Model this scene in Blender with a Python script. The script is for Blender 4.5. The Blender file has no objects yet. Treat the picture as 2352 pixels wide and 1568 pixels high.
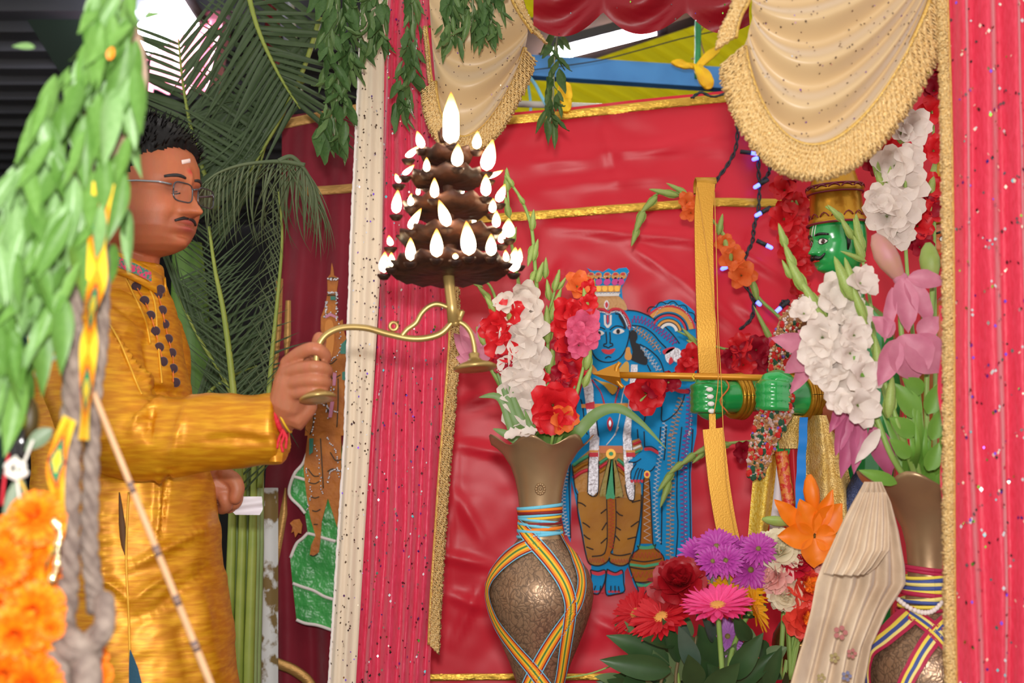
import bpy, bmesh, math, random
from mathutils import Vector, Matrix, noise
random.seed(7)
R = random.random
def U(a, b): return random.uniform(a, b)
scn = bpy.context.scene
COL = scn.collection
PI = math.pi

# ------------------------------------------------------------------ camera
FPX = 3231.0
PITCH = math.radians(5.0)
CAM = Vector((0, 0, 1.10))
cam_data = bpy.data.cameras.new('camera')
cam_data.sensor_width = 36.0
cam_data.lens = FPX / 2352.0 * 36.0
cam_data.clip_start = 0.05
cam_data.dof.use_dof = True
cam_data.dof.focus_distance = 2.75
cam_data.dof.aperture_fstop = 4.2
cam = bpy.data.objects.new('camera', cam_data)
COL.objects.link(cam)
cam.location = CAM
cam.rotation_euler = (PI / 2 + PITCH, 0, 0)
scn.camera = cam

# ------------------------------------------------------------------ light
world = bpy.data.worlds.new('world')
scn.world = world
world.use_nodes = True
bg = world.node_tree.nodes['Background']
bg.inputs['Color'].default_value = (1.0, 0.93, 0.88, 1)
bg.inputs['Strength'].default_value = 0.78
fl = bpy.data.lights.new('camera_flash', 'AREA')      # the photographer's flash, above the lens
fl.shape = 'RECTANGLE'; fl.size = 0.09; fl.size_y = 0.06
fl.energy = 32.0
fl.color = (1.0, 0.97, 0.94)
flo = bpy.data.objects.new('camera_flash', fl)
COL.objects.link(flo)
flo.location = CAM + Vector((-0.015, -0.02, 0.16))
flo.rotation_euler = (PI / 2 + math.radians(3), 0, 0)
vs = scn.view_settings
vs.view_transform = 'Standard'; vs.look = 'None'; vs.gamma = 1.0; vs.use_curve_mapping = False
vs.exposure = 0.35

# ------------------------------------------------------------------ helpers
def P(px, py, d):
    """point seen at photo pixel (px, py) on the vertical plane y = d"""
    x = (px - 1176.0) / FPX; v = (784.0 - py) / FPX
    yy = math.cos(PITCH) - v * math.sin(PITCH)
    zz = math.sin(PITCH) + v * math.cos(PITCH)
    k = d / yy
    return CAM + Vector((x * k, d, zz * k))
def S(d): return d / FPX
def lin(c):
    return tuple((x / 255 / 12.92) if x / 255 <= 0.04045 else ((x / 255 + 0.055) / 1.055) ** 2.4 for x in c[:3]) + (1.0,)
_M = {}
def M(name, c=None, rough=0.5, metal=0.0, spec=0.5, bump=None, var=None, emit=None, sheen=0.0, trans=0.0, sss=0.0,
      stretch=(1, 1, 1), coat=0.0, aniso=0.0, alpha=1.0, transl=0.0, engrave=None):
    """procedural principled material; bump=(scale,strength,dist) var=(scale, second colour, contrast)"""
    if name in _M: return _M[name]
    m = bpy.data.materials.new(name); m.use_nodes = True
    nt = m.node_tree; b = nt.nodes['Principled BSDF']
    b.inputs['Base Color'].default_value = lin(c)
    b.inputs['Roughness'].default_value = rough
    b.inputs['Metallic'].default_value = metal
    b.inputs['Specular IOR Level'].default_value = spec
    b.inputs['Sheen Weight'].default_value = sheen
    b.inputs['Coat Weight'].default_value = coat
    b.inputs['Anisotropic'].default_value = aniso
    b.inputs['Transmission Weight'].default_value = trans
    b.inputs['Alpha'].default_value = alpha
    if sss:
        b.inputs['Subsurface Weight'].default_value = sss
        b.inputs['Subsurface Radius'].default_value = (0.01, 0.004, 0.002)
        b.inputs['Subsurface Scale'].default_value = 0.6
    if emit:
        b.inputs['Emission Color'].default_value = lin(emit[0]); b.inputs['Emission Strength'].default_value = emit[1]
    tc = mp = None
    if bump or var:
        tc = nt.nodes.new('ShaderNodeTexCoord'); mp = nt.nodes.new('ShaderNodeMapping')
        mp.inputs['Scale'].default_value = stretch
        nt.links.new(tc.outputs['Object'], mp.inputs['Vector'])
    if var:
        n = nt.nodes.new('ShaderNodeTexNoise'); n.inputs['Scale'].default_value = var[0]; n.inputs['Detail'].default_value = 4
        nt.links.new(mp.outputs[0], n.inputs['Vector'])
        cr = nt.nodes.new('ShaderNodeValToRGB')
        k = var[2] if len(var) > 2 else 0.15
        cr.color_ramp.elements[0].position = 0.5 - k; cr.color_ramp.elements[0].color = lin(c)
        cr.color_ramp.elements[1].position = 0.5 + k; cr.color_ramp.elements[1].color = lin(var[1])
        nt.links.new(n.outputs['Fac'], cr.inputs[0]); nt.links.new(cr.outputs[0], b.inputs['Base Color'])
    if engrave:
        tc2 = nt.nodes.new('ShaderNodeTexCoord'); nn = nt.nodes.new('ShaderNodeTexNoise'); nn.inputs['Scale'].default_value = 40
        mxv = nt.nodes.new('ShaderNodeMixRGB'); mxv.inputs[0].default_value = 0.035
        vo = nt.nodes.new('ShaderNodeTexVoronoi'); vo.feature = 'DISTANCE_TO_EDGE'; vo.inputs['Scale'].default_value = engrave[0]
        nt.links.new(tc2.outputs['Object'], nn.inputs['Vector']); nt.links.new(tc2.outputs['Object'], mxv.inputs[1]); nt.links.new(nn.outputs['Color'], mxv.inputs[2])
        mp2 = nt.nodes.new('ShaderNodeMapping'); mp2.inputs['Scale'].default_value = (1, 1, 0.6); mp2.inputs['Rotation'].default_value = (0.3, 0.6, 0)
        nt.links.new(mxv.outputs[0], mp2.inputs[0]); nt.links.new(mp2.outputs[0], vo.inputs['Vector'])
        cr2 = nt.nodes.new('ShaderNodeValToRGB'); cr2.color_ramp.elements[0].position = 0.02; cr2.color_ramp.elements[1].position = 0.12
        cr2.color_ramp.elements[0].color = lin(engrave[1]); cr2.color_ramp.elements[1].color = lin(c)
        nt.links.new(vo.outputs['Distance'], cr2.inputs[0]); nt.links.new(cr2.outputs[0], b.inputs['Base Color'])
        bp2 = nt.nodes.new('ShaderNodeBump'); bp2.inputs['Strength'].default_value = 0.5; bp2.inputs['Distance'].default_value = 0.002
        nt.links.new(vo.outputs['Distance'], bp2.inputs['Height']); nt.links.new(bp2.outputs[0], b.inputs['Normal'])
    if bump:
        n = nt.nodes.new('ShaderNodeTexNoise'); n.inputs['Scale'].default_value = bump[0]; n.inputs['Detail'].default_value = 3
        nt.links.new(mp.outputs[0], n.inputs['Vector'])
        bp = nt.nodes.new('ShaderNodeBump'); bp.inputs['Strength'].default_value = bump[1]
        bp.inputs['Distance'].default_value = bump[2] if len(bump) > 2 else 0.005
        nt.links.new(n.outputs['Fac'], bp.inputs['Height']); nt.links.new(bp.outputs[0], b.inputs['Normal'])
    if transl:
        out = nt.nodes['Material Output']
        tb = nt.nodes.new('ShaderNodeBsdfTranslucent'); mx = nt.nodes.new('ShaderNodeMixShader')
        mx.inputs[0].default_value = transl
        src = b.inputs['Base Color']
        if src.is_linked: nt.links.new(src.links[0].from_socket, tb.inputs['Color'])
        else: tb.inputs['Color'].default_value = lin(c)
        nt.links.new(b.outputs[0], mx.inputs[1]); nt.links.new(tb.outputs[0], mx.inputs[2]); nt.links.new(mx.outputs[0], out.inputs[0])
    _M[name] = m
    return m

WM = {}
I4 = Matrix.Identity(4)
def attach(o, parent, world=None):
    world = world if world is not None else I4
    if parent is not None:
        o.parent = parent
        o.matrix_parent_inverse = WM[parent].inverted()
    o.matrix_basis = world
    WM[o] = world.copy()
    return o
def tag(o, label=None, cat=None, group=None, kind=None):
    if label: o['label'] = label
    if cat: o['category'] = cat
    if group: o['group'] = group
    if kind: o['kind'] = kind
    return o
def thing(name, label, cat, loc, group=None):
    o = bpy.data.objects.new(name, None); COL.objects.link(o)
    o.empty_display_size = 0.05
    attach(o, None, Matrix.Translation(Vector(loc)))
    return tag(o, label, cat, group)
def mesh(name, vf, mats=None, smooth=True, idx=None):
    v, f = vf[0], vf[1]
    me = bpy.data.meshes.new(name)
    me.from_pydata([tuple(x) for x in v], [], f)
    if mats is not None:
        for m in (mats if isinstance(mats, (list, tuple)) else [mats]): me.materials.append(m)
    if idx: me.polygons.foreach_set('material_index', idx)
    if smooth: me.polygons.foreach_set('use_smooth', [True] * len(me.polygons))
    me.update()
    return me
def put(name, me, parent=None, world=None, **kw):
    o = bpy.data.objects.new(name, me); COL.objects.link(o)
    attach(o, parent, world)
    return tag(o, **kw) if kw else o
def obj(name, vf, m, parent=None, smooth=True, idx=None, **kw):
    return put(name, mesh(name, vf, m, smooth, idx), parent, None, **kw)
def sharp(o, ang=40):
    """auto-smooth by angle without operators"""
    me = o.data
    bm = bmesh.new(); bm.from_mesh(me)
    for e in bm.edges:
        if len(e.link_faces) == 2 and e.calc_face_angle(0) > math.radians(ang): e.smooth = False
    bm.to_mesh(me); bm.free()
    return o
def comb(items):
    V, F = [], []
    for it in items:
        v, f = it[0], it[1]; mtx = it[2] if len(it) > 2 else None
        o = len(V)
        V += [mtx @ Vector(p) for p in v] if mtx is not None else list(v)
        F += [tuple(i + o for i in q) for q in f]
    return V, F
def combm(items):
    """items (verts, faces, material index) -> verts, faces, index list"""
    V, F, X = [], [], []
    for v, f, k in items:
        o = len(V); V += list(v); F += [tuple(i + o for i in q) for q in f]; X += [k] * len(f)
    return V, F, X
def lerp(a, b, t): return a + (b - a) * t
def crom(pts, n=6, closed=False):
    """Catmull-Rom through points (tuples or Vectors of any size)"""
    pts = [tuple(p) for p in pts]; N = len(pts); out = []
    rng = range(N) if closed else range(N - 1)
    for i in rng:
        if closed: p0, p1, p2, p3 = pts[(i - 1) % N], pts[i], pts[(i + 1) % N], pts[(i + 2) % N]
        else: p0, p1, p2, p3 = pts[max(i - 1, 0)], pts[i], pts[i + 1], pts[min(i + 2, N - 1)]
        for k in range(n):
            t = k / n
            out.append(tuple(0.5 * ((2 * b) + (c - a) * t + (2 * a - 5 * b + 4 * c - d) * t * t + (3 * b - a - 3 * c + d) * t ** 3)
                             for a, b, c, d in zip(p0, p1, p2, p3)))
    if not closed: out.append(pts[-1])
    return out
def tube(pts, rad, n=8, cap=True, flat=1.0, up=None):
    """sweep a ring along points; rad number or list; flat squashes the second axis"""
    pts = [Vector(p) for p in pts]; N = len(pts)
    if not isinstance(rad, (list, tuple)): rad = [rad] * N
    V, F = [], []
    prev = None
    for i in range(N):
        t = (pts[min(i + 1, N - 1)] - pts[max(i - 1, 0)])
        t = t.normalized() if t.length > 1e-9 else Vector((0, 0, 1))
        if prev is None:
            a = Vector(up) if up is not None else (Vector((0, 1, 0)) if abs(t.y) < 0.9 else Vector((1, 0, 0)))
        else: a = prev
        x = a - t * a.dot(t)
        x = x.normalized() if x.length > 1e-6 else t.orthogonal().normalized()
        prev = x
        y = t.cross(x)
        for k in range(n):
            th = 2 * PI * k / n
            V.append(pts[i] + x * (math.cos(th) * rad[i] * flat) + y * (math.sin(th) * rad[i]))
    for i in range(N - 1):
        for k in range(n):
            a = i * n + k; b = i * n + (k + 1) % n
            F.append((a, b, b + n, a + n))
    if cap:
        F.append(tuple(range(n - 1, -1, -1))); F.append(tuple(range((N - 1) * n, N * n)))
    return V, F
def round_tube(pts, rad, n=10):
    """tube with hemispherical ends (fingers, limbs)"""
    pts = [Vector(p) for p in pts]
    rad = list(rad) if isinstance(rad, (list, tuple)) else [rad] * len(pts)
    a = (pts[0] - pts[1]).normalized(); b = (pts[-1] - pts[-2]).normalized()
    st, sr, en, er = [], [], [], []
    for k in (0.98, 0.85, 0.5):
        st.append(pts[0] + a * rad[0] * k); sr.append(rad[0] * math.sqrt(max(1 - k * k, 0.01)))
    for k in (0.5, 0.85, 0.98):
        en.append(pts[-1] + b * rad[-1] * k); er.append(rad[-1] * math.sqrt(max(1 - k * k, 0.01)))
    return tube(st + pts + en, sr + rad + er, n)
def lathe(prof, n=32, c=(0, 0, 0), wob=None):
    """prof [(r,z)] around the z axis through c; wob(theta,i,r,z)->(r,z)"""
    V, F = [], []
    for i, (r, z) in enumerate(prof):
        for k in range(n):
            th = 2 * PI * k / n
            rr, zz = wob(th, i, r, z) if wob else (r, z)
            V.append(Vector((c[0] + rr * math.cos(th), c[1] + rr * math.sin(th), c[2] + zz)))
    for i in range(len(prof) - 1):
        for k in range(n):
            a = i * n + k; b = i * n + (k + 1) % n
            F.append((a, b, b + n, a + n))
    return V, F
def box(c, s):
    c = Vector(c); x, y, z = s[0] / 2, s[1] / 2, s[2] / 2
    V = [c + Vector(p) for p in ((-x, -y, -z), (x, -y, -z), (x, y, -z), (-x, y, -z), (-x, -y, z), (x, -y, z), (x, y, z), (-x, y, z))]
    return V, [(0, 3, 2, 1), (4, 5, 6, 7), (0, 1, 5, 4), (1, 2, 6, 5), (2, 3, 7, 6), (3, 0, 4, 7)]
def beam(a, b, w, h):
    """rectangular bar from a to b"""
    a, b = Vector(a), Vector(b); t = (b - a).normalized()
    x = t.cross(Vector((0, 0, 1))).normalized(); y = x.cross(t)
    V = [p + x * sx * w / 2 + y * sy * h / 2 for p in (a, b) for sx, sy in ((-1, -1), (1, -1), (1, 1), (-1, 1))]
    return V, [(3, 2, 1, 0), (4, 5, 6, 7), (0, 1, 5, 4), (1, 2, 6, 5), (2, 3, 7, 6), (3, 0, 4, 7)]
def sphere(c, r, nu=12, nv=8, sc=(1, 1, 1)):
    V, F = [], []
    c = Vector(c)
    for i in range(nv + 1):
        ph = PI * i / nv
        for k in range(nu):
            th = 2 * PI * k / nu
            V.append(c + Vector((r * sc[0] * math.sin(ph) * math.cos(th), r * sc[1] * math.sin(ph) * math.sin(th), r * sc[2] * math.cos(ph))))
    for i in range(nv):
        for k in range(nu):
            a = i * nu + k; b = i * nu + (k + 1) % nu
            F.append((a, a + nu, b + nu, b))
    return V, F
def interp(tab, x):
    """piecewise-linear table [(x, a, b, ...)] -> tuple"""
    if x <= tab[0][0]: return tab[0][1:]
    for p, q in zip(tab, tab[1:]):
        if x <= q[0]:
            t = (x - p[0]) / (q[0] - p[0])
            return tuple(lerp(a, b, t) for a, b in zip(p[1:], q[1:]))
    return tab[-1][1:]
def sheet(rows, d, nu, nv, rip=None, dtop=None):
    """cloth between left/right photo edges rows [(py, xl, xr)] at depth d(u,v) or number; rip(u,v,px,py)->depth offset"""
    V, F = [], []
    y0, y1 = rows[0][0], rows[-1][0]
    for j in range(nv + 1):
        py = lerp(y0, y1, j / nv); xl, xr = interp(rows, py)
        for i in range(nu + 1):
            px = lerp(xl, xr, i / nu)
            dd = d(i / nu, j / nv) if callable(d) else d
            p = P(px, py, dd)
            if rip: p.y += rip(i / nu, j / nv, px, py)
            V.append(p)
    w = nu + 1
    for j in range(nv):
        for i in range(nu):
            a = j * w + i
            F.append((a, a + w, a + w + 1, a + 1))
    return V, F
def nz(x, y=0, z=0): return noise.noise(Vector((x, y, z)))
def patch(pts, d, th, smooth=0, bulge=0.0):
    """flat applique outline (photo pixels) lying at depth d, thickness th towards the viewer; smooth = spline steps"""
    if smooth: pts = crom(pts, smooth, True)
    bm = bmesh.new()
    vs_ = [bm.verts.new(P(x, y, d)) for x, y in pts]
    f = bm.faces.new(vs_)
    f.normal_update()
    if f.normal.y > 0: f.normal_flip()
    r = bmesh.ops.extrude_face_region(bm, geom=[f])
    nv = [e for e in r['geom'] if isinstance(e, bmesh.types.BMVert)]
    bmesh.ops.translate(bm, verts=nv, vec=Vector((0, -th, 0)))
    bmesh.ops.triangulate(bm, faces=[f for f in bm.faces if len(f.verts) > 4], ngon_method='EAR_CLIP')
    bmesh.ops.recalc_face_normals(bm, faces=bm.faces[:])
    bm.verts.index_update()
    V = [v.co.copy() for v in bm.verts]; F = [tuple(v.index for v in f.verts) for f in bm.faces]
    bm.free()
    return V, F
def cord(pts, d, rpx, smooth=4, n=5, closed=False):
    """stitched cord following photo pixels on the plane at depth d"""
    if smooth: pts = crom(pts, smooth, closed)
    if closed: pts = list(pts) + [pts[0]]
    return tube([P(x, y, d) for x, y in pts], rpx * S(d), n)
def frame(pos, dirv, nrm, sc=1.0):
    """matrix with local Y along dirv and local Z towards nrm"""
    y = Vector(dirv).normalized(); z = Vector(nrm); z = z - y * z.dot(y)
    z = z.normalized() if z.length > 1e-6 else y.orthogonal().normalized()
    x = y.cross(z)
    s = sc if isinstance(sc, (list, tuple)) else (sc, sc, sc)
    m = Matrix.Identity(4)
    for i in range(3):
        m[i][0] = x[i] * s[0]; m[i][1] = y[i] * s[1]; m[i][2] = z[i] * s[2]; m[i][3] = pos[i]
    return m
def petal(L=1.0, W=0.4, shape='petal', bend=0.5, cup=0.3, ruf=0.0, rf=3.0, nu=7, nv=4, ph=0.0, twist=0.0, base=0.12):
    """one petal or leaf: length +Y, width X, face +Z"""
    V, F = [], []
    y = z = 0.0
    for i in range(nu + 1):
        s = i / nu
        th = bend * s if not callable(bend) else bend(s)
        if i: y += math.cos(th) * L / nu; z += math.sin(th) * L / nu
        if shape == 'petal': w = base + (1 - base) * math.sin(PI * min(s * 0.92 + 0.04, 1) ** 0.9) ** 0.8 if s < 0.98 else 0.35
        elif shape == 'leaf': w = max(0.02, math.sin(PI * (0.03 + 0.97 * s ** 0.8)) ** 0.9)
        elif shape == 'blade': w = max(0.03, (1 - s) ** 0.7 * min(1, 0.5 + 3 * s))
        elif shape == 'round': w = base + (1 - base) * min(1, math.sin(PI * min(1, s * 0.62)) ) * (1 if s < 0.85 else 1 - ((s - 0.85) / 0.15) ** 2 * 0.55)
        elif shape == 'strap': w = min(1, 0.5 + 2 * s) * (1 if s < 0.8 else max(0.15, 1 - ((s - 0.8) / 0.2) ** 2))
        w *= W / 2
        for k in range(nv + 1):
            t = -1 + 2 * k / nv
            h = cup * w * t * t + ruf * math.sin(rf * 2 * PI * s + ph + (1.7 if t > 0 else 0)) * abs(t) ** 1.5 * min(1, s * 2)
            tw = twist * s
            x0 = w * t
            V.append(Vector((x0 * math.cos(tw), y - math.sin(th) * h + 0.0, z + math.cos(th) * h + x0 * math.sin(tw))))
    w_ = nv + 1
    for i in range(nu):
        for k in range(nv):
            a = i * w_ + k
            F.append((a, a + 1, a + w_ + 1, a + w_))
    return V, F
def rotz(a): return Matrix.Rotation(a, 4, 'Z')
def rotx(a): return Matrix.Rotation(a, 4, 'X')
def roty(a): return Matrix.Rotation(a, 4, 'Y')
def remesh(vf, voxel, smooth=2, mats=None, name='body'):
    """fuse overlapping closed shapes into one continuous skin"""
    me = bpy.data.meshes.new(name)
    me.from_pydata([tuple(v) for v in vf[0]], [], vf[1])
    me.update()
    o = bpy.data.objects.new('tmp', me); COL.objects.link(o)
    m = o.modifiers.new('r', 'REMESH'); m.mode = 'VOXEL'; m.voxel_size = voxel
    if smooth:
        m2 = o.modifiers.new('s', 'SMOOTH'); m2.factor = 0.5; m2.iterations = smooth
    dg = bpy.context.evaluated_depsgraph_get()
    out = bpy.data.meshes.new_from_object(o.evaluated_get(dg))
    bpy.data.objects.remove(o)
    out.name = name
    out.polygons.foreach_set('use_smooth', [True] * len(out.polygons))
    if mats:
        out.materials.clear()
        for q in (mats if isinstance(mats, (list, tuple)) else [mats]): out.materials.append(q)
    return out
# ------------------------------------------------------------------ the setting
def struct(name, vf, m, parent=None, smooth=False):
    o = obj(name, vf, m, parent, smooth)
    if parent is None: o['kind'] = 'structure'
    return o
floor = struct('floor', box((0, 4.5, -0.05), (10, 12, 0.1)), M('floor_concrete', (92, 84, 76), 0.8, bump=(30, 0.3), var=(6, (110, 100, 92))))
M('dark_panel', (58, 58, 64), 0.7, var=(3, (44, 46, 50)), bump=(10, 0.2))
# rear yellow wall of corrugated sheeting sloping up behind the shrine
YEL = M('yellow_sheet', (232, 222, 40), 0.45, spec=0.4, var=(2.5, (214, 204, 30), 0.3), transl=0.5)
SHADE = M('grey_sheet', (88, 90, 96), 0.6, var=(2.0, (66, 70, 76), 0.3))
def corrugated(a, b, c, d_, n, depth, nrm):
    """quad a-b (bottom) c-d (top) with n ridges across a->b"""
    V, F = [], []
    a, b, c, d_ = map(Vector, (a, b, c, d_)); nrm = Vector(nrm)
    prof = []
    for i in range(n):
        for s, h in ((0.0, 0), (0.42, 0), (0.5, 1), (0.92, 1)): prof.append(((i + s) / n, h))
    prof.append((1.0, 0))
    for t, h in prof:
        V.append(a.lerp(b, t) + nrm * h * depth); V.append(d_.lerp(c, t) + nrm * h * depth)
    for i in range(len(prof) - 1): F.append((2 * i, 2 * i + 2, 2 * i + 3, 2 * i + 1))
    return V, F
vf = corrugated((-3.9, 3.55, 2.72), (3.4, 3.55, 2.72), (6.8, 9.4, 2.72), (-0.5, 9.4, 2.72), 60, 0.016, (0, 0, -1))
bm = bmesh.new(); me_ = mesh('tmp_sheet', vf, YEL, False); bm.from_mesh(me_)
for co, no in (((-0.4, 0, 0), (-1, 0, 0)), ((3.4, 0, 0), (1, 0, 0))):
    bmesh.ops.bisect_plane(bm, geom=bm.verts[:] + bm.edges[:] + bm.faces[:], plane_co=co, plane_no=no, clear_outer=True)
bm.to_mesh(me_); bm.free(); me_.name = 'ceiling'
ceil_y = put('ceiling', me_, kind='structure')
wall_back = struct('wall_back', box((0, 9.5, 1.35), (10, 0.1, 2.8)), M('dark_panel'))
wall_right = struct('wall_right', box((3.45, 6.5, 1.35), (0.1, 6, 2.8)), M('dark_panel'))
# dark tin roof over the left side
roof = struct('ceiling_left', corrugated((-4.5, 3.55, 2.76), (-4.5, 9.4, 2.76), (-0.4, 9.4, 2.76), (-0.4, 3.55, 2.76), 24, 0.05, (0, 0, -1)), SHADE)
wall_left = struct('wall_left', box((-4.5, 6.5, 1.35), (0.1, 6, 2.8)), M('dark_panel'))
# brown hall beam above the tube light
brn = M('brown_beam', (88, 66, 52), 0.7, var=(8, (66, 50, 42)))
struct('trim_1', beam(P(1080, 160, 4.4), P(1680, -40, 4.4), 0.12, 0.16), brn)
struct('trim_2', beam(P(80, -60, 5.0), P(260, 230, 5.0), 0.02, 0.22), M('dark_green_board', (24, 44, 30), 0.7))

# tube light: fixture with end cap and glowing tube
def tube_light(name, a, b, d, label, strength, r=0.016):
    A, B = P(*a, d), P(*b, d)
    t = thing(name, label, 'tube light', (A + B) / 2)
    for k in (0.2, 0.8):
        q = A.lerp(B, k); obj('hanger', tube([q + Vector((0, 0, 0.03)), Vector((q.x, q.y, 2.72))], 0.004, 6), M('cap_dark', (70, 52, 48), 0.5), t)
    up = Vector((0, 0, 0.035))
    obj('batten', beam(A + up, B + up, 0.05, 0.03), M('batten_dark', (60, 54, 52), 0.5), t, False)
    obj('tube', tube([A, A.lerp(B, 0.5), B], r, 12), M('tube_glow', (255, 255, 255), 0.4, emit=((245, 240, 255), strength)), t)
    ax = (B - A).normalized()
    for p, s in ((A, -1), (B, 1)):
        obj('end_cap', tube([p - ax * s * 0.005, p + ax * s * 0.03], r * 1.3, 12), M('cap_dark', (70, 52, 48), 0.5), t)
    return t
tube_light('tube_light', (1262, 131), (1508, 68), 4.2, 'glowing white tube light under the brown beam above the red backdrop', 90.0)
tube_light('tube_light', (318, 96), (440, 22), 4.9, 'bright white tube light behind the palm fronds above the man', 22.0, 0.055)

# blue steel beam, pipe, rods, ties above the backdrop
o = obj('blue_beam', beam(P(1150, 150, 4.05), P(1760, 190, 4.05), 0.05, 0.062), M('blue_paint', (70, 148, 226), 0.35, var=(6, (56, 128, 205))), None, False)
tag(o, 'bright blue painted steel beam crossing above the red backdrop', 'beam')
o = obj('white_pipe', tube([P(1120, 236, 3.7), P(1500, 250, 3.7)], 0.009, 10), M('pipe_white', (196, 196, 188), 0.5))
tag(o, 'thin off-white pipe behind the top edge of the red backdrop', 'pipe')
o = obj('white_post', tube([P(1266, 168, 3.75), P(1262, 250, 3.75)], 0.007, 8), M('pipe_white'))
tag(o, 'short white rope-wrapped post rising from the white pipe under the blue beam', 'post')
pts = [P(1606 - 4 * k / 10, -190 + 37.0 * k, 3.81) for k in range(11)]
o = obj('green_rope', tube(pts, [0.0085 + 0.001 * (k % 2) for k in range(11)], 8), M('rope_green', (52, 150, 96), 0.6, bump=(120, 0.6)))
tag(o, 'green rope hanging vertically beside the yellow cloth knot', 'rope')
o = obj('wire', tube([P(x, y, 3.85) for x, y in crom([(1205, 163), (1290, 152), (1380, 138), (1480, 112), (1560, 90), (1640, 72)], 4)], 0.0018, 6), M('wire_dark', (44, 52, 56), 0.5))
tag(o, 'thin dark wire stretched above the blue beam', 'wire')
o = obj('twine', tube([P(x, y, 3.85) for x, y in crom([(1638, 45), (1618, 60), (1608, 80), (1612, 105), (1618, 130), (1600, 134), (1588, 135)], 4)], 0.0022, 6), M('twine_brown', (150, 118, 84), 0.8))
tag(o, 'brown twine looped beside the green rope', 'twine')
# yellow cloth ties
def crumple(outline, d, th, m, name, parent, amp=0.01, sub=3):
    """small knotted cloth lobe with real thickness and crumples"""
    vf = patch(outline, d, th, 4)
    bm = bmesh.new()
    vs_ = [bm.verts.new(v) for v in vf[0]]
    for f in vf[1]:
        try: bm.faces.new([vs_[i] for i in f])
        except ValueError: pass
    bmesh.ops.subdivide_edges(bm, edges=bm.edges[:], cuts=sub, use_grid_fill=True)
    for v in bm.verts: v.co.y += amp * nz(v.co.x * 60, v.co.z * 60, 3)
    bm.verts.index_update()
    out = [v.co.copy() for v in bm.verts], [tuple(v.index for v in f.verts) for f in bm.faces]
    bm.free()
    return obj(name, out, m, parent)
YC = M('yellow_cloth', (255, 214, 24), 0.6, var=(20, (250, 190, 10)))
t = thing('cloth_tie', 'yellow cloth knot with three loose ends tied to the green rope', 'cloth tie', P(1600, 160, 3.8))
crumple([(1540, 146), (1556, 138), (1580, 146), (1600, 150), (1612, 158), (1590, 160), (1560, 156)], 3.8, 0.012, YC, 'loose_end', t)
crumple([(1596, 156), (1606, 138), (1626, 118), (1650, 110), (1652, 120), (1636, 136), (1616, 152), (1606, 162)], 3.79, 0.014, YC, 'loose_end', t)
crumple([(1592, 152), (1612, 154), (1634, 176), (1637, 200), (1622, 206), (1606, 190)], 3.78, 0.014, YC, 'loose_end', t)
t = thing('cloth_tie', 'frayed yellow cloth knot tied on the top edge of the red backdrop', 'cloth tie', P(1295, 240, 3.3))
crumple([(1284, 200), (1296, 194), (1308, 200), (1314, 226), (1306, 238), (1288, 238), (1279, 224)], 3.425, 0.03, YC, 'knot', t)
crumple([(1290, 234), (1308, 234), (1312, 248), (1304, 262), (1290, 258)], 3.415, 0.03, YC, 'loose_end', t)
BC = M('blue_twine', (122, 196, 226), 0.5)
t = thing('plastic_string', 'pale blue plastic string wound on the end of the blue beam and hanging down', 'string', P(1212, 160, 3.9))
obj('string_end', tube([P(x, y, 3.7) for x, y in crom([(1207, 165), (1214, 200), (1219, 240), (1218, 268)], 4)], 0.004, 6, flat=0.3), BC, t)
obj('string_end', tube([P(x, y, 3.68) for x, y in crom([(1207, 165), (1228, 192), (1244, 222), (1262, 254), (1270, 264)], 4)], 0.005, 6, flat=0.3), BC, t)
for k in range(4): obj('string_turn', tube([P(1204 + 5 * k, 142, 3.99), P(1206 + 5 * k, 170, 3.99)], 0.003, 6), BC, t)
# pink and red cloth behind the palm with its glow
o = obj('pink_cloth', sheet([(-60, 438, 530), (60, 432, 526), (100, 350, 520), (210, 335, 500)], 5.05, 40, 10, lambda u, v, x, y: 0.04 * math.sin(u * 26 + 0.5 * v)), M('pink_satin', (250, 168, 182), 0.5))
tag(o, 'pink pleated cloth hanging behind the palm fronds beside the bright tube light', 'cloth')
o = obj('silver_strip', sheet([(-40, 622, 672), (180, 672, 690), (232, 668, 700)], 4.2, 6, 6, lambda u, v, x, y: 0.02 * math.sin(u * 6)), M('silver_cloth', (176, 180, 190), 0.35, metal=0.3))
tag(o, 'silver-grey strip hanging behind the palm fronds', 'strip')
o = obj('dark_red_strip', sheet([(-40, 600, 632), (150, 618, 650), (236, 640, 676)], 4.25, 6, 6, lambda u, v, x, y: 0.02 * math.sin(u * 7)), M('maroon_strip', (128, 30, 40), 0.6))
tag(o, 'dark red cloth strip hanging behind the palm fronds', 'strip')

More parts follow.
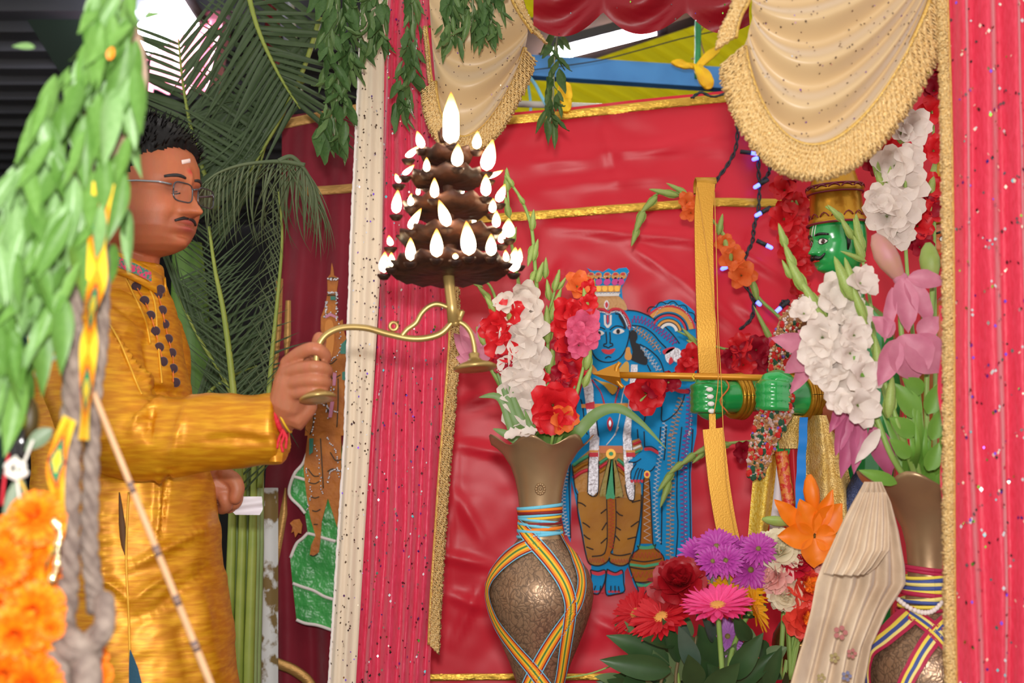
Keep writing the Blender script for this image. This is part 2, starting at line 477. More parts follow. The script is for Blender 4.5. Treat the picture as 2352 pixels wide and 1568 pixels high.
# ------------------------------------------------------------------ backdrops
SATIN = M('red_satin', (214, 33, 54), 0.38, spec=0.32, bump=(5, 0.10, 0.02), var=(5, (206, 26, 46), 0.25), sheen=0.12)
GOLDR = M('gold_ribbon', (206, 164, 64), 0.28, metal=0.75, bump=(60, 0.5, 0.004), stretch=(1, 1, 6))
DB = 3.42
def bd_wrinkle(px, py):
    w = 0.010 * nz(px * 0.005, py * 0.004, 1.3) + 0.0042 * nz(px * 0.012 + py * 0.01, py * 0.017 - px * 0.006, 5.0)
    for (x0, y0, x1, y1, a) in ((1260, 520, 1700, 560, 0.006), (1050, 1020, 1210, 1050, 0.006), (1000, 1270, 1130, 1300, 0.006), (1500, 340, 1690, 300, 0.004),
                                (1280, 350, 1700, 340, 0.004), (1680, 560, 1800, 640, 0.006), (1050, 1000, 1000, 1500, 0.004), (1560, 640, 1700, 760, 0.005), (1230, 372, 1420, 366, 0.004), (1440, 560, 1560, 640, 0.005), (1040, 1120, 1110, 1240, 0.004), (1020, 1360, 1120, 1400, 0.005), (1360, 1420, 1480, 1480, 0.005), (1060, 930, 1130, 900, 0.004), (1300, 600, 1240, 700, 0.004), (1690, 700, 1790, 760, 0.005), (1730, 520, 1830, 470, 0.004), (1380, 260, 1420, 420, 0.003), (1600, 1300, 1500, 1480, 0.004), (1110, 1330, 1040, 1480, 0.004), (1250, 430, 1560, 405, 0.003)):
        dx, dy = x1 - x0, y1 - y0; L2 = dx * dx + dy * dy
        t = max(0, min(1, ((px - x0) * dx + (py - y0) * dy) / L2))
        q = math.hypot(px - x0 - t * dx, py - y0 - t * dy)
        w -= 1.9 * a * math.exp(-(q / 11) ** 2) * math.sin(PI * (0.1 + 0.8 * t))
    return w
def bd_top(px): return 262 - (px - 1150) * 0.105 + (14 if px > 1680 else 0) * min(1, (px - 1680) / 60 if px > 1680 else 0)
t = thing('red_backdrop', 'red satin backdrop cloth with gold ribbon bands behind the blue figure', 'backdrop', P(1500, 1568, DB))
V, F = [], []
nu, nv = 150, 140
for j in range(nv + 1):
    for i in range(nu + 1):
        px = lerp(940, 2520, i / nu); py = lerp(bd_top(px), 1750, j / nv)
        p = P(px, py, DB); p.y += bd_wrinkle(px, py); V.append(p)
for j in range(nv):
    for i in range(nu):
        a = j * (nu + 1) + i; F.append((a, a + nu + 1, a + nu + 2, a + 1))
obj('cloth', (V, F), SATIN, t)
def band(name, fy, x0, x1, wpx, d, m, parent, n=60, wav=0.004):
    V, F = [], []
    for i in range(n + 1):
        px = lerp(x0, x1, i / n); y = fy(px)
        for k, (o_, q) in enumerate(((-0.5, 0), (-0.3, -1), (0, -0.4), (0.3, -1), (0.5, 0))):
            p = P(px, y + o_ * wpx, d); p.y += bd_wrinkle(px, y) - 0.003 + q * 0.003 + wav * 0.6 * nz(px * 0.03, k * 3.1, 7); V.append(p)
    for i in range(n):
        for k in range(4):
            a = i * 5 + k; F.append((a, a + 1, a + 6, a + 5))
    return obj(name, (V, F), m, parent)
band('gold_band', lambda x: bd_top(x) + 17, 940, 1740, 20, DB - 0.012, GOLDR, t)
band('gold_band', lambda x: 497 - (x - 1200) * 0.075 + max(0, x - 1640) * 0.09, 1000, 1880, 20, DB - 0.012, GOLDR, t)
band('gold_band', lambda x: 1555 - (x - 1000) * 0.004, 970, 1600, 16, DB - 0.012, GOLDR, t)

MAR = M('maroon_velvet', (140, 22, 44), 0.6, spec=0.25, sheen=0.4, bump=(14, 0.25, 0.02), var=(6, (118, 16, 36), 0.25))
t = thing('maroon_curtain', 'dark maroon side curtain with gold ribbons behind the orange and green figure', 'curtain', P(720, 1568, 3.45))
def mrip(u, v, px, py): return 0.02 * math.sin(u * 17 + 1.5 * math.sin(v * 3)) * (0.5 + 0.5 * v) + 0.006 * nz(px * 0.02, py * 0.006)
obj('cloth', sheet([(262, 648, 880), (560, 644, 880), (900, 622, 880), (1200, 600, 880), (1568, 596, 880), (1750, 596, 880)], 3.45, 50, 60, mrip), MAR, t)
GOLDD = M('gold_ribbon_dull', (184, 140, 78), 0.4, metal=0.55, bump=(80, 0.4, 0.003), stretch=(1, 1, 6))
band('gold_band', lambda x: 284 - (x - 650) * 0.2, 648, 860, 22, 3.42, GOLDD, t, 20)
band('gold_band', lambda x: 440 - (x - 690) * 0.06, 688, 860, 20, 3.42, GOLDD, t, 20)
def strip(name, rows, d, m, parent, nu=4, nv=24, rip=None):
    return obj(name, sheet(rows, d, nu, nv, rip or (lambda u, v, x, y: -0.004 * math.sin(PI * u))), m, parent)
strip('gold_edging', [(640, 634, 650), (760, 630, 646), (880, 626, 634)], 3.42, GOLDD, t)
strip('gold_edging', [(690, 656, 668), (780, 652, 668), (820, 654, 660)], 3.4, GOLDD, t)
strip('gold_edging', [(1120, 654, 658), (1180, 642, 660), (1260, 628, 646), (1340, 614, 630), (1420, 610, 622), (1500, 608, 616), (1600, 604, 612)], 3.4, GOLDD, t)
obj('gold_edging', tube([P(x, y, 3.4) for x, y in crom([(606, 1496), (616, 1512), (640, 1524), (670, 1536), (700, 1556), (715, 1575)], 4)], 0.013, 8, flat=0.4), GOLDD, t)
# ------------------------------------------------------------------ sequins, fringe, pillar curtains, swags
SEQ = [M('sequin_silver', (225, 225, 230), 0.15, metal=1.0), M('sequin_dark', (110, 84, 88), 0.25, metal=0.9), M('sequin_violet', (140, 90, 240), 0.15, metal=0.9),
       M('sequin_cyan', (110, 210, 220), 0.15, metal=0.9), M('sequin_green', (150, 225, 90), 0.15, metal=0.9)]
SEQD = [M('sequin_bronze', (120, 100, 84), 0.3, metal=0.8), M('sequin_dark'), M('sequin_silver'), M('sequin_violet')]
def sequins(surf, n, size, mats, wts, parent, seed=3, diamond=True, tilt=0.35, diag=True):
    """small mirror sequins sewn on a surface surf(u,v)->Vector; one joined part"""
    rnd = random.Random(seed)
    V, F, X = [], [], []
    for k in range(n):
        if diag:
            row = rnd.randrange(40); u = rnd.random(); v = (row / 40 + (0.25 * u if row % 2 else -0.25 * u) + rnd.gauss(0, 0.0015)) % 1.0
        else: u, v = rnd.random(), rnd.random()
        c = surf(u, v)
        e = 1e-3
        du = surf(min(u + e, 1), v) - surf(max(u - e, 0), v); dv = surf(u, min(v + e, 1)) - surf(u, max(v - e, 0))
        nrm = du.cross(dv)
        if nrm.length < 1e-12: continue
        nrm.normalize()
        if nrm.y > 0: nrm = -nrm
        nrm = (nrm + Vector((rnd.gauss(0, tilt), rnd.gauss(0, tilt), rnd.gauss(0, tilt)))).normalized()
        a = nrm.orthogonal().normalized(); b = nrm.cross(a)
        z = Vector((0, 0, 1)) - nrm * nrm.z
        if z.length > 1e-4: a = z.normalized(); b = nrm.cross(a)
        s = size * rnd.uniform(0.6, 1.2); c = c + Vector((0, -0.003, 0))
        o = len(V)
        V += [c + a * s, c + b * s * 0.75, c - a * s, c - b * s * 0.75]
        F.append((o, o + 1, o + 2, o + 3)); X.append(rnd.choices(range(len(mats)), wts)[0])
    return obj('sequins', (V, F), mats, parent, False, X, kind='stuff')
GFR = M('gold_fringe', (212, 170, 100), 0.32, metal=0.55, bump=(400, 0.8, 0.003), var=(300, (232, 204, 150), 0.2))
GFR2 = M('gold_braid', (222, 176, 82), 0.35, metal=0.5, bump=(300, 0.6, 0.003), var=(200, (236, 200, 120), 0.2))
def fringe(path, dirs, length, r, parent, rows=2, seed=1, m=None, n=None, kink=0.6, name='fringe'):
    """row of twisted bullion strands hanging from a path of points; joined"""
    rnd = random.Random(seed)
    N = n or len(path)
    V, F = [], []
    tot = len(path) - 1
    for row in range(rows):
        for k in range(N):
            f = (k + 0.5 * (row % 2) + rnd.uniform(-.2, .2)) / N * tot; f = max(0, min(tot - 1e-6, f)); i = int(f)
            p = path[i].lerp(path[i + 1], f - i); dv = (dirs[i].lerp(dirs[i + 1], f - i)).normalized()
            L = (length(f / tot) if callable(length) else length) * rnd.uniform(0.88, 1.08)
            sd = Vector((-dv.z, 0, dv.x))
            pts, rr = [], []
            ns = 7
            for q in range(ns + 1):
                s = q / ns
                pts.append(p + dv * L * s + sd * (kink * r * math.sin(q * 2.6 + k)) + Vector((0, -0.002 - 0.004 * row + 0.8 * r * math.cos(q * 2.6 + k), 0)))
                rr.append(r * (1.0 if q % 2 else 0.66) * (0.75 if q == ns else 1))
            v_, f_ = tube(pts, rr, 4)
            o = len(V); V += v_; F += [tuple(a + o for a in q) for q in f_]
    return obj(name, (V, F), m or GFR, parent, True, kind='stuff')

# left pillar: cream + pink sequinned curtain strips
def surf_fn(rows, d, rip):
    y0, y1 = rows[0][0], rows[-1][0]
    def f(u, v):
        py = lerp(y0, y1, v); xl, xr = interp(rows, py); px = lerp(xl, xr, u)
        p = P(px, py, d); p.y += rip(u, v, px, py); return p
    return f
CREAM = M('cream_cloth', (232, 214, 188), 0.55, sheen=0.4, spec=0.35, bump=(20, 0.15, 0.01), stretch=(4, 1, .3))
PINK = M('pink_sequin_cloth', (210, 34, 72), 0.42, spec=0.5, sheen=0.5, bump=(60, 0.25, 0.006), var=(90, (226, 56, 96), 0.2), stretch=(3, 1, .6))
DL = 2.95
rc = [(-200, 838, 902), (-40, 834, 896), (100, 828, 884), (560, 806, 878), (1000, 792, 852), (1568, 756, 818), (1700, 750, 812)]
ripc = lambda u, v, x, y: -0.02 * math.sin(PI * u) ** 0.6 + 0.004 * math.cos(u * 16 + 0.6 * math.sin(v * 4))
t = thing('cream_curtain', 'cream sequinned curtain strip edging the left pillar', 'curtain', P(780, 1700, DL))
obj('cloth', sheet(rc, DL, 24, 60, ripc), CREAM, t)
sequins(surf_fn(rc, DL, ripc), 420, 0.0028, SEQD, (5, 2, 1.5, 0.8), t, 5, diag=False)
obj('fuzzy_edge', tube([P(interp(rc, y)[0], y, DL) + Vector((U(-.0008, .0008), 0, 0)) for y in range(-30, 1690, 6)], 0.0035, 6), M('white_edge', (236, 228, 222), 0.8), t)
rp = [(-200, 896, 1004), (-40, 890, 1004), (60, 884, 1004), (280, 880, 1010), (600, 874, 1032), (800, 866, 1036), (1000, 850, 1032), (1300, 832, 1008), (1500, 820, 990), (1700, 808, 985)]
ripp = lambda u, v, x, y: -0.012 * math.sin(PI * min(1, u * 1.05)) + 0.009 * math.sin(u * 30 + 1.5 * math.sin(v * 5) + 2 * nz(u * 3, v * 4)) + 0.004 * nz(x * 0.03, y * 0.008)
t = thing('pink_curtain', 'crimson pink curtain covered in tiny mirror sequins on the left pillar', 'curtain', P(900, 1700, DL + 0.03))
obj('cloth', sheet(rp, DL + 0.03, 70, 70, ripp), PINK, t)
sequins(surf_fn(rp, DL + 0.03, ripp), 900, 0.0034, SEQ, (6, 3, 1.6, 1.4, 0.8), t, 9)
# gold tassel fringe down its right edge
pth = [P(x, y, DL - 0.01) for x, y in crom([(1034, 640), (1036, 760), (1030, 860), (1022, 960), (1012, 1080), (1004, 1200), (996, 1320), (990, 1420), (988, 1480)], 6)]
ft = thing('fringe_trim', 'gold beaded fringe trim hanging down the right edge of the left pink curtain', 'trim', pth[-1])
obj('braid', tube(pth, 0.006, 8, flat=0.5), GFR2, ft)
fringe(pth, [Vector((0.75, 0, -0.75)) for _ in pth], 0.027, 0.0026, ft, 3, 4, n=190, m=GFR)
pth = [P(x, y, DL - 0.01) for x, y in crom([(978, 70), (985, 120), (990, 170), (996, 220), (1004, 262), (1012, 300)], 6)]
# right curtain, near the camera
DR = 2.02
rr_ = [(-240, 2178, 2740), (300, 2184, 2740), (800, 2190, 2740), (1300, 2196, 2740), (1700, 2200, 2740)]
def ripr(u, v, x, y): return 0.011 * math.sin(u * 68 + 1.2 * math.sin(v * 3 + u * 8) + 1.5 * nz(u * 6, v * 2)) + 0.004 * nz(x * 0.02, y * 0.004) - 0.01 * math.sin(PI * u)
t = thing('pink_curtain', 'bright pink sequinned curtain filling the right edge in front of the brass vase', 'curtain', P(2300, 1700, DR))
obj('cloth', sheet(rr_, DR, 170, 80, ripr), M('pink_sequin_cloth_near', (196, 30, 58), 0.5, spec=0.4, sheen=0.4, bump=(90, 0.3, 0.004), var=(160, (210, 50, 78), 0.2), stretch=(3, 1, .5)), t)
sequins(surf_fn(rr_, DR, ripr), 1800, 0.0031, SEQ + [M('sequin_pearl', (240, 222, 200), 0.35, metal=0.3)], (4, 4, 1.6, 1.2, 0.8, 2.5), t, 21)
strip_e = [(700, 2160, 2196), (900, 2158, 2200), (1100, 2164, 2204), (1250, 2166, 2204), (1360, 2172, 2200)]
obj('folded_edge', sheet(strip_e, DR + 0.03, 4, 30, lambda u, v, x, y: 0.01 * math.sin(y * 0.03)), M('pink_sequin_cloth_near'), t)
pth = [P(x, y, DR - 0.012) for x, y in crom([(2168, -30), (2176, 200), (2180, 400), (2183, 640), (2184, 900), (2184, 1150), (2186, 1400), (2190, 1620)], 8)]
ft = thing('fringe_trim', 'long gold beaded fringe trim along the left edge of the right pink curtain', 'trim', pth[-1])
obj('braid', tube(pth, 0.007, 8, flat=0.5), GFR2, ft)
fringe(pth, [Vector((-0.8, 0, -0.6)) for _ in pth], 0.016, 0.0024, ft, 3, 14, n=300, m=GFR)

# right swag
SWAG = M('beige_swag', (204, 176, 132), 0.4, sheen=0.5, spec=0.45, bump=(14, 0.12, 0.01), var=(4, (190, 160, 116), 0.3))
def swag(name, label, Lc, Rc, Bc, d, nf, amp, seqn, seed, nu=60, nv=90, fringe_len=0.05, fr_r=0.0022, fr_n=330, skew=1.0, sag0=0.05):
    """curtain swag: Lc left edge px points (top->hem), Rc right edge, Bc lowest px point of the hem"""
    t = thing(name, label, 'swag', P(Bc[0], Bc[1], d))
    Ls, Rs = crom(Lc, 8), crom(Rc, 8)
    def at(tab, v):
        f = v * (len(tab) - 1); i = min(int(f), len(tab) - 2); return tuple(lerp(a, b, f - i) for a, b in zip(tab[i], tab[i + 1]))
    hemL, hemR = Ls[-1], Rs[-1]
    def surf(u, v):
        l, r = at(Ls, v), at(Rs, v)
        base_y = lerp(l[1], r[1], u); base_x = lerp(l[0], r[0], u)
        sagmax = Bc[1] - (lerp(hemL[1], hemR[1], 0.5)); sag = sagmax * (sag0 + (1 - sag0) * v)
        k = (4 * u * (1 - u)) ** skew
        midx = Bc[0] - lerp(hemL[0], hemR[0], 0.5)
        px = base_x + midx * k * v; py = base_y + sag * k
        p = P(px, py, d)
        fold = math.sin(2 * PI * nf * v + 2.2 * (u - 0.5) + 0.6 * nz(u * 2, v * 5, seed)) * (0.35 + 0.65 * k)
        p.y += -amp * fold - 0.018 * k * (0.3 + 0.7 * v)
        return p
    V = [surf(i / nu, j / nv) for j in range(nv + 1) for i in range(nu + 1)]; F = []
    for j in range(nv):
        for i in range(nu):
            a = j * (nu + 1) + i; F.append((a, a + nu + 1, a + nu + 2, a + 1))
    obj('cloth', (V, F), SWAG, t)
    rnd = random.Random(seed)
    sequins(surf, seqn, 0.0021, SEQD, (3, 5, 1, 1), t, seed, diag=False, tilt=0.2)
    path = [surf(i / nu, 1) for i in range(nu + 1)]
    dirs = []
    for i in range(nu + 1):
        tn = path[min(i + 1, nu)] - path[max(i - 1, 0)]; q = Vector((tn.z, 0, -tn.x)).normalized()
        dirs.append((q + Vector((0, 0, -0.75))).normalized())
    obj('braid', tube([p + Vector((0, -0.004, 0)) for p in path], 0.005, 8), GFR2, t)
    fringe(path, dirs, fringe_len, fr_r, t, 3, seed, n=fr_n)
    return t, surf
swag('curtain_swag', 'large beige swag with scalloped folds and thick gold fringe in front of the right pillar',
     [(1700, -60), (1722, -10), (1728, 30), (1718, 80), (1708, 110)], [(2110, -150), (2120, -110), (2130, -75), (2138, -40), (2140, -10)], (1880, 345), 2.08, 4.3, 0.016, 260, 31, sag0=0.03, skew=0.85)
# its gathered upper fringe at the left
t = thing('fringe_tail', 'short gathered gold fringe tail beside the top left of the large beige swag', 'trim', P(1660, 90, 2.06))
pt = [P(x, y, 2.06) for x, y in crom([(1726, -40), (1716, 0), (1700, 30), (1690, 60), (1686, 86)], 6)]
obj('braid', tube(pt, 0.006, 8), GFR2, t)
fringe(pt, [Vector((-0.75, 0, -0.55)) for _ in pt], 0.034, 0.0022, t, 3, 8, n=70)
# left swag
swag('curtain_swag', 'narrow beige swag with gold fringe hanging above the flaming lamp',
     [(985, -140), (985, -40), (988, 40), (994, 120), (1000, 190)], [(1190, -60), (1206, 20), (1212, 70), (1210, 90), (1206, 110)], (1078, 322), 2.82, 3.4, 0.016, 150, 37, fringe_len=0.036, fr_r=0.0022, fr_n=210, sag0=0.02, skew=0.8)
t = thing('fringe_tail', 'gathered gold fringe tail hanging beside the narrow left swag', 'trim', P(1215, 60, 2.8))
pt = [P(x, y, 2.79) for x, y in crom([(1172, -30), (1180, 0), (1196, 30), (1214, 56), (1226, 74)], 6)]
obj('braid', tube(pt, 0.006, 8), GFR2, t)
fringe(pt, [Vector((0.75, 0, -0.75)) for _ in pt], 0.036, 0.0024, t, 3, 18, n=60)
pth = [P(x, y, 2.83) for x, y in crom([(976, 60), (982, 110), (986, 160), (992, 200)], 6)]
ft = thing('fringe_trim', 'gold fringe edging on the left side of the narrow beige swag', 'trim', pth[-1])
obj('braid', tube(pth, 0.005, 8, flat=0.5), GFR2, ft)
fringe(pth, [Vector((-0.3, 0, -1)) for _ in pth], 0.012, 0.0022, ft, 2, 44, n=40)
# red gathered pelmet along the top
t = thing('red_pelmet', 'dark red satin pelmet bunched in scallops along the top between the swags', 'pelmet', P(1450, 40, 2.6))
def pel(u, v):
    px = lerp(1225, 1720, u); sc = abs(math.sin(u * PI * 2.6 + 0.5)); bot = 28 + 62 * sc * (1 - 0.25 * u)
    py = lerp(-190, bot, v)
    p = P(px, py, 2.65); p.y += -0.03 * sc * math.sin(PI * v) + 0.012 * math.sin(v * 22 + u * 14) * sc; return p
V = [pel(i / 80, j / 24) for j in range(25) for i in range(81)]
F = [(j * 81 + i, j * 81 + 81 + i, j * 81 + 82 + i, j * 81 + i + 1) for j in range(24) for i in range(80)]
obj('cloth', (V, F), M('dark_red_satin', (128, 6, 22), 0.42, spec=0.35, bump=(20, 0.2, 0.01)), t)
sequins(pel, 60, 0.0022, SEQ, (4, 2, 1, 1, 1), t, 77, diag=False)
# ------------------------------------------------------------------ embroidered blue figure on the red backdrop
DF = DB - 0.016
def c1(X, Y): return (1260 + X / 3.921, 600 + Y / 3.921)
def c2(X, Y): return (1260 + X / 3.921, 980 + Y / 3.921)
def L1(*a): return [c1(*p) for p in a]
def L2(*a): return [c2(*p) for p in a]
FB = M('felt_blue', (16, 150, 214), 0.7, spec=0.25, bump=(220, 0.25, 0.002), var=(9, (16, 142, 204), 0.2))
FK = M('felt_black', (26, 26, 32), 0.7)
FS = M('silver_brocade', (206, 204, 210), 0.35, metal=0.45, bump=(160, 0.8, 0.004))
FG = M('gold_silk', (156, 96, 8), 0.5, spec=0.25, bump=(22, 0.3, 0.008), var=(10, (184, 126, 18), 0.25))
FO = M('orange_thread', (222, 156, 70), 0.6, bump=(300, 0.5, 0.002))
FR = M('red_thread', (206, 40, 60), 0.6, bump=(300, 0.5, 0.002))
FN = M('green_thread', (60, 160, 112), 0.6, bump=(300, 0.5, 0.002))
FM = M('magenta_cloth', (206, 40, 140), 0.5)
FV = M('violet_thread', (150, 62, 150), 0.5)
FT = M('tan_thread', (190, 150, 120), 0.45, metal=0.2)
FL = M('silver_thread', (190, 206, 222), 0.35, metal=0.4)
FW = M('white_felt', (232, 230, 226), 0.6)
GLT = M('glitter_silver', (230, 232, 236), 0.2, metal=0.9)
fig = thing('embroidered_figure', 'embroidered blue figure with gold dhoti, crown and mace on the red backdrop', 'embroidery', P(1420, 1365, DF))
def pc(name, pts, m, lay=1, th=0.004, sm=3, parent=None, root=None):
    return obj(name, patch(pts, (root or DF) - 0.003 * lay, th, sm), m, parent or fig, False)
base = L1((345, 62), (395, 90), (440, 84), (485, 100), (540, 66), (590, 92), (630, 66), (700, 58), (726, 92), (682, 196), (656, 240), (664, 330), (712, 440), (850, 470), (915, 490),
          (918, 440), (985, 376), (1080, 346), (1180, 352), (1250, 400), (1312, 452), (1322, 560), (1330, 800), (1335, 1100), (1338, 1300)) + \
       L2((1330, 60), (1300, 210), (1278, 420), (1285, 700), (1292, 1100), (1150, 1215), (1060, 1270), (955, 1440), (838, 1532), (770, 1425), (712, 1260), (684, 1300), (684, 1490), (522, 1522), (506, 1400),
          (440, 1512), (368, 1490), (384, 1250), (330, 1150), (268, 800), (230, 590), (204, 480), (198, 1040), (140, 930), (92, 700), (112, 500), (150, 350), (270, 215)) + \
       L1((225, 1450), (262, 1270), (322, 1050), (362, 880), (384, 760), (402, 600), (410, 480), (404, 300), (412, 150))
obj('blue_ground', patch(base, DF, 0.006), FB, fig, False)
# crown
pc('crown_cap', L1((404, 320), (636, 318), (706, 440), (600, 420), (530, 440), (430, 450), (400, 440)), M('crown_weave', (196, 150, 96), 0.5, metal=0.2, bump=(120, 0.8, 0.004)), 2)
pc('crown_band', L1((412, 284), (636, 284), (634, 312), (414, 316)), FW, 3, sm=0)
pc('crown_jewel_row', L1((414, 222), (652, 218), (640, 276), (412, 278)), FO, 2, sm=0)
for k in range(4): pc('crown_jewel', [c1(450 + 55 * k + 24 * math.cos(a * PI / 4), 248 + 26 * math.sin(a * PI / 4)) for a in range(8)], M('gold_thread', (228, 170, 60), 0.45, metal=0.3), 3)
for k, (x, m) in enumerate(((450, FM), (525, FM), (598, FM), (650, FM))): pc('crown_petal', L1((x - 30, 190), (x - 6, 150), (x + 14, 150), (x + 32, 190), (x + 8, 214), (x - 16, 214)), m, 2)
for k, x in enumerate((380, 445, 525, 600, 668)):
    pc('crown_petal', L1((x - 34, 146), (x - 24, 112), (x, 100), (x + 26, 108), (x + 34, 136), (x + 14, 158), (x - 16, 158)), FO, 2)
    pc('crown_petal', L1((x - 20, 118), (x, 104), (x + 22, 116), (x, 126)), FR, 3)
pc('crown_jewel', L1((521, 350), (546, 390), (521, 436), (498, 392)), FS, 3)
pc('crown_jewel', L1((521, 366), (536, 392), (521, 422), (508, 392)), FR, 4)
# hair and head band
pc('hair', L1((745, 620), (790, 640), (800, 690), (784, 730), (820, 750), (828, 790), (856, 806), (862, 850), (888, 870), (884, 930), (836, 928), (780, 906), (740, 880), (756, 820), (742, 760), (728, 690)), FK, 2)
pc('hair', L1((640, 480), (672, 520), (694, 580), (690, 616), (664, 560), (630, 496)), FK, 2)
obj('head_band', tube([P(x, y, DF - 0.008) for x, y in crom(L1((440, 430), (500, 438), (535, 462), (580, 432), (650, 440), (700, 500), (730, 580), (722, 608)), 5)], 0.0042, 6), FR, fig)
obj('head_band', tube([P(x, y, DF - 0.008) for x, y in crom(L1((430, 452), (500, 460), (535, 480), (580, 456), (640, 460), (684, 520), (712, 590)), 5)], 0.0022, 6), FL, fig)
# face
for a, b in (((412, 650), 0), ((578, 632), 1)):
    x, y = a; w = 88 if b == 0 else 104
    pc('eye', L1((x, y + 6), (x + w * .3, y - 24), (x + w * .7, y - 24), (x + w, y), (x + w * .6, y + 22), (x + w * .25, y + 22)), FW, 2)
    pc('iris', [c1(x + w * .46 + 17 * math.cos(q * PI / 5), y + 21 * math.sin(q * PI / 5)) for q in range(10)], FK, 3)
pc('lips', L1((474, 796), (516, 792), (540, 798), (562, 790), (600, 788), (576, 826), (540, 838), (500, 828)), FR, 2)
blk = [L1((412, 604), (460, 592), (510, 612)), L1((552, 618), (600, 584), (650, 586), (690, 606)), L1((516, 632), (522, 700), (520, 740), (500, 744), (498, 762), (520, 768), (540, 778), (556, 766), (576, 760), (574, 740), (552, 738)),
       L1((552, 636), (556, 700), (552, 738)), L1((510, 874), (538, 856), (564, 866)), L1((380, 770), (400, 830), (440, 880), (500, 906), (570, 904), (640, 870), (690, 800), (720, 700), (730, 620), (712, 540), (680, 490), (600, 470)),
       L1((412, 1062), (470, 1090), (540, 1150), (574, 1200), (610, 1160), (640, 1120)), L1((290, 1240), (310, 1330), (330, 1500), (350, 1560)), L1((430, 1400), (440, 1500), (450, 1568)), L1((1010, 1210), (1020, 1320), (1024, 1440), (1130, 1380), (1200, 1280), (1226, 1200)),
       L1((1000, 1280), (990, 1220), (1060, 1160), (1120, 1130)), L1((850, 1480), (870, 1400), (880, 1360)), L1((700, 440), (800, 450), (920, 500), (1040, 580), (1120, 660), (1180, 740)),
       L1((750, 575), (850, 590), (940, 650), (1000, 720), (1060, 780)), L1((820, 745), (900, 790), (980, 860), (1020, 930), (1040, 1000)), L1((890, 930), (920, 990)),
       L2((1300, 20), (1290, 200), (1270, 420), (1275, 700), (1280, 1100)), L2((1200, 0), (1180, 200), (1160, 400), (1155, 700), (1165, 900), (1145, 1210)), L2((1060, 0), (1050, 200), (1040, 300)), L2((1020, 640), (1020, 800), (1015, 1060)),
       L2((195, 330), (185, 480), (190, 700), (198, 1000)), L2((860, 40), (866, 180)), L2((800, 20), (806, 100)), L2((1010, 0), (1000, 150))]
obj('black_outline', comb([cord(q, DF - 0.0075, 1.5, 4) for q in blk]), FK, fig, kind='stuff')
pc('forehead_mark', L1((496, 484), (514, 484), (516, 560), (532, 578), (548, 560), (550, 484), (568, 484), (566, 570), (540, 600), (524, 600), (500, 570)), FW, 2, sm=0)
pc('forehead_mark', L1((524, 484), (540, 484), (542, 540), (531, 570), (522, 540)), FR, 3, sm=0)
pc('earring', L1((700, 780), (730, 776), (736, 820), (748, 850), (740, 884), (704, 890), (684, 862), (690, 826)), FO, 3)
pc('earring', L1((360, 840), (376, 850), (384, 886), (370, 910), (352, 900)), FO, 3)
pc('earring', L1((812, 0), (813, 0), (813, 1)), FO, 3, sm=0) if False else None
# neck collar / shoulder cloth
pc('shoulder_cloth', L1((372, 912), (420, 960), (440, 1000), (400, 1010), (356, 960)), FO, 3)
pc('shoulder_cloth', L1((650, 950), (700, 900), (724, 940), (716, 1070), (680, 1068), (630, 990)), M('mustard_cloth', (208, 158, 30), 0.5), 3)
pc('neck_cloth', L1((400, 1050), (500, 1120), (575, 1200), (620, 1140), (560, 1100), (470, 1080)), M('mustard_cloth'), 2)
# garland
pc('silver_garland', L1((340, 1040), (374, 1030), (402, 1140), (406, 1280), (420, 1400), (440, 1568)) + L2((456, 100), (450, 300), (446, 580), (400, 622), (352, 596), (362, 300), (372, 100)) + L1((372, 1568), (350, 1400), (330, 1250), (312, 1120)), FS, 5, sm=0)
pc('silver_garland', L1((742, 930), (800, 930), (800, 990), (760, 1200), (748, 1400), (740, 1568)) + L2((744, 100), (756, 300), (770, 560), (768, 656), (724, 654), (700, 590), (676, 300), (668, 100)) + L1((668, 1568), (680, 1480), (712, 1330), (726, 1160)), FS, 5, sm=0)
for X, Y in ((385, 240), (716, 240)):
    pc('garland_band', L2((X - 20, Y - 30), (X + 62, Y - 30), (X + 62, Y - 10), (X - 20, Y - 10)), FO, 6, sm=0)
    pc('garland_band', L2((X - 18, Y - 8), (X + 62, Y - 8), (X + 62, Y + 30), (X - 18, Y + 30)), FR, 6, sm=0)
pc('garland_band', L1((330, 1280), (412, 1262), (414, 1330), (338, 1330)), FR, 6, sm=0)
pc('chest_band', L1((294, 1286), (700, 1276), (800, 1296), (796, 1320), (700, 1316), (296, 1320)), FO, 4, sm=0)
for q_ in (L1((392, 1070), (430, 1120), (470, 1180), (490, 1240), (500, 1276)), L1((640, 1130), (620, 1190), (604, 1250), (600, 1280))):
    obj('bead_string', comb([sphere(P(*q, DF - 0.012), 0.0022, 6, 4) for q in crom(q_, 4)]), FR, fig, kind='stuff')
pc('pendant', L1((552, 1400), (580, 1450), (570, 1500), (552, 1530), (530, 1490), (528, 1440)), FR, 4)
pc('pendant', L1((552, 1430), (564, 1460), (552, 1490), (541, 1460)), FL, 5)
obj('sacred_thread', comb([cord(L1((690, 1120), (660, 1240), (640, 1400), (600, 1568)), DF - 0.011, 1.3), cord(L2((630, 0), (590, 80), (520, 164)), DF - 0.011, 1.3)]), FW, fig, kind='stuff')
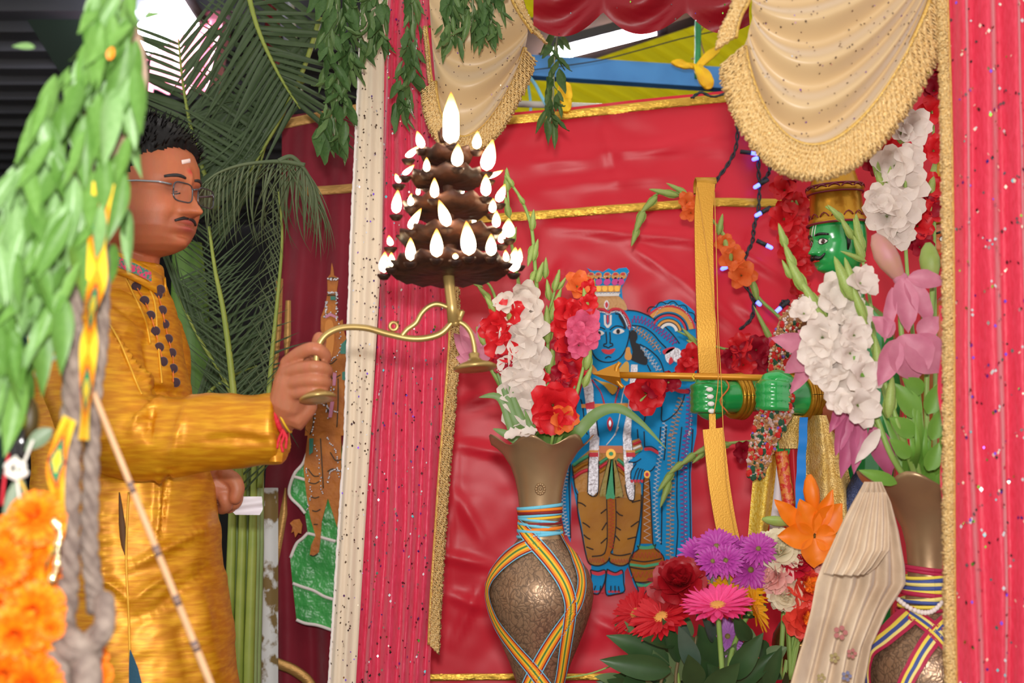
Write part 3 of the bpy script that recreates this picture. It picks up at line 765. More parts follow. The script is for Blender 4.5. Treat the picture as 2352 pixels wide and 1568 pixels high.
# halo fan by the raised hand
ctr = (1080, 640)
def arc(r0, r1, a0, a1, n=14, sx=1.0): 
    o_ = [c1(ctr[0] + r1 * sx * math.cos(math.radians(lerp(a0, a1, k / n))), ctr[1] - r1 * math.sin(math.radians(lerp(a0, a1, k / n)))) for k in range(n + 1)]
    i_ = [c1(ctr[0] + r0 * sx * math.cos(math.radians(lerp(a1, a0, k / n))), ctr[1] - r0 * math.sin(math.radians(lerp(a1, a0, k / n)))) for k in range(n + 1)]
    return o_ + i_
for r0, r1, m in ((60, 86, FW), (96, 118, FO), (124, 140, FB), (146, 162, FR), (186, 226, FO), (226, 244, FR)):
    pc('fan_arc', arc(r0, r1, 8, 150 if r1 < 170 else 138), m, 2, sm=0)
obj('fan_outline', comb([cord([c1(ctr[0] + r * math.cos(math.radians(a)), ctr[1] - r * math.sin(math.radians(a))) for a in range(6, 150, 8)], DF - 0.009, 1.3, 0) for r in (90, 121, 170)] +
    [cord([c1(ctr[0] + (250 + 34 * abs(math.sin(a * 0.135))) * math.cos(math.radians(a)), ctr[1] - (250 + 34 * abs(math.sin(a * 0.135))) * math.sin(math.radians(a))) for a in range(8, 140, 4)], DF - 0.009, 1.3, 0)]), FK, fig, kind='stuff')
pc('conch', L1((1050, 830), (1090, 790), (1150, 780), (1190, 810), (1186, 880), (1150, 910), (1110, 890), (1086, 920), (1056, 890)), FS, 4)
pc('conch_mouth', L1((1100, 860), (1124, 900), (1090, 930), (1082, 900)), FR, 5)
pc('armlet', L1((1030, 800), (1120, 770), (1130, 790), (1046, 840)), FR, 4)
pc('armlet', L1((1110, 1130), (1180, 1150), (1255, 1156), (1258, 1186), (1180, 1186), (1112, 1150)), FR, 4)
pc('flute', L1((830, 1330), (990, 1240), (1000, 1260), (842, 1356)), FO, 5, sm=0)
# cape loop stitching
def loops(pts, n, amp, m, name):
    """looping chain stitch along a path of photo pixels"""
    path = crom(pts, 12); L = [0]
    for a, b in zip(path, path[1:]): L.append(L[-1] + math.hypot(b[0] - a[0], b[1] - a[1]))
    out = []
    for k in range(n * 10 + 1):
        s = L[-1] * k / (n * 10)
        i = max(0, min(len(L) - 2, next((j for j in range(len(L) - 1) if L[j + 1] >= s), len(L) - 2)))
        f = (s - L[i]) / max(L[i + 1] - L[i], 1e-6); x = lerp(path[i][0], path[i + 1][0], f); y = lerp(path[i][1], path[i + 1][1], f)
        tx, ty = path[i + 1][0] - path[i][0], path[i + 1][1] - path[i][1]; q = math.hypot(tx, ty) or 1
        ph = 2 * PI * n * k / (n * 10)
        o_, al = amp * math.sin(ph), 2.2 * math.sin(2 * ph)
        out.append((x - ty / q * o_ + tx / q * al, y + tx / q * o_ + ty / q * al))
    return obj(name, cord(out, DF - 0.0075, 1.1, 0, 4), m, fig)
loops(L1((750, 520), (850, 530), (960, 590), (1060, 670), (1150, 740)), 15, 8, FV, 'loop_stitching')
loops(L1((770, 600), (850, 650), (930, 720), (990, 800)), 10, 8, FT, 'loop_stitching')
loops(L1((840, 770), (900, 850), (960, 930), (1000, 990)), 8, 7, FL, 'loop_stitching')
loops(L1((1270, 1140), (1270, 1300), (1260, 1560)) + L2((1250, 60), (1225, 250), (1215, 500), (1220, 800), (1220, 1170)), 42, 8, FV, 'loop_stitching')
loops(L1((1200, 1230), (1150, 1400), (1120, 1560)) + L2((1110, 80), (1105, 300), (1100, 600), (1095, 900), (1090, 1180)), 40, 9, FT, 'loop_stitching')
loops(L1((1050, 1450), (1040, 1560)) + L2((1030, 100), (1010, 240), (980, 400), (960, 700), (980, 950), (1000, 1050)), 30, 6, FL, 'loop_stitching')
loops(L2((160, 380), (150, 480), (130, 600), (135, 760), (160, 900), (170, 990)), 20, 6, FL, 'loop_stitching')
def dots(pts, n, m, r=1.6, lay=3.4, name='glitter_dots'):
    path = crom(pts, 10)
    return [sphere(P(path[int(k * (len(path) - 1) / n)][0] + U(-1, 1), path[int(k * (len(path) - 1) / n)][1] + U(-1, 1), DF - 0.003 * lay), r * S(DF), 5, 3) for k in range(n + 1)]
gl = dots(L1((1290, 1150), (1285, 1400), (1270, 1560)) + L2((1260, 60), (1235, 400), (1232, 800), (1235, 1170)), 70, GLT) + dots(L2((1120, 60), (1105, 400), (1100, 800), (1100, 1180)), 50, GLT) + \
     dots(L1((412, 120), (480, 150), (560, 120), (640, 150), (720, 100)), 24, GLT) + dots(L1((410, 284), (640, 284)), 18, GLT, lay=5) + dots(L1((440, 446), (535, 466), (640, 450), (710, 540), (734, 620)), 30, GLT, lay=4.5) + \
     dots(L1((760, 590), (860, 660), (960, 760), (1010, 830)), 24, GLT) + dots(L1((830, 770), (900, 870), (970, 970)), 18, GLT) + dots(L1((950, 500), (1010, 420), (1110, 390), (1220, 440), (1280, 540)), 30, GLT, lay=4)
obj('glitter_dots', comb(gl), GLT, fig, kind='stuff')
# waist cloth and dhoti
pc('sash', L2((210, 340), (360, 215), (370, 260), (460, 170), (665, 170), (680, 240), (690, 330), (830, 520), (834, 620), (700, 640), (440, 600), (270, 590), (230, 520)), M('sash_gold', (186, 128, 40), 0.5, bump=(90, 0.8, 0.004)), 2, sm=0)
pc('sash_end', L2((750, 124), (815, 104), (850, 200), (760, 276)), M('sash_gold'), 3, sm=0)
for k in range(3):
    obj('sash_stripe', cord(L2((220, 350 + 56 * k), (290, 300 + 56 * k), (356, 262 + 62 * k)), DF - 0.012, 4.5), (FN, FG, FR)[k], fig)
    obj('sash_stripe', cord(L2((620, 290 + 45 * k), (660, 320 + 45 * k), (690, 350 + 45 * k)), DF - 0.012, 4), (FN, FR, FG)[k], fig)
    obj('sash_stripe', cord(L2((456, 330 + 40 * k), (500, 300 + 40 * k), (530, 280 + 40 * k)), DF - 0.012, 4), (FN, FR, FG)[k], fig)
    obj('sash_stripe', cord(L2((760, 160 + 40 * k), (832, 130 + 40 * k)), DF - 0.014, 3.6), (FR, FW, FN)[k], fig)
pc('belt', L2((456, 170), (664, 172), (668, 236), (450, 236)), M('sash_red_gold', (204, 110, 50), 0.5), 3, sm=0)
pc('dhoti_leg', L2((270, 590), (440, 600), (520, 640), (528, 900), (522, 1060), (490, 1150), (400, 1166), (344, 1150), (300, 900), (262, 700)), FG, 3)
pc('dhoti_leg', L2((600, 640), (700, 640), (834, 600), (828, 760), (780, 1000), (750, 1130), (680, 1150), (580, 1130), (604, 980), (606, 800)), FG, 3)
pc('dhoti_cuff', L2((344, 1150), (400, 1170), (500, 1140), (545, 1190), (500, 1240), (410, 1252), (360, 1220)), FG, 4)
pc('dhoti_cuff', L2((560, 1136), (680, 1160), (750, 1140), (716, 1230), (640, 1256), (556, 1220)), FG, 4)
pc('dhoti_pleat', L2((520, 620), (600, 620), (604, 900), (580, 1080), (530, 1200), (500, 1180), (528, 1060)), M('pleat_gold', (166, 98, 14), 0.6, spec=0.2), 5, sm=0)
for k, (xa, xb, y) in enumerate(((460, 520, 620), (512, 600, 640), (590, 668, 625))):
    pc('sash_fan', L2((545 + 14 * k, 290), (570 + 10 * k, 290), (xb, y - 20), ((xa + xb) / 2, y), (xa, y - 20)), FN if k == 1 else M('sash_olive', (150, 132, 50), 0.5, bump=(90, 0.8, .004)), 6, sm=3)
pc('buckle', [c2(560 + 44 * math.cos(q * PI / 6), 244 + 46 * math.sin(q * PI / 6)) for q in range(12)], M('gold_thread'), 7)
pc('buckle_stone', [c2(562 + 20 * math.cos(q * PI / 6), 242 + 18 * math.sin(q * PI / 6)) for q in range(12)], FN, 9)
def zig(x0, x1, y0, y1, n): return [c2(lerp(x0, x1, 0.5 + 0.5 * (-1) ** k), lerp(y0, y1, k / n)) for k in range(n + 1)]
def zigh(x0, x1, y0, y1, n, sl=0): return [c2(lerp(x0, x1, k / n), lerp(y0, y1, 0.5 + 0.5 * (-1) ** k) + sl * k / n) for k in range(n + 1)]
obj('red_zigzag', comb([cord(zig(546, 588, 650, 1090, 28), DF - 0.020, 1.2, 0), cord(zigh(362, 500, 1180, 1222, 12), DF - 0.0175, 1.2, 0), cord(zigh(566, 720, 1190, 1226, 12), DF - 0.0175, 1.2, 0)]), FR, fig, kind='stuff')
fold = [L2((262, 680), (300, 690), (336, 716)), L2((306, 860), (340, 880), (372, 906)), L2((316, 970), (350, 1000), (376, 1012)), L2((340, 1080), (380, 1096), (404, 1104)), L2((470, 780), (520, 740)), L2((480, 930), (524, 860)), L2((470, 1050), (524, 1000)),
        L2((610, 760), (640, 790), (670, 800)), L2((606, 900), (650, 930)), L2((604, 980), (640, 1024)), L2((740, 900), (810, 850)), L2((710, 1010), (790, 990)), L2((750, 680), (826, 660)),
        L2((262, 600), (262, 760), (300, 960), (336, 1150), (370, 1230), (450, 1250), (520, 1220), (552, 1180)), L2((836, 610), (826, 800), (780, 1040), (740, 1200), (660, 1250), (560, 1222), (548, 1180)), L2((524, 640), (530, 900), (524, 1070), (490, 1150), (390, 1166)),
        L2((602, 650), (606, 880), (580, 1080), (560, 1136), (640, 1158), (740, 1140)), L2((460, 600), (512, 620), (552, 640), (610, 634), (660, 624), (664, 590), (600, 300)), L2((460, 600), (500, 450), (540, 300)), L2((516, 600), (540, 400), (552, 300)),
        L2((352, 590), (358, 400), (366, 240)), L2((352, 596), (400, 626), (446, 580), (450, 300)), L2((690, 520), (706, 600), (730, 656), (768, 654), (776, 520)), L2((212, 350), (240, 560), (262, 610))]
obj('black_outline', comb([cord(q, DF - 0.018, 1.5, 4) for q in fold]), FK, fig, kind='stuff')
# hand, mace, feet
pc('hand', L2((720, 310), (780, 270), (850, 226), (940, 228), (968, 280), (958, 360), (920, 396), (860, 400), (850, 480), (800, 490), (740, 480), (740, 400), (790, 330), (780, 310), (730, 326)), FB, 7)
for k in range(4): pc('fingernail', L2((736 + 30 * k, 478), (760 + 30 * k, 476), (758 + 30 * k, 500), (742 + 30 * k, 500)), FR, 8)
pc('bangle', L2((864, 190), (920, 186), (984, 220), (984, 248), (920, 214), (866, 214)), FR, 8)
obj('black_outline', comb([cord(q, DF - 0.026, 1.3, 4) for q in (L2((720, 312), (780, 318), (834, 286)), L2((766, 480), (790, 400), (812, 370)), L2((796, 484), (818, 400), (834, 376)), L2((826, 484), (842, 400), (852, 380)), L2((960, 350), (920, 396), (860, 396)), L2((862, 180), (930, 178), (986, 216)), L2((740, 470), (744, 400), (790, 330)))]), FK, fig, kind='stuff')
pc('mace_handle', L2((864, 456), (906, 456), (924, 700), (944, 1050), (826, 1050), (840, 800), (852, 600)), M('pleat_gold'), 5, sm=0)
pc('mace_knob', [c2(886 + 28 * math.cos(q * PI / 6), 428 + 34 * math.sin(q * PI / 6)) for q in range(12)], M('gold_thread'), 8)
pc('mace_knob_stone', [c2(886 + 15 * math.cos(q * PI / 6), 428 + 18 * math.sin(q * PI / 6)) for q in range(12)], FR, 10)
pc('mace_head', L2((810, 1100), (960, 1092), (1010, 1130), (1046, 1200), (1040, 1290), (1000, 1350), (945, 1400), (800, 1400), (750, 1330), (726, 1240), (740, 1170)), M('pleat_gold'), 5)
pc('mace_collar', L2((806, 1060), (840, 1072), (900, 1072), (962, 1056), (956, 1088), (900, 1100), (840, 1100), (808, 1090)), FN, 6)
pc('mace_band', L2((730, 1226), (860, 1244), (1040, 1210), (1042, 1236), (870, 1266), (730, 1250)), FN, 6, sm=0)
pc('mace_collar', L2((784, 1400), (850, 1416), (935, 1396), (930, 1424), (850, 1440), (790, 1426)), FN, 6)
pc('mace_tip', L2((802, 1440), (908, 1440), (838, 1524)), FR, 4, sm=0)
obj('red_zigzag', comb([cord(zigh(760, 1020, 1130, 1180, 16), DF - 0.022, 1.2, 0), cord(zigh(750, 1020, 1310, 1360, 14, -20), DF - 0.022, 1.2, 0)]), FR, fig, kind='stuff')
obj('white_zigzag', cord(zig(858, 916, 480, 1030, 18), DF - 0.0205, 1.0, 0), FW, fig)
obj('black_outline', comb([cord(q, DF - 0.0215, 1.5, 4) for q in (L2((858, 460), (846, 700), (824, 1050), (800, 1070), (810, 1100), (744, 1160), (726, 1240), (760, 1350), (790, 1420), (838, 1526), (920, 1420), (1000, 1350), (1044, 1260), (1030, 1160), (960, 1096), (966, 1056), (940, 1046), (922, 700), (908, 470)),
    L2((744, 1196), (870, 1214), (1020, 1184)), L2((734, 1262), (870, 1282), (1040, 1250)), L2((780, 1396), (860, 1400), (940, 1384)))]), FK, fig, kind='stuff')
for X, w, T in ((384, 124, 5), (530, 132, 5)):
    pc('anklet', L2((X - 6, 1288), (X + w * .5, 1308), (X + w, 1290), (X + w, 1318), (X + w * .5, 1338), (X - 6, 1316)), FR, 3)
    for k in range(4): pc('toenail', L2((X + 6 + 28 * k, 1474), (X + 28 + 28 * k, 1474), (X + 26 + 28 * k, 1492), (X + 8 + 28 * k, 1492)), FR, 2)
obj('black_outline', comb([cord(q, DF - 0.0135, 1.4, 4) for q in (L2((376, 1290), (384, 1340), (372, 1470), (430, 1506), (466, 1480), (508, 1380), (510, 1290), (440, 1300), (376, 1286)), L2((526, 1280), (600, 1312), (664, 1290), (676, 1400), (682, 1480), (600, 1506), (522, 1510), (514, 1400), (528, 1280)), L2((410, 1470), (424, 1430)), L2((560, 1480), (562, 1430)), L2((600, 1482), (598, 1430)), L2((636, 1482), (630, 1434)), L2((464, 1476), (470, 1430)))]), FK, fig, kind='stuff')

# ------------------------------------------------------------------ orange and green figure on the maroon curtain
DG = 3.395
def c3(X, Y): return (580 + X / 3.5625, 560 + Y / 3.5625)
def c4(X, Y): return (580 + X / 3.1375, 1000 + Y / 3.1375)
def L3(*a): return [c3(*p) for p in a]
def L4(*a): return [c4(*p) for p in a]
t2 = thing('embroidered_figure', 'orange embroidered figure over a green cloth shape on the maroon curtain', 'embroidery', P(740, 1440, DG))
AO = M('ochre_felt', (200, 122, 36), 0.6, bump=(60, 0.6, 0.006), var=(30, (170, 96, 26), 0.2))
GS = M('green_satin', (70, 176, 84), 0.35, spec=0.5, bump=(24, 0.8, 0.012), var=(16, (44, 140, 62), 0.2))
def pg(name, pts, m, lay, th=0.005, sm=2): return obj(name, patch(pts, DG - 0.003 * lay, th, sm), m, t2, False)
pg('green_ground', L4((420, 30), (380, 160), (300, 280), (262, 420), (340, 510), (380, 560), (400, 700), (360, 760), (316, 780), (274, 880), (290, 1060), (320, 1330), (470, 1370), (580, 1400), (660, 1400), (660, 400), (640, 30)), GS, 0, sm=0)
obj('white_piping', comb([tube([P(x, y, DG - 0.008) for x, y in crom(q, 5)], 0.004, 6) for q in (L4((420, 30), (370, 190), (300, 280), (264, 420), (340, 510), (380, 560)), L4((300, 296), (340, 306), (380, 318)), L4((400, 700), (360, 740), (316, 780), (274, 880)),
    L4((400, 704), (450, 716), (520, 740), (600, 762)), L4((290, 1064), (360, 1090), (440, 1116), (520, 1160), (600, 1184)), L4((316, 1326), (380, 1352), (470, 1366), (580, 1404)))]), M('white_edge'), t2, kind='stuff')
pg('body', L3((650, 155), (664, 215), (668, 260), (706, 280), (690, 400), (690, 560), (706, 640), (740, 620), (745, 700), (770, 780), (770, 1568), (430, 1568), (450, 1330), (520, 1250), (590, 1180), (600, 950), (590, 800), (560, 700), (562, 600), (600, 500), (616, 400), (614, 280), (640, 250)), AO, 3, sm=0)
pg('legs', L4((400, 0), (640, 0), (640, 600), (612, 660), (545, 450), (500, 620), (490, 760), (480, 840), (440, 866), (414, 862), (424, 790), (456, 720), (420, 600), (390, 420), (370, 240)), AO, 3, sm=0)
pg('foot', L4((340, 600), (300, 606), (272, 630), (290, 660), (282, 700), (300, 690), (310, 734), (330, 700), (352, 706), (360, 640)), AO, 3, sm=0)
pg('face', L3((600, 640), (640, 620), (664, 660), (670, 800), (650, 920), (620, 960), (596, 900), (592, 760)), M('ochre_face', (216, 136, 44), 0.55), 5)
gl2 = []
rnd = random.Random(4)
for q in (L3((620, 290), (700, 290)), L3((618, 400), (694, 402)), L3((606, 480), (600, 560)), L3((690, 420), (690, 600)), L3((590, 600), (640, 566), (690, 620)), L3((700, 660), (720, 860), (640, 950)), L3((610, 1000), (640, 1200), (600, 1380)), L3((680, 1050), (660, 1220), (620, 1420)), L3((520, 1300), (490, 1560)), L3((560, 1300), (690, 1380)), L4((430, 40), (470, 140), (490, 300), (500, 420)), L4((540, 20), (600, 120), (620, 300)), L4((390, 240), (420, 400), (390, 540)), L4((540, 340), (560, 260), (620, 250))):
    path = crom(q, 10)
    for k in range(16):
        a = path[int(k * (len(path) - 1) / 15)]; gl2.append(sphere(P(a[0] + rnd.uniform(-2, 2), a[1] + rnd.uniform(-2, 2), DG - 0.016), 0.0026, 5, 3))
obj('glitter_dots', comb(gl2), GLT, t2, kind='stuff')
obj('dark_outline', comb([cord(q, DG - 0.0155, 1.4, 4) for q in (L3((616, 284), (650, 276), (704, 286)), L3((612, 420), (690, 420)), L3((590, 580), (640, 570), (690, 600)), L3((600, 960), (640, 980), (690, 940)), L3((640, 1000), (650, 1100), (720, 1070)), L3((620, 1200), (600, 1300), (640, 1420)), L3((480, 1320), (500, 1450), (470, 1560)), L3((700, 1100), (700, 1300), (690, 1500)),
    L4((400, 240), (440, 290), (480, 290)), L4((410, 340), (450, 346), (480, 330)), L4((420, 440), (450, 450), (480, 440)), L4((430, 540), (460, 546), (490, 530)), L4((440, 640), (470, 640)), L4((560, 120), (600, 180), (640, 170)), L4((540, 260), (580, 240), (640, 260)), L4((490, 20), (500, 200), (510, 380)), L4((416, 860), (440, 868), (470, 852)))]), M('dark_thread', (60, 54, 40), 0.6), t2, kind='stuff')
for q, m in ((L3((640, 430), (680, 430), (680, 460), (640, 460)), 'teal'), (L3((730, 820), (770, 780), (770, 900), (720, 900)), 'teal'), (L3((660, 1050), (690, 1060), (680, 1160), (656, 1160)), 'mauve'), (L3((640, 1290), (670, 1290), (650, 1420), (622, 1420)), 'mauve'), (L3((735, 1050), (765, 1040), (765, 1120), (735, 1110)), 'teal'), (L3((600, 585), (640, 566), (684, 590), (684, 610), (640, 590), (600, 610)), 'mauve'), (L4((410, 20), (440, 20), (436, 120), (410, 140)), 'teal')):
    pg('stitched_patch', q, M('teal_thread', (40, 124, 104), 0.5) if m == 'teal' else M('mauve_thread', (206, 130, 160), 0.5), 5, sm=0)
# ------------------------------------------------------------------ altar table, vases, oil lamp
TZ = 0.57
t = thing('altar_table', 'altar table under a red cloth carrying the vases and statues', 'table', (0.45, 2.8, 0))
obj('table_cloth', box((0.585, 2.74, TZ - 0.015), (1.25, 1.14, 0.03)), M('table_red', (150, 20, 36), 0.6), t, False)
obj('cloth_drop', sheet([(0, 0, 1)], 2.0, 1, 1) if False else box((0.585, 2.165, TZ / 2 + 0.02), (1.25, 0.02, TZ - 0.06)), M('table_red'), t, False)
for x in (0.0, 1.17):
    for y in (2.22, 3.3): obj('leg', box((x, y, TZ / 2 - 0.015), (0.05, 0.05, TZ - 0.03)), M('wood_brown', (90, 60, 40), 0.6), t, False)

BRASS = M('engraved_brass', (156, 126, 98), 0.36, metal=0.5, engrave=(120, (112, 90, 72)))
BRASS2 = M('smooth_brass', (172, 142, 104), 0.36, metal=0.5, bump=(30, 0.1, 0.004), var=(12, (148, 120, 88), 0.25))
RIB = [M('rib_cyan', (110, 196, 224), 0.6), M('rib_maroon', (130, 26, 30), 0.6), M('rib_orange', (236, 130, 30), 0.6), M('rib_yellow', (240, 190, 50), 0.6), M('rib_green', (70, 130, 60), 0.6)]
RIB2 = [M('rib_crimson', (176, 26, 70), 0.6), M('rib_cream', (238, 222, 130), 0.6), M('rib_blue', (60, 80, 150), 0.6), M('rib_yellow2', (236, 214, 80), 0.6)]
class Vase:
    def __init__(s, name, label, ax, d, prof, base_py, wav, nw):
        s.ax, s.d, s.prof = ax, d, prof
        s.c = P(ax, prof[0][0], d); k = S(d)
        s.t = thing(name, label, 'vase', (s.c.x, d, TZ))
        z = lambda py: P(ax, py, d).z
        neck_i = next(i for i, p in enumerate(prof) if p[2])
        def W(th, i, r, zz):
            w = wav * math.exp(-i / 2.0) if i < 6 else 0
            return r * (1 + 0.06 * w / wav * math.cos(nw * th)) if wav else r, zz + w * math.cos(nw * th)
        full = [(p[1] * k, z(p[0])) for p in prof]
        full[-1] = (full[-1][0], TZ)
        up, lo = full[:neck_i + 1], full[neck_i:]
        o_ = lathe(up, 56, (s.c.x, d, 0), W)
        inner = [(max(r - 0.004, 0.001), zz - 0.001) for r, zz in up]
        i_ = lathe(inner, 56, (s.c.x, d, 0), W)
        rimv, rimf = comb([(o_[0], o_[1]), (i_[0], [tuple(reversed(f)) for f in i_[1]])])
        n0 = len(o_[0])
        rimf += [(kk, n0 + kk, n0 + (kk + 1) % 56, (kk + 1) % 56) for kk in range(56)]
        obj('neck', (rimv, rimf), BRASS2, s.t)
        lv, lf = lathe(lo, 56, (s.c.x, d, 0)); lf.append(tuple(range(len(lv) - 56, len(lv))))
        obj('body', (lv, lf), BRASS, s.t)
    def r(s, py): return interp([(p[0], p[1]) for p in s.prof], py)[0]
    def surf(s, px, py, off=0.002, back=False):
        r = s.r(py); q = max(-0.999, min(0.999, (px - s.ax) / r)); th = math.asin(q)
        k = S(s.d); c = P(s.ax, py, s.d); rr = r * k + off
        return Vector((c.x + rr * math.sin(th), s.d - rr * math.cos(th), c.z))
    def ribbon(s, path, wpx, mats, cols, name='ribbon'):
        path = crom(path, 8); V, F, X = [], [], []
        n = len(cols)
        tot = sum(c[1] for c in cols); edges = [0]
        for c in cols: edges.append(edges[-1] + c[1] / tot)
        for i, (x, y) in enumerate(path):
            a, b = path[max(i - 1, 0)], path[min(i + 1, len(path) - 1)]
            tx, ty = b[0] - a[0], b[1] - a[1]; q = math.hypot(tx, ty) or 1
            nx, ny = -ty / q, tx / q
            f = math.sqrt(max(0.12, 1 - ((x - s.ax) / s.r(y)) ** 2))
            for e in edges:
                V.append(s.surf(x + nx * (e - .5) * wpx * (f if abs(nx) > .4 else 1), y + ny * (e - .5) * wpx, 0.004 + 0.0015 * (i % 1)))
        for i in range(len(path) - 1):
            for k in range(n):
                a = i * (n + 1) + k; F.append((a, a + 1, a + n + 2, a + n + 1)); X.append(cols[k][0])
        return obj(name, (V, F), mats, s.t, True, X)
    def ring(s, py, tilt, wpx, m, name='ribbon_turn'):
        k = S(s.d); pts = []
        for q in range(25):
            th = 2 * PI * q / 24; y = py + tilt * math.sin(th); c = P(s.ax, y, s.d); rr = s.r(py) * k + 0.003
            pts.append(Vector((c.x + rr * math.sin(th), s.d - rr * math.cos(th), c.z)))
        return obj(name, tube(pts, wpx * k, 6, False, flat=0.45), m, s.t)
pv = [(1010, 118, 0), (1016, 112, 0), (1026, 100, 0), (1040, 86, 0), (1070, 67, 0), (1100, 57, 0), (1130, 51, 0), (1160, 48, 0), (1190, 45, 0), (1218, 47, 0), (1236, 50, 1), (1250, 60, 0), (1280, 89, 0), (1310, 110, 0), (1340, 120, 0), (1370, 121, 0), (1400, 116, 0), (1440, 103, 0), (1480, 87, 0), (1520, 70, 0), (1568, 54, 0), (1610, 42, 0), (1640, 46, 0), (1680, 66, 0), (1705, 70, 0)]
vl = Vase('brass_vase', 'tall engraved brass vase wound with rainbow ribbon and holding gladioli, left of the blue figure', 1240, 2.65, pv, 1700, 0.010, 7)
cols = [(0, .5), (1, .7), (2, 1), (3, 1), (4, .9), (3, 1), (2, 1), (1, .7), (0, .5)]
vl.ribbon([(1190, 1196), (1225, 1240), (1262, 1285), (1290, 1330), (1303, 1375), (1300, 1420), (1292, 1480), (1284, 1540), (1276, 1580)], 32, RIB, cols)
vl.ribbon([(1284, 1215), (1312, 1270), (1328, 1320), (1320, 1370), (1296, 1410), (1270, 1450), (1243, 1500), (1217, 1560), (1208, 1590)], 30, RIB, cols)
vl.ribbon([(1240, 1238), (1190, 1262), (1148, 1300), (1126, 1340), (1128, 1380), (1148, 1430), (1185, 1480), (1225, 1530), (1258, 1580)], 30, RIB, cols)
for k in range(11): vl.ring(1163 + 6.4 * k, U(-7, 7), U(3, 4.5), RIB[(0, 2, 1, 0, 3, 0, 1, 0, 2, 0, 0)[k]])
# engraved flower on the neck
obj('engraved_flower', comb([sphere(vl.surf(1240 + 9 * math.cos(a * PI / 6), 1122 + 11 * math.sin(a * PI / 6), 0.001), 0.0032, 6, 4) for a in range(12)] + [sphere(vl.surf(1240, 1122, 0.001), 0.003, 6, 4)]), BRASS2, vl.t, kind='stuff')
pr = [(1097, 152, 0), (1104, 146, 0), (1118, 134, 0), (1140, 110, 0), (1170, 82, 0), (1210, 60, 0), (1250, 51, 0), (1300, 48, 0), (1340, 50, 0), (1380, 56, 1), (1400, 68, 0), (1430, 100, 0), (1470, 130, 0), (1510, 147, 0), (1560, 150, 0), (1620, 136, 0), (1700, 96, 0), (1760, 62, 0), (1790, 72, 0)]
vr = Vase('brass_vase', 'large brass vase with crimson and blue ribbons and lilies behind the right curtain', 2130, 2.35, pr, 1790, 0.012, 6)
cols2 = [(0, 1), (1, .8), (2, 1), (3, .8), (0, 1)]
vr.ribbon([(2080, 1405), (2030, 1450), (1995, 1490), (1986, 1540), (1990, 1600)], 34, RIB2, cols2)
vr.ribbon([(2080, 1400), (2120, 1440), (2150, 1490), (2170, 1540), (2180, 1600)], 34, RIB2, cols2)
vr.ribbon([(2176, 1400), (2130, 1430), (2090, 1470), (2060, 1520), (2045, 1560), (2040, 1600)], 34, RIB2, cols2)
for k in range(12): vr.ring(1306 + 8.2 * k, U(-9, 9), U(4, 6), RIB2[(0, 0, 3, 2, 1, 2, 3, 0, 1, 2, 3, 0)[k]])
pl = thing('pearl_string', 'string of small white pearls looped round the neck of the large right vase', 'beads', vr.surf(2110, 1400, 0.02))
PRL = M('pearl', (236, 224, 218), 0.25, coat=0.4)
for k in range(22):
    f = k / 21; x = 2064 + 112 * f; y = 1372 + 26 * math.sin(PI * min(1, f * 1.35)) - 22 * max(0, f - .5)
    obj('pearl', sphere(vr.surf(max(x, 2084), y, 0.010) + Vector(((x - 2084) * S(2.35) if x < 2084 else 0, -0.004, 0)), 0.0042, 8, 6), PRL, pl)
# small brass pot
t = thing('brass_pot', 'small dark brass pot standing between the flowers and the pleated cloth', 'pot', (P(1830, 1480, 2.72).x, 2.72, TZ))
k = S(2.72); cx = P(1836, 1480, 2.72)
prof = [(1398, 44), (1402, 30), (1416, 26), (1430, 44), (1455, 58), (1480, 62), (1505, 56), (1530, 40), (1545, 30), (1580, 40), (1650, 44)]
pp = [(r * k, P(1836, y, 2.72).z) for y, r in prof]; pp.append((44 * k, TZ))
v_, f_ = lathe(pp, 36, (cx.x, 2.72, 0)); obj('body', (v_, f_), M('dark_brass', (112, 84, 44), 0.28, metal=0.85, bump=(30, 0.2, 0.003), stretch=(.2, .2, 6)), t)

# ------------------------------------------------------------------ tiered oil lamp
DLM = 2.2
LB = M('lamp_brass', (190, 160, 98), 0.32, metal=0.6, var=(20, (168, 138, 80), 0.2))
SOOT = M('sooty_brass', (84, 46, 28), 0.55, metal=0.35, spec=0.4, bump=(40, 0.6, 0.006), var=(30, (34, 22, 18), 0.2))
def flame_mat():
    m = bpy.data.materials.new('flame'); m.use_nodes = True; nt = m.node_tree
    for n in list(nt.nodes): nt.nodes.remove(n)
    out = nt.nodes.new('ShaderNodeOutputMaterial'); em = nt.nodes.new('ShaderNodeEmission')
    at = nt.nodes.new('ShaderNodeAttribute'); at.attribute_name = 'wick_glow'
    cr = nt.nodes.new('ShaderNodeValToRGB')
    e = cr.color_ramp.elements
    e[0].position = 0.0; e[0].color = (1.0, 0.30, 0.03, 1); e[1].position = 1.0; e[1].color = (1, 0.93, 0.72, 1)
    x = e.new(0.3); x.color = (1.0, 0.55, 0.12, 1)
    mp = nt.nodes.new('ShaderNodeMapRange'); mp.inputs['To Min'].default_value = 1.2; mp.inputs['To Max'].default_value = 24.0
    nt.links.new(at.outputs['Color'], cr.inputs[0]); nt.links.new(at.outputs['Color'], mp.inputs['Value'])
    nt.links.new(cr.outputs[0], em.inputs['Color']); nt.links.new(mp.outputs[0], em.inputs['Strength']); nt.links.new(em.outputs[0], out.inputs[0])
    return m
FLM = flame_mat()
lamp = thing('oil_lamp', 'brass tiered oil lamp with dozens of burning wicks held up by the man', 'oil lamp', P(1035, 740, DLM))
KL = S(DLM)
AX = P(1034, 625, DLM); TILT = Matrix.Translation(AX) @ rotx(math.radians(-6)) @ roty(math.radians(-2))
def lz(py): return (625 - py) * KL
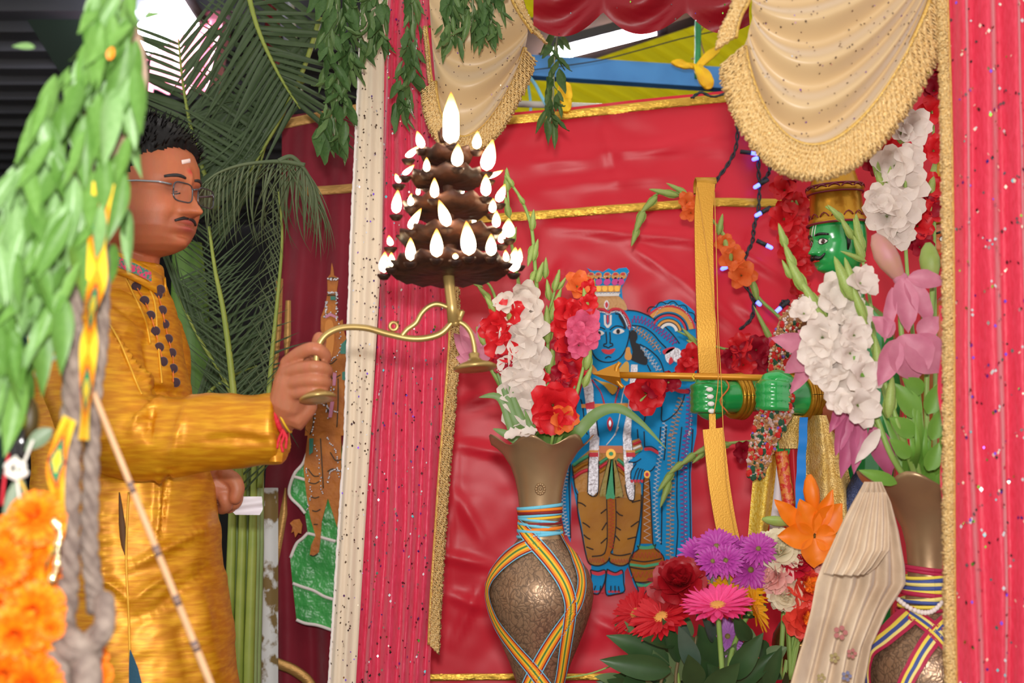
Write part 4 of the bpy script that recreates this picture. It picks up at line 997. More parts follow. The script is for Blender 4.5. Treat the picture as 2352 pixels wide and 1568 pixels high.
def tier(py, r, hgt, nsc):
    pr_ = [(0.001, lz(py) + 0.004), (r * 0.5, lz(py) + 0.002), (r * 0.86, lz(py) + 0.004), (r, lz(py) + hgt), (r * 1.01, lz(py) + hgt * 0.7), (r * 0.9, lz(py) - 0.003), (r * 0.45, lz(py) - 0.007), (0.001, lz(py) - 0.007)]
    v_, f_ = lathe(pr_, nsc * 4, wob=lambda th, i, rr, z: (rr * (1 + (0.035 * math.cos(nsc * th) if 2 <= i <= 5 else 0)), z + (0.003 * math.cos(nsc * th) if i in (3, 4, 5) else 0)))
    return obj('tier', ([TILT @ p for p in v_], f_), SOOT, lamp)
tiers = [(625, 147, 16), (552, 118, 14), (478, 103, 13), (408, 86, 12), (352, 62, 10)]
for py, r, n in tiers: tier(py, r * KL, 0.012, n)
tier(300, 20 * KL, 0.012, 6)
v_, f_ = lathe([(26 * KL, lz(628)), (30 * KL, lz(600)), (16 * KL, lz(575)), (18 * KL, lz(552)), (22 * KL, lz(530)), (12 * KL, lz(500)), (16 * KL, lz(478)), (10 * KL, lz(430)), (14 * KL, lz(408)), (9 * KL, lz(370)), (10 * KL, lz(352)), (5 * KL, lz(320)), (8 * KL, lz(300))], 20)
obj('column', ([TILT @ p for p in v_], f_), SOOT, lamp)
v_, f_ = tube([P(1029, 622, DLM), P(1033, 660, DLM - 0.002), P(1038, 700, DLM - 0.004), P(1043, 742, DLM - 0.004)], [14 * KL, 12.5 * KL, 13 * KL, 15 * KL], 14)
obj('stem', (v_, f_), LB, lamp)
# cups and flames at the photographed spots, standing on the rim of their tier
fl_list = [(1036, 332, 110, 0, 4, 0.9, 300, 20), (968, 340, 36, -10, 3, 1.2, 352, 62), (1095, 342, 38, 2, 2, 1.2, 352, 62), (938, 362, 26, 26, 4, 1.7, 408, 86), (1050, 382, 48, 2, 1, 1.2, 408, 86), (1118, 392, 66, 14, 2, 1.1, 408, 86),
           (980, 394, 30, 0, 1, 1.1, 408, 86), (930, 402, 22, 22, 1, 1.6, 408, 86), (1122, 410, 18, 34, 1, 1.6, 408, 86), (916, 420, 20, -8, 2, 1.4, 478, 103), (998, 454, 42, 0, 1, 1, 478, 103), (1116, 450, 46, 0, 1, 1.1, 478, 103),
           (910, 490, 50, 4, 1, 1, 478, 103), (943, 472, 26, 2, 1, 1.2, 478, 103), (1146, 464, 38, 14, 1, 1.2, 478, 103), (1131, 488, 30, 2, 1, 1.2, 478, 103), (944, 526, 44, 24, 1, 1.0, 552, 118), (1026, 520, 56, -18, 1, 1.0, 552, 118),
           (1140, 522, 36, 0, 1, 1.1, 552, 118), (1168, 545, 40, 0, 1, 1.6, 552, 118), (1152, 558, 26, 2, 1, 1.4, 552, 118), (897, 564, 22, -4, 1, 1.4, 552, 118), (943, 598, 48, 0, 1, 1.0, 625, 147), (1003, 590, 60, 0, 1, 1.0, 625, 147),
           (1077, 586, 72, -6, 1, 1.0, 625, 147), (1128, 587, 46, 0, 1, 1.1, 625, 147), (882, 626, 44, 2, 1, 1.2, 625, 147), (899, 612, 30, 0, 1, 1.2, 625, 147), (1163, 600, 24, -2, 1, 1.2, 625, 147), (1180, 624, 52, 4, 1, 1.2, 625, 147), (1191, 606, 34, 4, 1, 1, 625, 147), (1046, 594, 12, 0, 1, 1.2, 625, 147),
           (1060, 448, 26, 4, -1, 1.0, 478, 103), (1090, 520, 24, -3, -1, 1.0, 552, 118), (960, 448, 22, 2, -1, 1.0, 478, 103)]
def flame_mesh(base, h, lean, wide):
    V, F, heat = [], [], []
    n, m = 12, 10
    for i in range(n + 1):
        s = i / n
        r = h * 0.17 * wide * (math.sin(PI * s ** 0.62) ** 0.9 + 0.02) if h > 20 else h * 0.3 * wide * (math.sin(PI * s ** 0.75) + .02)
        r = min(r, 17 * wide)
        cx_ = base[0] + lean * s ** 1.4; cy = base[1] - h * s
        c = P(cx_, cy, base[2])
        for k in range(m):
            th = 2 * PI * k / m
            V.append(c + Vector((r * KL * math.cos(th), r * KL * math.sin(th), 0)))
            heat.append(max(0, min(1, (1.25 - s * 1.25) * min(1, 0.35 + s * 5))))
    for i in range(n):
        for k in range(m):
            a = i * m + k; b = i * m + (k + 1) % m; F.append((a, b, b + m, a + m))
    F.append(tuple(range(m - 1, -1, -1))); F.append(tuple(range(n * m, n * m + m)))
    me = mesh('flame', (V, F), FLM)
    ca = me.color_attributes.new('wick_glow', 'FLOAT_COLOR', 'POINT'); ca.data.foreach_set('color', [q for h_ in heat for q in (h_, h_, h_, 1.0)])
    return me
cup_prof = [(0.001, -0.004), (0.006, -0.003), (0.010, 0.002), (0.011, 0.005), (0.009, 0.0045), (0.004, 0.001), (0.001, 0.001)]
cupm = mesh('oil_cup', lathe(cup_prof, 12), SOOT)
for (x, y, h, lean, fr, wide, ty, tr) in fl_list:
    dx = x - 1034; q = max(-1, min(1, dx / tr)); dep = DLM - math.sqrt(max(0, 1 - q * q)) * tr * KL * (1 if fr > 0 else -1)
    put('flame', flame_mesh((x, y, dep), h * 1.1, lean, wide * 1.2), lamp)
    put('oil_cup', cupm, lamp, Matrix.Translation(P(x, y + 3, dep) - Vector((0, 0, 0.006))))
# handle
def hp(*a): return [P(x, y, DLM - 0.004) for x, y in crom(a, 6)]
obj('handle', round_tube(hp((731, 905), (728, 860), (727, 815), (736, 785), (756, 764), (790, 752), (840, 753), (888, 766), (940, 777), (980, 776), (1015, 764), (1040, 738)), 7.5 * KL, 12), LB, lamp)
obj('scroll', round_tube(hp((924, 770), (936, 756), (955, 742), (968, 720), (985, 704), (1005, 698), (1030, 706)), 6 * KL, 10), LB, lamp)
obj('ring', tube([P(904 + 9 * math.cos(a * PI / 8), 749 + 9 * math.sin(a * PI / 8), DLM - 0.004) for a in range(17)], 4 * KL, 8, False), LB, lamp)
obj('leaf_spur', round_tube(hp((1046, 742), (1056, 728), (1062, 712)), [9 * KL] * 6 + [7 * KL] * 6 + [2 * KL], 8), LB, lamp)
obj('leaf_spur', round_tube(hp((1046, 735), (1050, 722), (1048, 708)), [9 * KL] * 6 + [7 * KL] * 6 + [3 * KL], 8), LB, lamp)
obj('spout', round_tube(hp((1044, 736), (1064, 744), (1080, 762), (1088, 788), (1091, 812)), 6 * KL, 10), LB, lamp)
def foot(px, py, w, ax):
    pr_ = [(7 * KL, 34 * KL), (13 * KL, 30 * KL), (11 * KL, 22 * KL), (18 * KL, 14 * KL), (w * 0.8 * KL, 6 * KL), (w * KL, 0), (w * KL, -5 * KL), (w * 0.9 * KL, -7 * KL), (w * 0.4 * KL, -4 * KL), (0.0005, -4 * KL)]
    v_, f_ = lathe(pr_, 32); mtx = Matrix.Translation(P(px, py, DLM - 0.004)) @ ax
    return obj('foot', ([mtx @ p for p in v_], f_), LB, lamp)
foot(1091, 842, 50, rotx(math.radians(-6)) @ roty(math.radians(-5)))
foot(730, 912, 43, rotx(math.radians(-10)) @ roty(math.radians(-8)))
# ------------------------------------------------------------------ flowers
def flower_mesh(name, mats, rings, stamens=None):
    """rings: list of (count, rot0, open angle, petal kwargs, size, material index, z, r0); axis +Z"""
    items = []
    for (n, r0, op, kw, sc, mi, z, rad) in rings:
        for k in range(n):
            kk = dict(kw); kk['ph'] = U(0, 6); a = r0 + 2 * PI * k / n + U(-.08, .08)
            v, f = petal(**kk)
            m = rotz(a) @ Matrix.Translation((0, rad, z)) @ rotx(op + U(-.08, .08)) @ Matrix.Scale(sc * U(.92, 1.06), 4)
            items.append(([m @ p for p in v], f, mi))
    if stamens: items += stamens
    V, F, X = combm(items)
    return mesh(name, (V, F), mats, True, X)
WHT = M('petal_white', (236, 226, 214), 0.55, spec=0.3, transl=0.25, var=(40, (228, 214, 206), 0.3))
RED = M('petal_red', (226, 40, 40), 0.45, spec=0.4, transl=0.2, var=(30, (206, 24, 44), 0.3))
CRM = M('petal_crimson', (170, 18, 44), 0.5, spec=0.3, transl=0.15, var=(30, (140, 12, 34), 0.3))
PNK = M('petal_pink', (232, 110, 150), 0.5, spec=0.3, transl=0.25, var=(30, (220, 84, 120), 0.3))
SAL = M('petal_orange', (240, 128, 60), 0.5, spec=0.3, transl=0.25, var=(30, (232, 100, 50), 0.3))
LIL = M('petal_lily_pink', (220, 150, 170), .5, spec=.35, transl=.2, var=(26, (194, 106, 136), .25), stretch=(1, 1, .4))
ORL = M('petal_lily_orange', (250, 140, 26), 0.45, spec=0.4, transl=0.2, var=(20, (244, 120, 16), 0.3))
STEM = M('stem_green', (124, 160, 70), 0.5, var=(30, (150, 178, 96), 0.3))
BUD = M('bud_green', (140, 170, 76), 0.5, transl=0.15, var=(40, (172, 192, 110), 0.3))
LEAF = M('blade_green', (92, 130, 58), 0.45, transl=0.2, var=(20, (116, 150, 74), 0.3))
def glad_floret(name, m):
    g = dict(L=1.0, W=.86, bend=-1.15, cup=.4, ruf=.075, rf=1.8, nu=9, nv=6, base=.25)
    return flower_mesh(name, [m, BUD], [(3, 0, 1.25, g, 1, 0, 0, .03), (3, PI / 3, 1.12, g, 1.02, 0, -.02, .04), (3, .4, 1.5, dict(L=.4, W=.2, bend=.1, cup=.3, nu=4, nv=2), 1, 1, -.3, .02)])
FLO = {k: [glad_floret('floret_' + k, m) for _ in range(3)] for k, m in (('white', WHT), ('red', RED), ('crimson', CRM), ('pink', PNK), ('orange', SAL))}
budm = []
for m in (BUD,):
    v, f = lathe([(.02, 0), (.10, .12), (.135, .35), (.11, .65), (.05, .9), (.004, 1.0)], 8)
    lv, lf = petal(L=.75, W=.34, shape='leaf', bend=.15, cup=.8, nu=5, nv=2)
    budm.append(mesh('bud', comb([(v, f, rotx(-PI / 2) @ Matrix.Scale(-1, 4, (0, 1, 0)) if False else Matrix.Rotation(-PI / 2, 4, 'X')), (lv, lf, Matrix.Translation((0, 0, -.13)))]), m))
def to3(pts, d):
    """photo pixels to points; stalks that start in a vase mouth start inside its neck"""
    out = [P(p[0], p[1], p[2] if len(p) > 2 else d) for p in pts]
    x, y = pts[0][:2]
    if y >= 1040 and 1180 < x < 1310: out[0] = P(1240 + (x - 1240) * .5, 1075, 2.65)
    elif y >= 1130 and 2050 < x < 2200: out[0] = P(2130 + (x - 2110) * .4, 1160, 2.35)
    return out
CAMD = Vector((0, -1, 0))
def spike(label, stem, d, florets=(), buds=(), leaves=(), r=0.0045, kind='gladiolus', group=None, cat='flower', stemm=None):
    """one flower stalk: stem path px, florets (px,py,size px,colour[,face dx,dz[,depth]]), buds (px,py,tipx,tipy,size)"""
    pts = crom(to3(stem, d), 6) if False else [Vector(q) for q in crom([tuple(p) for p in to3(stem, d)], 6)]
    t = thing(kind, label, cat, pts[0], group)
    n = len(pts)
    obj('stem', tube(pts, [lerp(r, r * 0.45, i / (n - 1)) for i in range(n)], 8), stemm or STEM, t)
    for fl_ in florets:
        x, y, sz, colr = fl_[:4]; fx, fz = (fl_[4], fl_[5]) if len(fl_) > 5 else (U(-.5, .2), U(-.1, .4)); dd = fl_[6] if len(fl_) > 6 else d - 0.02
        face = (CAMD + Vector((fx, 0, fz))).normalized(); k = S(dd) * sz * 0.80
        pos = P(x, y, dd) - face * k * 0.5
        put('floret', random.choice(FLO[colr]), t, frame(pos, Vector((U(-1, 1), 0, U(-1, 1))), face, k))
    for b in buds:
        x, y, tx, ty = b[:4]; w = b[4] if len(b) > 4 else 1.0; A = P(x, y, d - 0.006); B = P(tx, ty, d - 0.012); L = (B - A).length
        put('bud', budm[0], t, frame(A, B - A, CAMD, (L * w, L, L * w)))
    for lf_ in leaves:
        blade(t, lf_[0], lf_[1] if len(lf_) > 1 else 26, lf_[2] if len(lf_) > 2 else d)
    return t
def blade(parent, path, wpx, d, m=None, name='leaf', fold=0.25):
    """long strap leaf along photo pixels"""
    pts = [Vector(q) for q in crom([tuple(q) for q in to3(path, d)], 6)]
    n = len(pts); V, F = [], []
    for i, p in enumerate(pts):
        tdir = (pts[min(i + 1, n - 1)] - pts[max(i - 1, 0)]).normalized(); side = tdir.cross(CAMD).normalized(); s = i / (n - 1)
        w = wpx * S(d) / 2 * max(0.04, min(1, .55 + 2 * s) * (1 - s ** 3))
        for k in (-1, 0, 1): V.append(p + side * w * k + CAMD * (-abs(k) * w * fold + w * fold))
    for i in range(n - 1):
        for k in range(2):
            a = i * 3 + k; F.append((a, a + 1, a + 4, a + 3))
    return obj(name, (V, F), m or LEAF, parent)
# ---- gladioli in the left vase
DV = 2.64
spike('tall white gladiolus with large open florets in the centre of the left vase', [(1240, 1060), (1236, 960), (1232, 860), (1236, 760), (1234, 680), (1228, 600), (1220, 520), (1196, 456), (1160, 404)], DV,
      [(1202, 672, 60, 'white', -.7, .1), (1208, 712, 72, 'white', -.3, .1), (1222, 748, 66, 'white', .1, .3), (1180, 790, 88, 'white', -.3, .0), (1216, 802, 76, 'white', .2, .1), (1192, 845, 80, 'white', -.2, .0), (1218, 852, 66, 'white', .3, -.1), (1184, 895, 84, 'white', -.3, -.2), (1204, 940, 78, 'white', 0, -.3)],
      [(1226, 560, 1212, 612), (1230, 620, 1214, 660), (1222, 530, 1226, 480), (1205, 470, 1186, 440), (1180, 430, 1160, 396), (1232, 650, 1248, 600), (1224, 600, 1236, 548)], r=.0055)
spike('thin green gladiolus tip rising behind the right side of the flames', [(1236, 1060), (1226, 900), (1206, 740), (1186, 620), (1172, 540), (1168, 470), (1162, 390)], DV + .03, [], [(1186, 610, 1176, 560), (1176, 560, 1186, 520), (1170, 500, 1160, 450), (1166, 440, 1164, 384), (1200, 700, 1188, 640), (1206, 720, 1216, 660)])
spike('red gladiolus leaning left in the left vase beside the lamp spout', [(1222, 1060), (1200, 960), (1175, 860), (1158, 760), (1140, 690), (1120, 650), (1098, 655)], DV,
      [(1160, 724, 64, 'red', -.2, .3), (1124, 748, 56, 'red', -.6, .1), (1150, 800, 62, 'red', -.2, -.1), (1142, 760, 50, 'red', -.4, .2), (1148, 840, 40, 'crimson', -.3, -.3), (1160, 690, 40, 'white', -.2, .5)],
      [(1140, 720, 1112, 676), (1128, 690, 1096, 656), (1110, 660, 1086, 652), (1170, 740, 1176, 690)])
spike('scarlet gladiolus leaning right in front of the blue figure', [(1262, 1060), (1290, 940), (1312, 850), (1330, 760), (1346, 690), (1358, 640)], DV,
      [(1326, 650, 50, 'orange', .0, .3), (1352, 660, 34, 'red', .2, .4), (1304, 716, 58, 'red', 0, .2), (1326, 716, 50, 'red', .2, .2), (1290, 748, 48, 'red', -.2, 0), (1312, 790, 60, 'red', .1, .1), (1296, 800, 46, 'crimson', -.3, -.2), (1318, 848, 56, 'red', 0, -.2), (1294, 856, 46, 'crimson', -.2, -.2), (1308, 890, 44, 'red', .1, -.3), (1282, 900, 40, 'crimson', -.1, -.3)],
      [(1352, 700, 1366, 640), (1346, 690, 1352, 636), (1350, 710, 1300, 702, .6), (1340, 760, 1356, 700), (1330, 800, 1336, 748)])
spike('pink gladiolus beside the blue face in the left vase', [(1276, 1060), (1312, 940), (1336, 860), (1350, 790), (1356, 730)], DV - .03,
      [(1346, 742, 62, 'pink', .2, .1), (1322, 760, 44, 'pink', -.2, .2), (1356, 776, 42, 'pink', .3, -.1), (1330, 795, 44, 'pink', 0, -.2), (1352, 690, 36, 'red', 0, .4)],
      [(1344, 800, 1326, 750, 1.2), (1346, 850, 1356, 790, 1.2), (1340, 890, 1360, 840), (1350, 720, 1340, 660)])
spike('single large red gladiolus flower low in the front of the left vase', [(1262, 1060), (1268, 1010), (1272, 960)], DV - .06, [(1274, 930, 88, 'red', .1, -.05), (1258, 965, 60, 'red', -.3, -.5), (1290, 970, 54, 'orange', .2, -.6)], [], r=.004)
spike('green budded gladiolus stalk between the white and scarlet ones', [(1246, 1060), (1256, 900), (1258, 800), (1262, 720), (1276, 660), (1284, 620)], DV + .01, [(1246, 812, 24, 'red', .2, 0), (1252, 868, 22, 'red', .2, 0)],
      [(1258, 790, 1256, 700, .9), (1262, 740, 1290, 660, .8), (1262, 690, 1256, 640), (1272, 670, 1286, 618), (1282, 665, 1302, 634), (1258, 850, 1244, 790), (1260, 860, 1272, 790), (1252, 640, 1254, 590)])
t = thing('leaf_sheaf', 'sheaf of long green gladiolus leaves fanned out of the left vase', 'leaves', P(1240, 1050, DV))
for path, w in (([(1290, 1050), (1290, 1012, 2.64), (1320, 1000), (1370, 950), (1420, 938), (1470, 968), (1530, 1030)], 30), ([(1215, 1050), (1215, 1012, 2.64), (1190, 980), (1160, 900), (1140, 850)], 24), ([(1228, 1050), (1228, 1012, 2.64), (1205, 980), (1180, 920), (1170, 880)], 26), ([(1240, 1055), (1240, 1012, 2.64), (1225, 1000), (1205, 940)], 30), ([(1270, 1050), (1270, 1012, 2.64), (1296, 980), (1320, 900), (1340, 860)], 26), ([(1256, 1050), (1256, 1012, 2.64), (1262, 980), (1280, 920)], 28), ([(1180, 1010), (1150, 916), (1100, 912)], 20), ([(1200, 1020), (1170, 1000), (1132, 984)], 24), ([(1282, 1050), (1282, 1012, 2.64), (1300, 990), (1316, 940)], 26), ([(1235, 1050), (1235, 1012, 2.64), (1232, 990), (1240, 930)], 30)):
    blade(t, path, w, DV - .02 if w != 30 else DV - .05)
t = thing('fallen_petals', 'two cream fallen petals lying on the rim of the left vase', 'petals', P(1190, 1000, DV - .08))
for x, y, a in ((1176, 1002, .3), (1210, 996, -.4)):
    v, f = petal(L=44 * S(2.6), W=34 * S(2.6), bend=.6, cup=.5, ruf=.004); put('petal', mesh('petal', (v, f), WHT), t, frame(P(x - 18, y + 2, DV - .085), Vector((1, 0, .15 * a)), Vector((0, -.7, .7))))
# ---- lilies
def lily_mesh(m, n2=M('lily_throat', (236, 200, 190), .5)):
    g = dict(L=1.0, W=.42, shape='leaf', bend=-.95, cup=.5, ruf=.012, rf=2, nu=9, nv=6)
    st = []
    for k in range(6):
        a = k * PI / 3 + .3; tp = tube([Vector((0, 0, .1)), Vector((.08 * math.cos(a), .08 * math.sin(a), .4)), Vector((.2 * math.cos(a), .2 * math.sin(a), .62))], .012, 5); st.append((tp[0], tp[1], 1))
        an = sphere((.2 * math.cos(a), .2 * math.sin(a), .63), .035, 6, 4, (1, 1.6, .7)); st.append((an[0], an[1], 2))
    return flower_mesh('lily_head', [m, M('filament', (206, 190, 110), .5), M('anther', (190, 90, 30), .7)], [(3, 0, 1.0, dict(g, W=.5), 1, 0, 0, .02), (3, PI / 3, .9, g, 1.02, 0, -.02, .02)], st)
LP, LO = lily_mesh(LIL), lily_mesh(ORL)
def lily(label, stem, d, heads, buds=(), me=LP, bm_=None, cat='flower'):
    pts = [Vector(q) for q in crom([tuple(p) for p in to3(stem, d)], 6)]
    t = thing('lily', label, cat, pts[0]); obj('stem', tube(pts, .0045, 8), STEM, t)
    for x, y, sz, fx, fz, dd in heads:
        face = (CAMD + Vector((fx, 0, fz))).normalized(); k = S(dd) * sz * .62
        put('lily_head', me, t, frame(P(x, y, dd) - face * k * .5, Vector((U(-1, 1), U(-1, 1), U(-1, 1))), face, k))
    for x, y, tx, ty, w, m in buds:
        A, B = P(x, y, d - .02), P(tx, ty, d - .03); L = (B - A).length; rr = w * S(d) / 2
        pr_ = [(rr * .25, 0), (rr * .6, L * .12), (rr * .95, L * .4), (rr, L * .6), (rr * .7, L * .85), (rr * .25, L)]
        v, f = lathe(pr_, 12, wob=lambda th, i, r_, z: (r_ * (1 + .1 * math.cos(3 * th)), z)); f.append(tuple(range(len(v) - 12, len(v))))
        put('bud', mesh('bud', (v, f), m), t, frame(A, CAMD, B - A))
    return t
def loose(t, items, m, d):
    """separate large petals, each its own part: (x0,y0)->(x1,y1), width px, bend"""
    for x0, y0, x1, y1, w, bend in items:
        A, B = P(x0, y0, d), P(x1, y1, d); L = (B - A).length * 1.08
        v, f = petal(L=L, W=w * S(d), shape='leaf', bend=bend, cup=.4, ruf=.003, nu=9, nv=6)
        put('petal', mesh('petal', (v, f), m), t, frame(A, B - A + CAMD * .02, CAMD * (1 if bend < 0 else -1) if False else CAMD))
DRF = 2.3
LBUD = M('lily_bud_pink', (206, 138, 150), .5, var=(30, (196, 160, 110), .3), transl=.15)
t = lily('wilting pink lily with drooping petals and a long pink bud in the right vase', [(2100, 1140), (2095, 1000), (2085, 860), (2070, 760), (2068, 650)], DRF, [], [(2070, 644, 2012, 536, 54, LBUD), (2068, 660, 2075, 625, 36, LIL)])
loose(t, [(2068, 640, 2086, 756, 60, -.5), (2080, 640, 2140, 740, 48, -.6), (2086, 636, 2166, 650, 44, -.5), (2070, 770, 2110, 870, 110, -.9), (2084, 780, 2160, 850, 96, -.8), (2060, 780, 2020, 880, 56, -.5), (2110, 770, 2150, 730, 50, -.6), (2050, 770, 2004, 730, 46, -.6), (2050, 660, 2030, 780, 30, -.3)], LIL, DRF - .05)
t = lily('pink lily at the right end of the gold arrow, left of the white gladioli', [(2080, 1140), (2000, 960), (1900, 850), (1850, 806)], DRF + .08, [], [])
loose(t, [(1868, 800, 1776, 778, 50, -.4), (1866, 808, 1790, 860, 54, .3), (1868, 816, 1816, 900, 36, -.3), (1880, 790, 1830, 760, 30, -.3)], LIL, DRF + .06)
t = lily('dark pink withered lily petals hanging below the white gladioli in the right vase', [(2090, 1140), (2040, 1040), (1990, 960), (1960, 930)], DRF + .03, [], [])
loose(t, [(1950, 930, 1920, 1040, 40, -.4), (1960, 940, 1936, 1090, 44, -.5), (1975, 950, 1960, 1080, 40, -.3), (2000, 980, 2050, 1090, 56, -.7), (1940, 920, 1904, 990, 30, -.4)], M('petal_withered', (170, 66, 104), .5, var=(16, (196, 110, 150), .3), transl=.15), DRF + .01)
loose(t, [(2020, 985, 1966, 1060, 30, -.5)], WHT, DRF - .02)
lily('green unopened lily bud standing beside the right curtain fringe', [(2120, 1140), (2128, 900), (2138, 740), (2142, 650)], DRF + .02, [], [(2142, 650, 2136, 556, 46, BUD), (2136, 760, 2130, 706, 26, BUD)])
t = lily('pink lily behind the lamp spout on the left of the left vase', [(1216, 1060), (1170, 930), (1130, 850), (1100, 810)], DV + .02, [], [(1096, 750, 1122, 800, 26, BUD)])
loose(t, [(1100, 830, 1046, 770, 46, -.4), (1098, 826, 1060, 740, 40, -.4), (1106, 826, 1108, 736, 34, -.4), (1104, 836, 1050, 822, 44, -.3), (1106, 830, 1120, 790, 34, -.4)], LIL, DV)
# ---- white gladioli in the right vase
spike('white gladiolus with creamy open florets leaning left in the right vase', [(2090, 1150), (2050, 1050), (2010, 950), (1975, 880), (1940, 810), (1900, 740), (1862, 680), (1820, 610), (1792, 530)], DRF,
      [(1916, 662, 66, 'white', -.2, .3), (1940, 694, 80, 'white', .0, .2), (1838, 716, 52, 'white', -.7, .2), (1962, 730, 76, 'white', .3, .1), (1884, 772, 78, 'white', -.4, 0), (1928, 750, 60, 'white', -.1, 0), (1880, 816, 72, 'white', -.5, -.1), (1904, 850, 78, 'white', -.3, -.2), (1924, 888, 72, 'white', -.2, -.3), (1870, 850, 44, 'white', -.8, -.2)],
      [(1880, 710, 1836, 640), (1850, 670, 1808, 590), (1826, 620, 1800, 556), (1806, 570, 1788, 512), (1900, 740, 1860, 690), (1930, 790, 1880, 740, .8), (1960, 850, 1890, 796, .5), (1818, 640, 1796, 596)], r=.0055)
spike('white gladiolus with a yellowish bud in the middle of the right vase', [(2100, 1150), (2070, 1000), (2040, 900), (2000, 790), (1970, 700), (1940, 620)], DRF - .03,
      [(1972, 768, 62, 'white', .2, 0), (1956, 816, 62, 'white', -.1, -.3), (1990, 866, 66, 'white', .2, -.2), (1976, 940, 72, 'white', 0, -.4), (1928, 930, 48, 'white', -.4, -.4), (1984, 640, 60, 'white', .2, .4)],
      [(1960, 690, 1916, 588, 1.0), (1966, 680, 1940, 590, .9), (1990, 740, 1950, 640, .7), (2000, 800, 1980, 720), (2020, 860, 2010, 770), (2040, 960, 2050, 860)], r=.005)
spike('tall white gladiolus at the back between the large swag and the right fringe', [(2120, 1150), (2110, 900), (2090, 700), (2080, 560), (2080, 440), (2076, 320), (2070, 220), (2066, 160)], 2.55,
      [(2104, 282, 70, 'white', .3, .2), (2070, 300, 40, 'white', -.3, .2), (2052, 372, 78, 'white', -.4, .1), (2094, 360, 60, 'white', .2, .1), (2086, 418, 80, 'white', 0, .1), (2006, 452, 56, 'white', -.6, .1), (2036, 492, 80, 'white', -.3, 0), (2080, 480, 76, 'white', .2, 0), (2064, 536, 62, 'white', 0, -.3), (2030, 460, 60, 'white', -.2, .2)],
      [(2070, 260, 2064, 190), (2070, 330, 2060, 270), (2030, 430, 2004, 380), (2020, 420, 2016, 370), (2040, 430, 2046, 380), (2074, 230, 2090, 160), (2060, 220, 2080, 150)])
spike('red gladiolus at the back beside the right fringe', [(2150, 1150), (2148, 800), (2146, 600), (2146, 400), (2140, 200), (2130, 110)], 2.62,
      [(2146, 250, 64, 'red', 0, .1), (2152, 200, 50, 'crimson', .1, .2), (2150, 150, 44, 'crimson', 0, .3), (2026, 340, 70, 'red', -.2, .2, 2.68), (2010, 370, 50, 'crimson', -.4, 0, 2.68), (2140, 430, 60, 'red', .1, 0), (2132, 480, 50, 'crimson', 0, -.1), (2108, 520, 56, 'red', -.2, -.2), (2112, 570, 50, 'crimson', -.3, -.3), (2150, 340, 56, 'red', 0, .1), (2152, 480, 50, 'red', 0, 0)],
      [(2130, 480, 2150, 360, .7), (2126, 560, 2144, 440, .5), (2120, 160, 2104, 100), (2140, 130, 2146, 70)])
spike('thin green gladiolus stalk in front of the green statue crown', [(2060, 1140), (2030, 900), (2000, 700), (1986, 620), (1970, 560), (1940, 510), (1896, 474)], 2.5, [], [(1984, 600, 1960, 540, 1.0), (1960, 550, 1930, 500), (1940, 510, 1900, 470), (1984, 580, 1960, 500, .8), (1990, 600, 1930, 576, .7), (1972, 560, 1966, 490)], r=.004)
t = thing('leaf_sheaf', 'bunch of fresh green stems and leaves filling the mouth of the right vase', 'leaves', P(2110, 1130, DRF))
for k in range(16):
    x = 2060 + 7.5 * k + U(-6, 6); tx = x + U(-70, 40) - 10; ty = U(860, 1010)
    blade(t, [(2080 + 5 * k, 1150), (2080 + 5 * k, 1090, 2.33), (lerp(2080 + 5 * k, tx, .5) + U(-8, 8), lerp(1100, ty, .5)), (min(tx, 2166), ty)], U(14, 24), DRF + U(-.05, .04), M('fresh_green', (96, 150, 50), .45, transl=.2, var=(20, (130, 176, 76), .3)))
FRESH = M('fresh_green')
for x, y, tx, ty, w in ((2110, 960, 2060, 880, 50), (2130, 950, 2164, 880, 44), (2100, 1000, 2050, 960, 44), (2140, 1010, 2166, 940, 40), (2090, 1050, 2050, 1010, 36), (2130, 1080, 2160, 1020, 40), (2060, 1110, 1980, 1080, 30), (2000, 860, 1966, 820, 44), (2120, 900, 2080, 870, 40)):
    A, B = P(x, y, DRF - .03), P(tx, ty, DRF - .05); v, f = petal(L=(B - A).length, W=w * S(DRF), shape='leaf', bend=-.4, cup=.3, nu=7, nv=4)
    put('leaf', mesh('leaf', (v, f), FRESH), t, frame(A, B - A, CAMD))
# ---- glads around the statue and bow
spike('arching orange gladiolus spray behind the gold bow with a drooping budded tip', [(1950, 1060), (1880, 860), (1800, 740), (1740, 680), (1690, 590), (1640, 510), (1590, 460), (1540, 440), (1500, 452), (1470, 500), (1454, 550)], 3.13,
      [(1690, 590, 50, 'orange', .3, .2), (1706, 634, 52, 'orange', 0, -.2), (1580, 460, 36, 'orange', 0, .2), (1586, 492, 36, 'orange', -.2, -.4), (1664, 560, 36, 'orange', -.1, 0)],
      [(1560, 450, 1490, 434, .8), (1580, 446, 1530, 420, .8), (1510, 450, 1470, 490), (1480, 480, 1456, 540), (1466, 520, 1450, 566), (1600, 470, 1560, 440), (1650, 540, 1660, 490), (1680, 600, 1660, 530), (1740, 690, 1720, 610, .6)])
spike('red gladiolus cluster standing before the green statue face', [(1960, 1060), (1900, 800), (1850, 660), (1830, 560), (1816, 470), (1806, 400)], 3.13,
      [(1800, 430, 50, 'red', -.3, .2), (1826, 470, 54, 'red', 0, .1), (1796, 500, 60, 'red', -.4, 0), (1830, 530, 60, 'red', .1, 0), (1820, 580, 60, 'red', -.1, -.1), (1842, 610, 46, 'red', .1, -.2), (1810, 540, 50, 'red', -.3, -.1), (1816, 400, 36, 'crimson', 0, .2), (1836, 660, 40, 'red', 0, -.3)],
      [(1820, 500, 1814, 430, .7), (1836, 500, 1826, 450, .7), (1840, 520, 1810, 470, .6)])
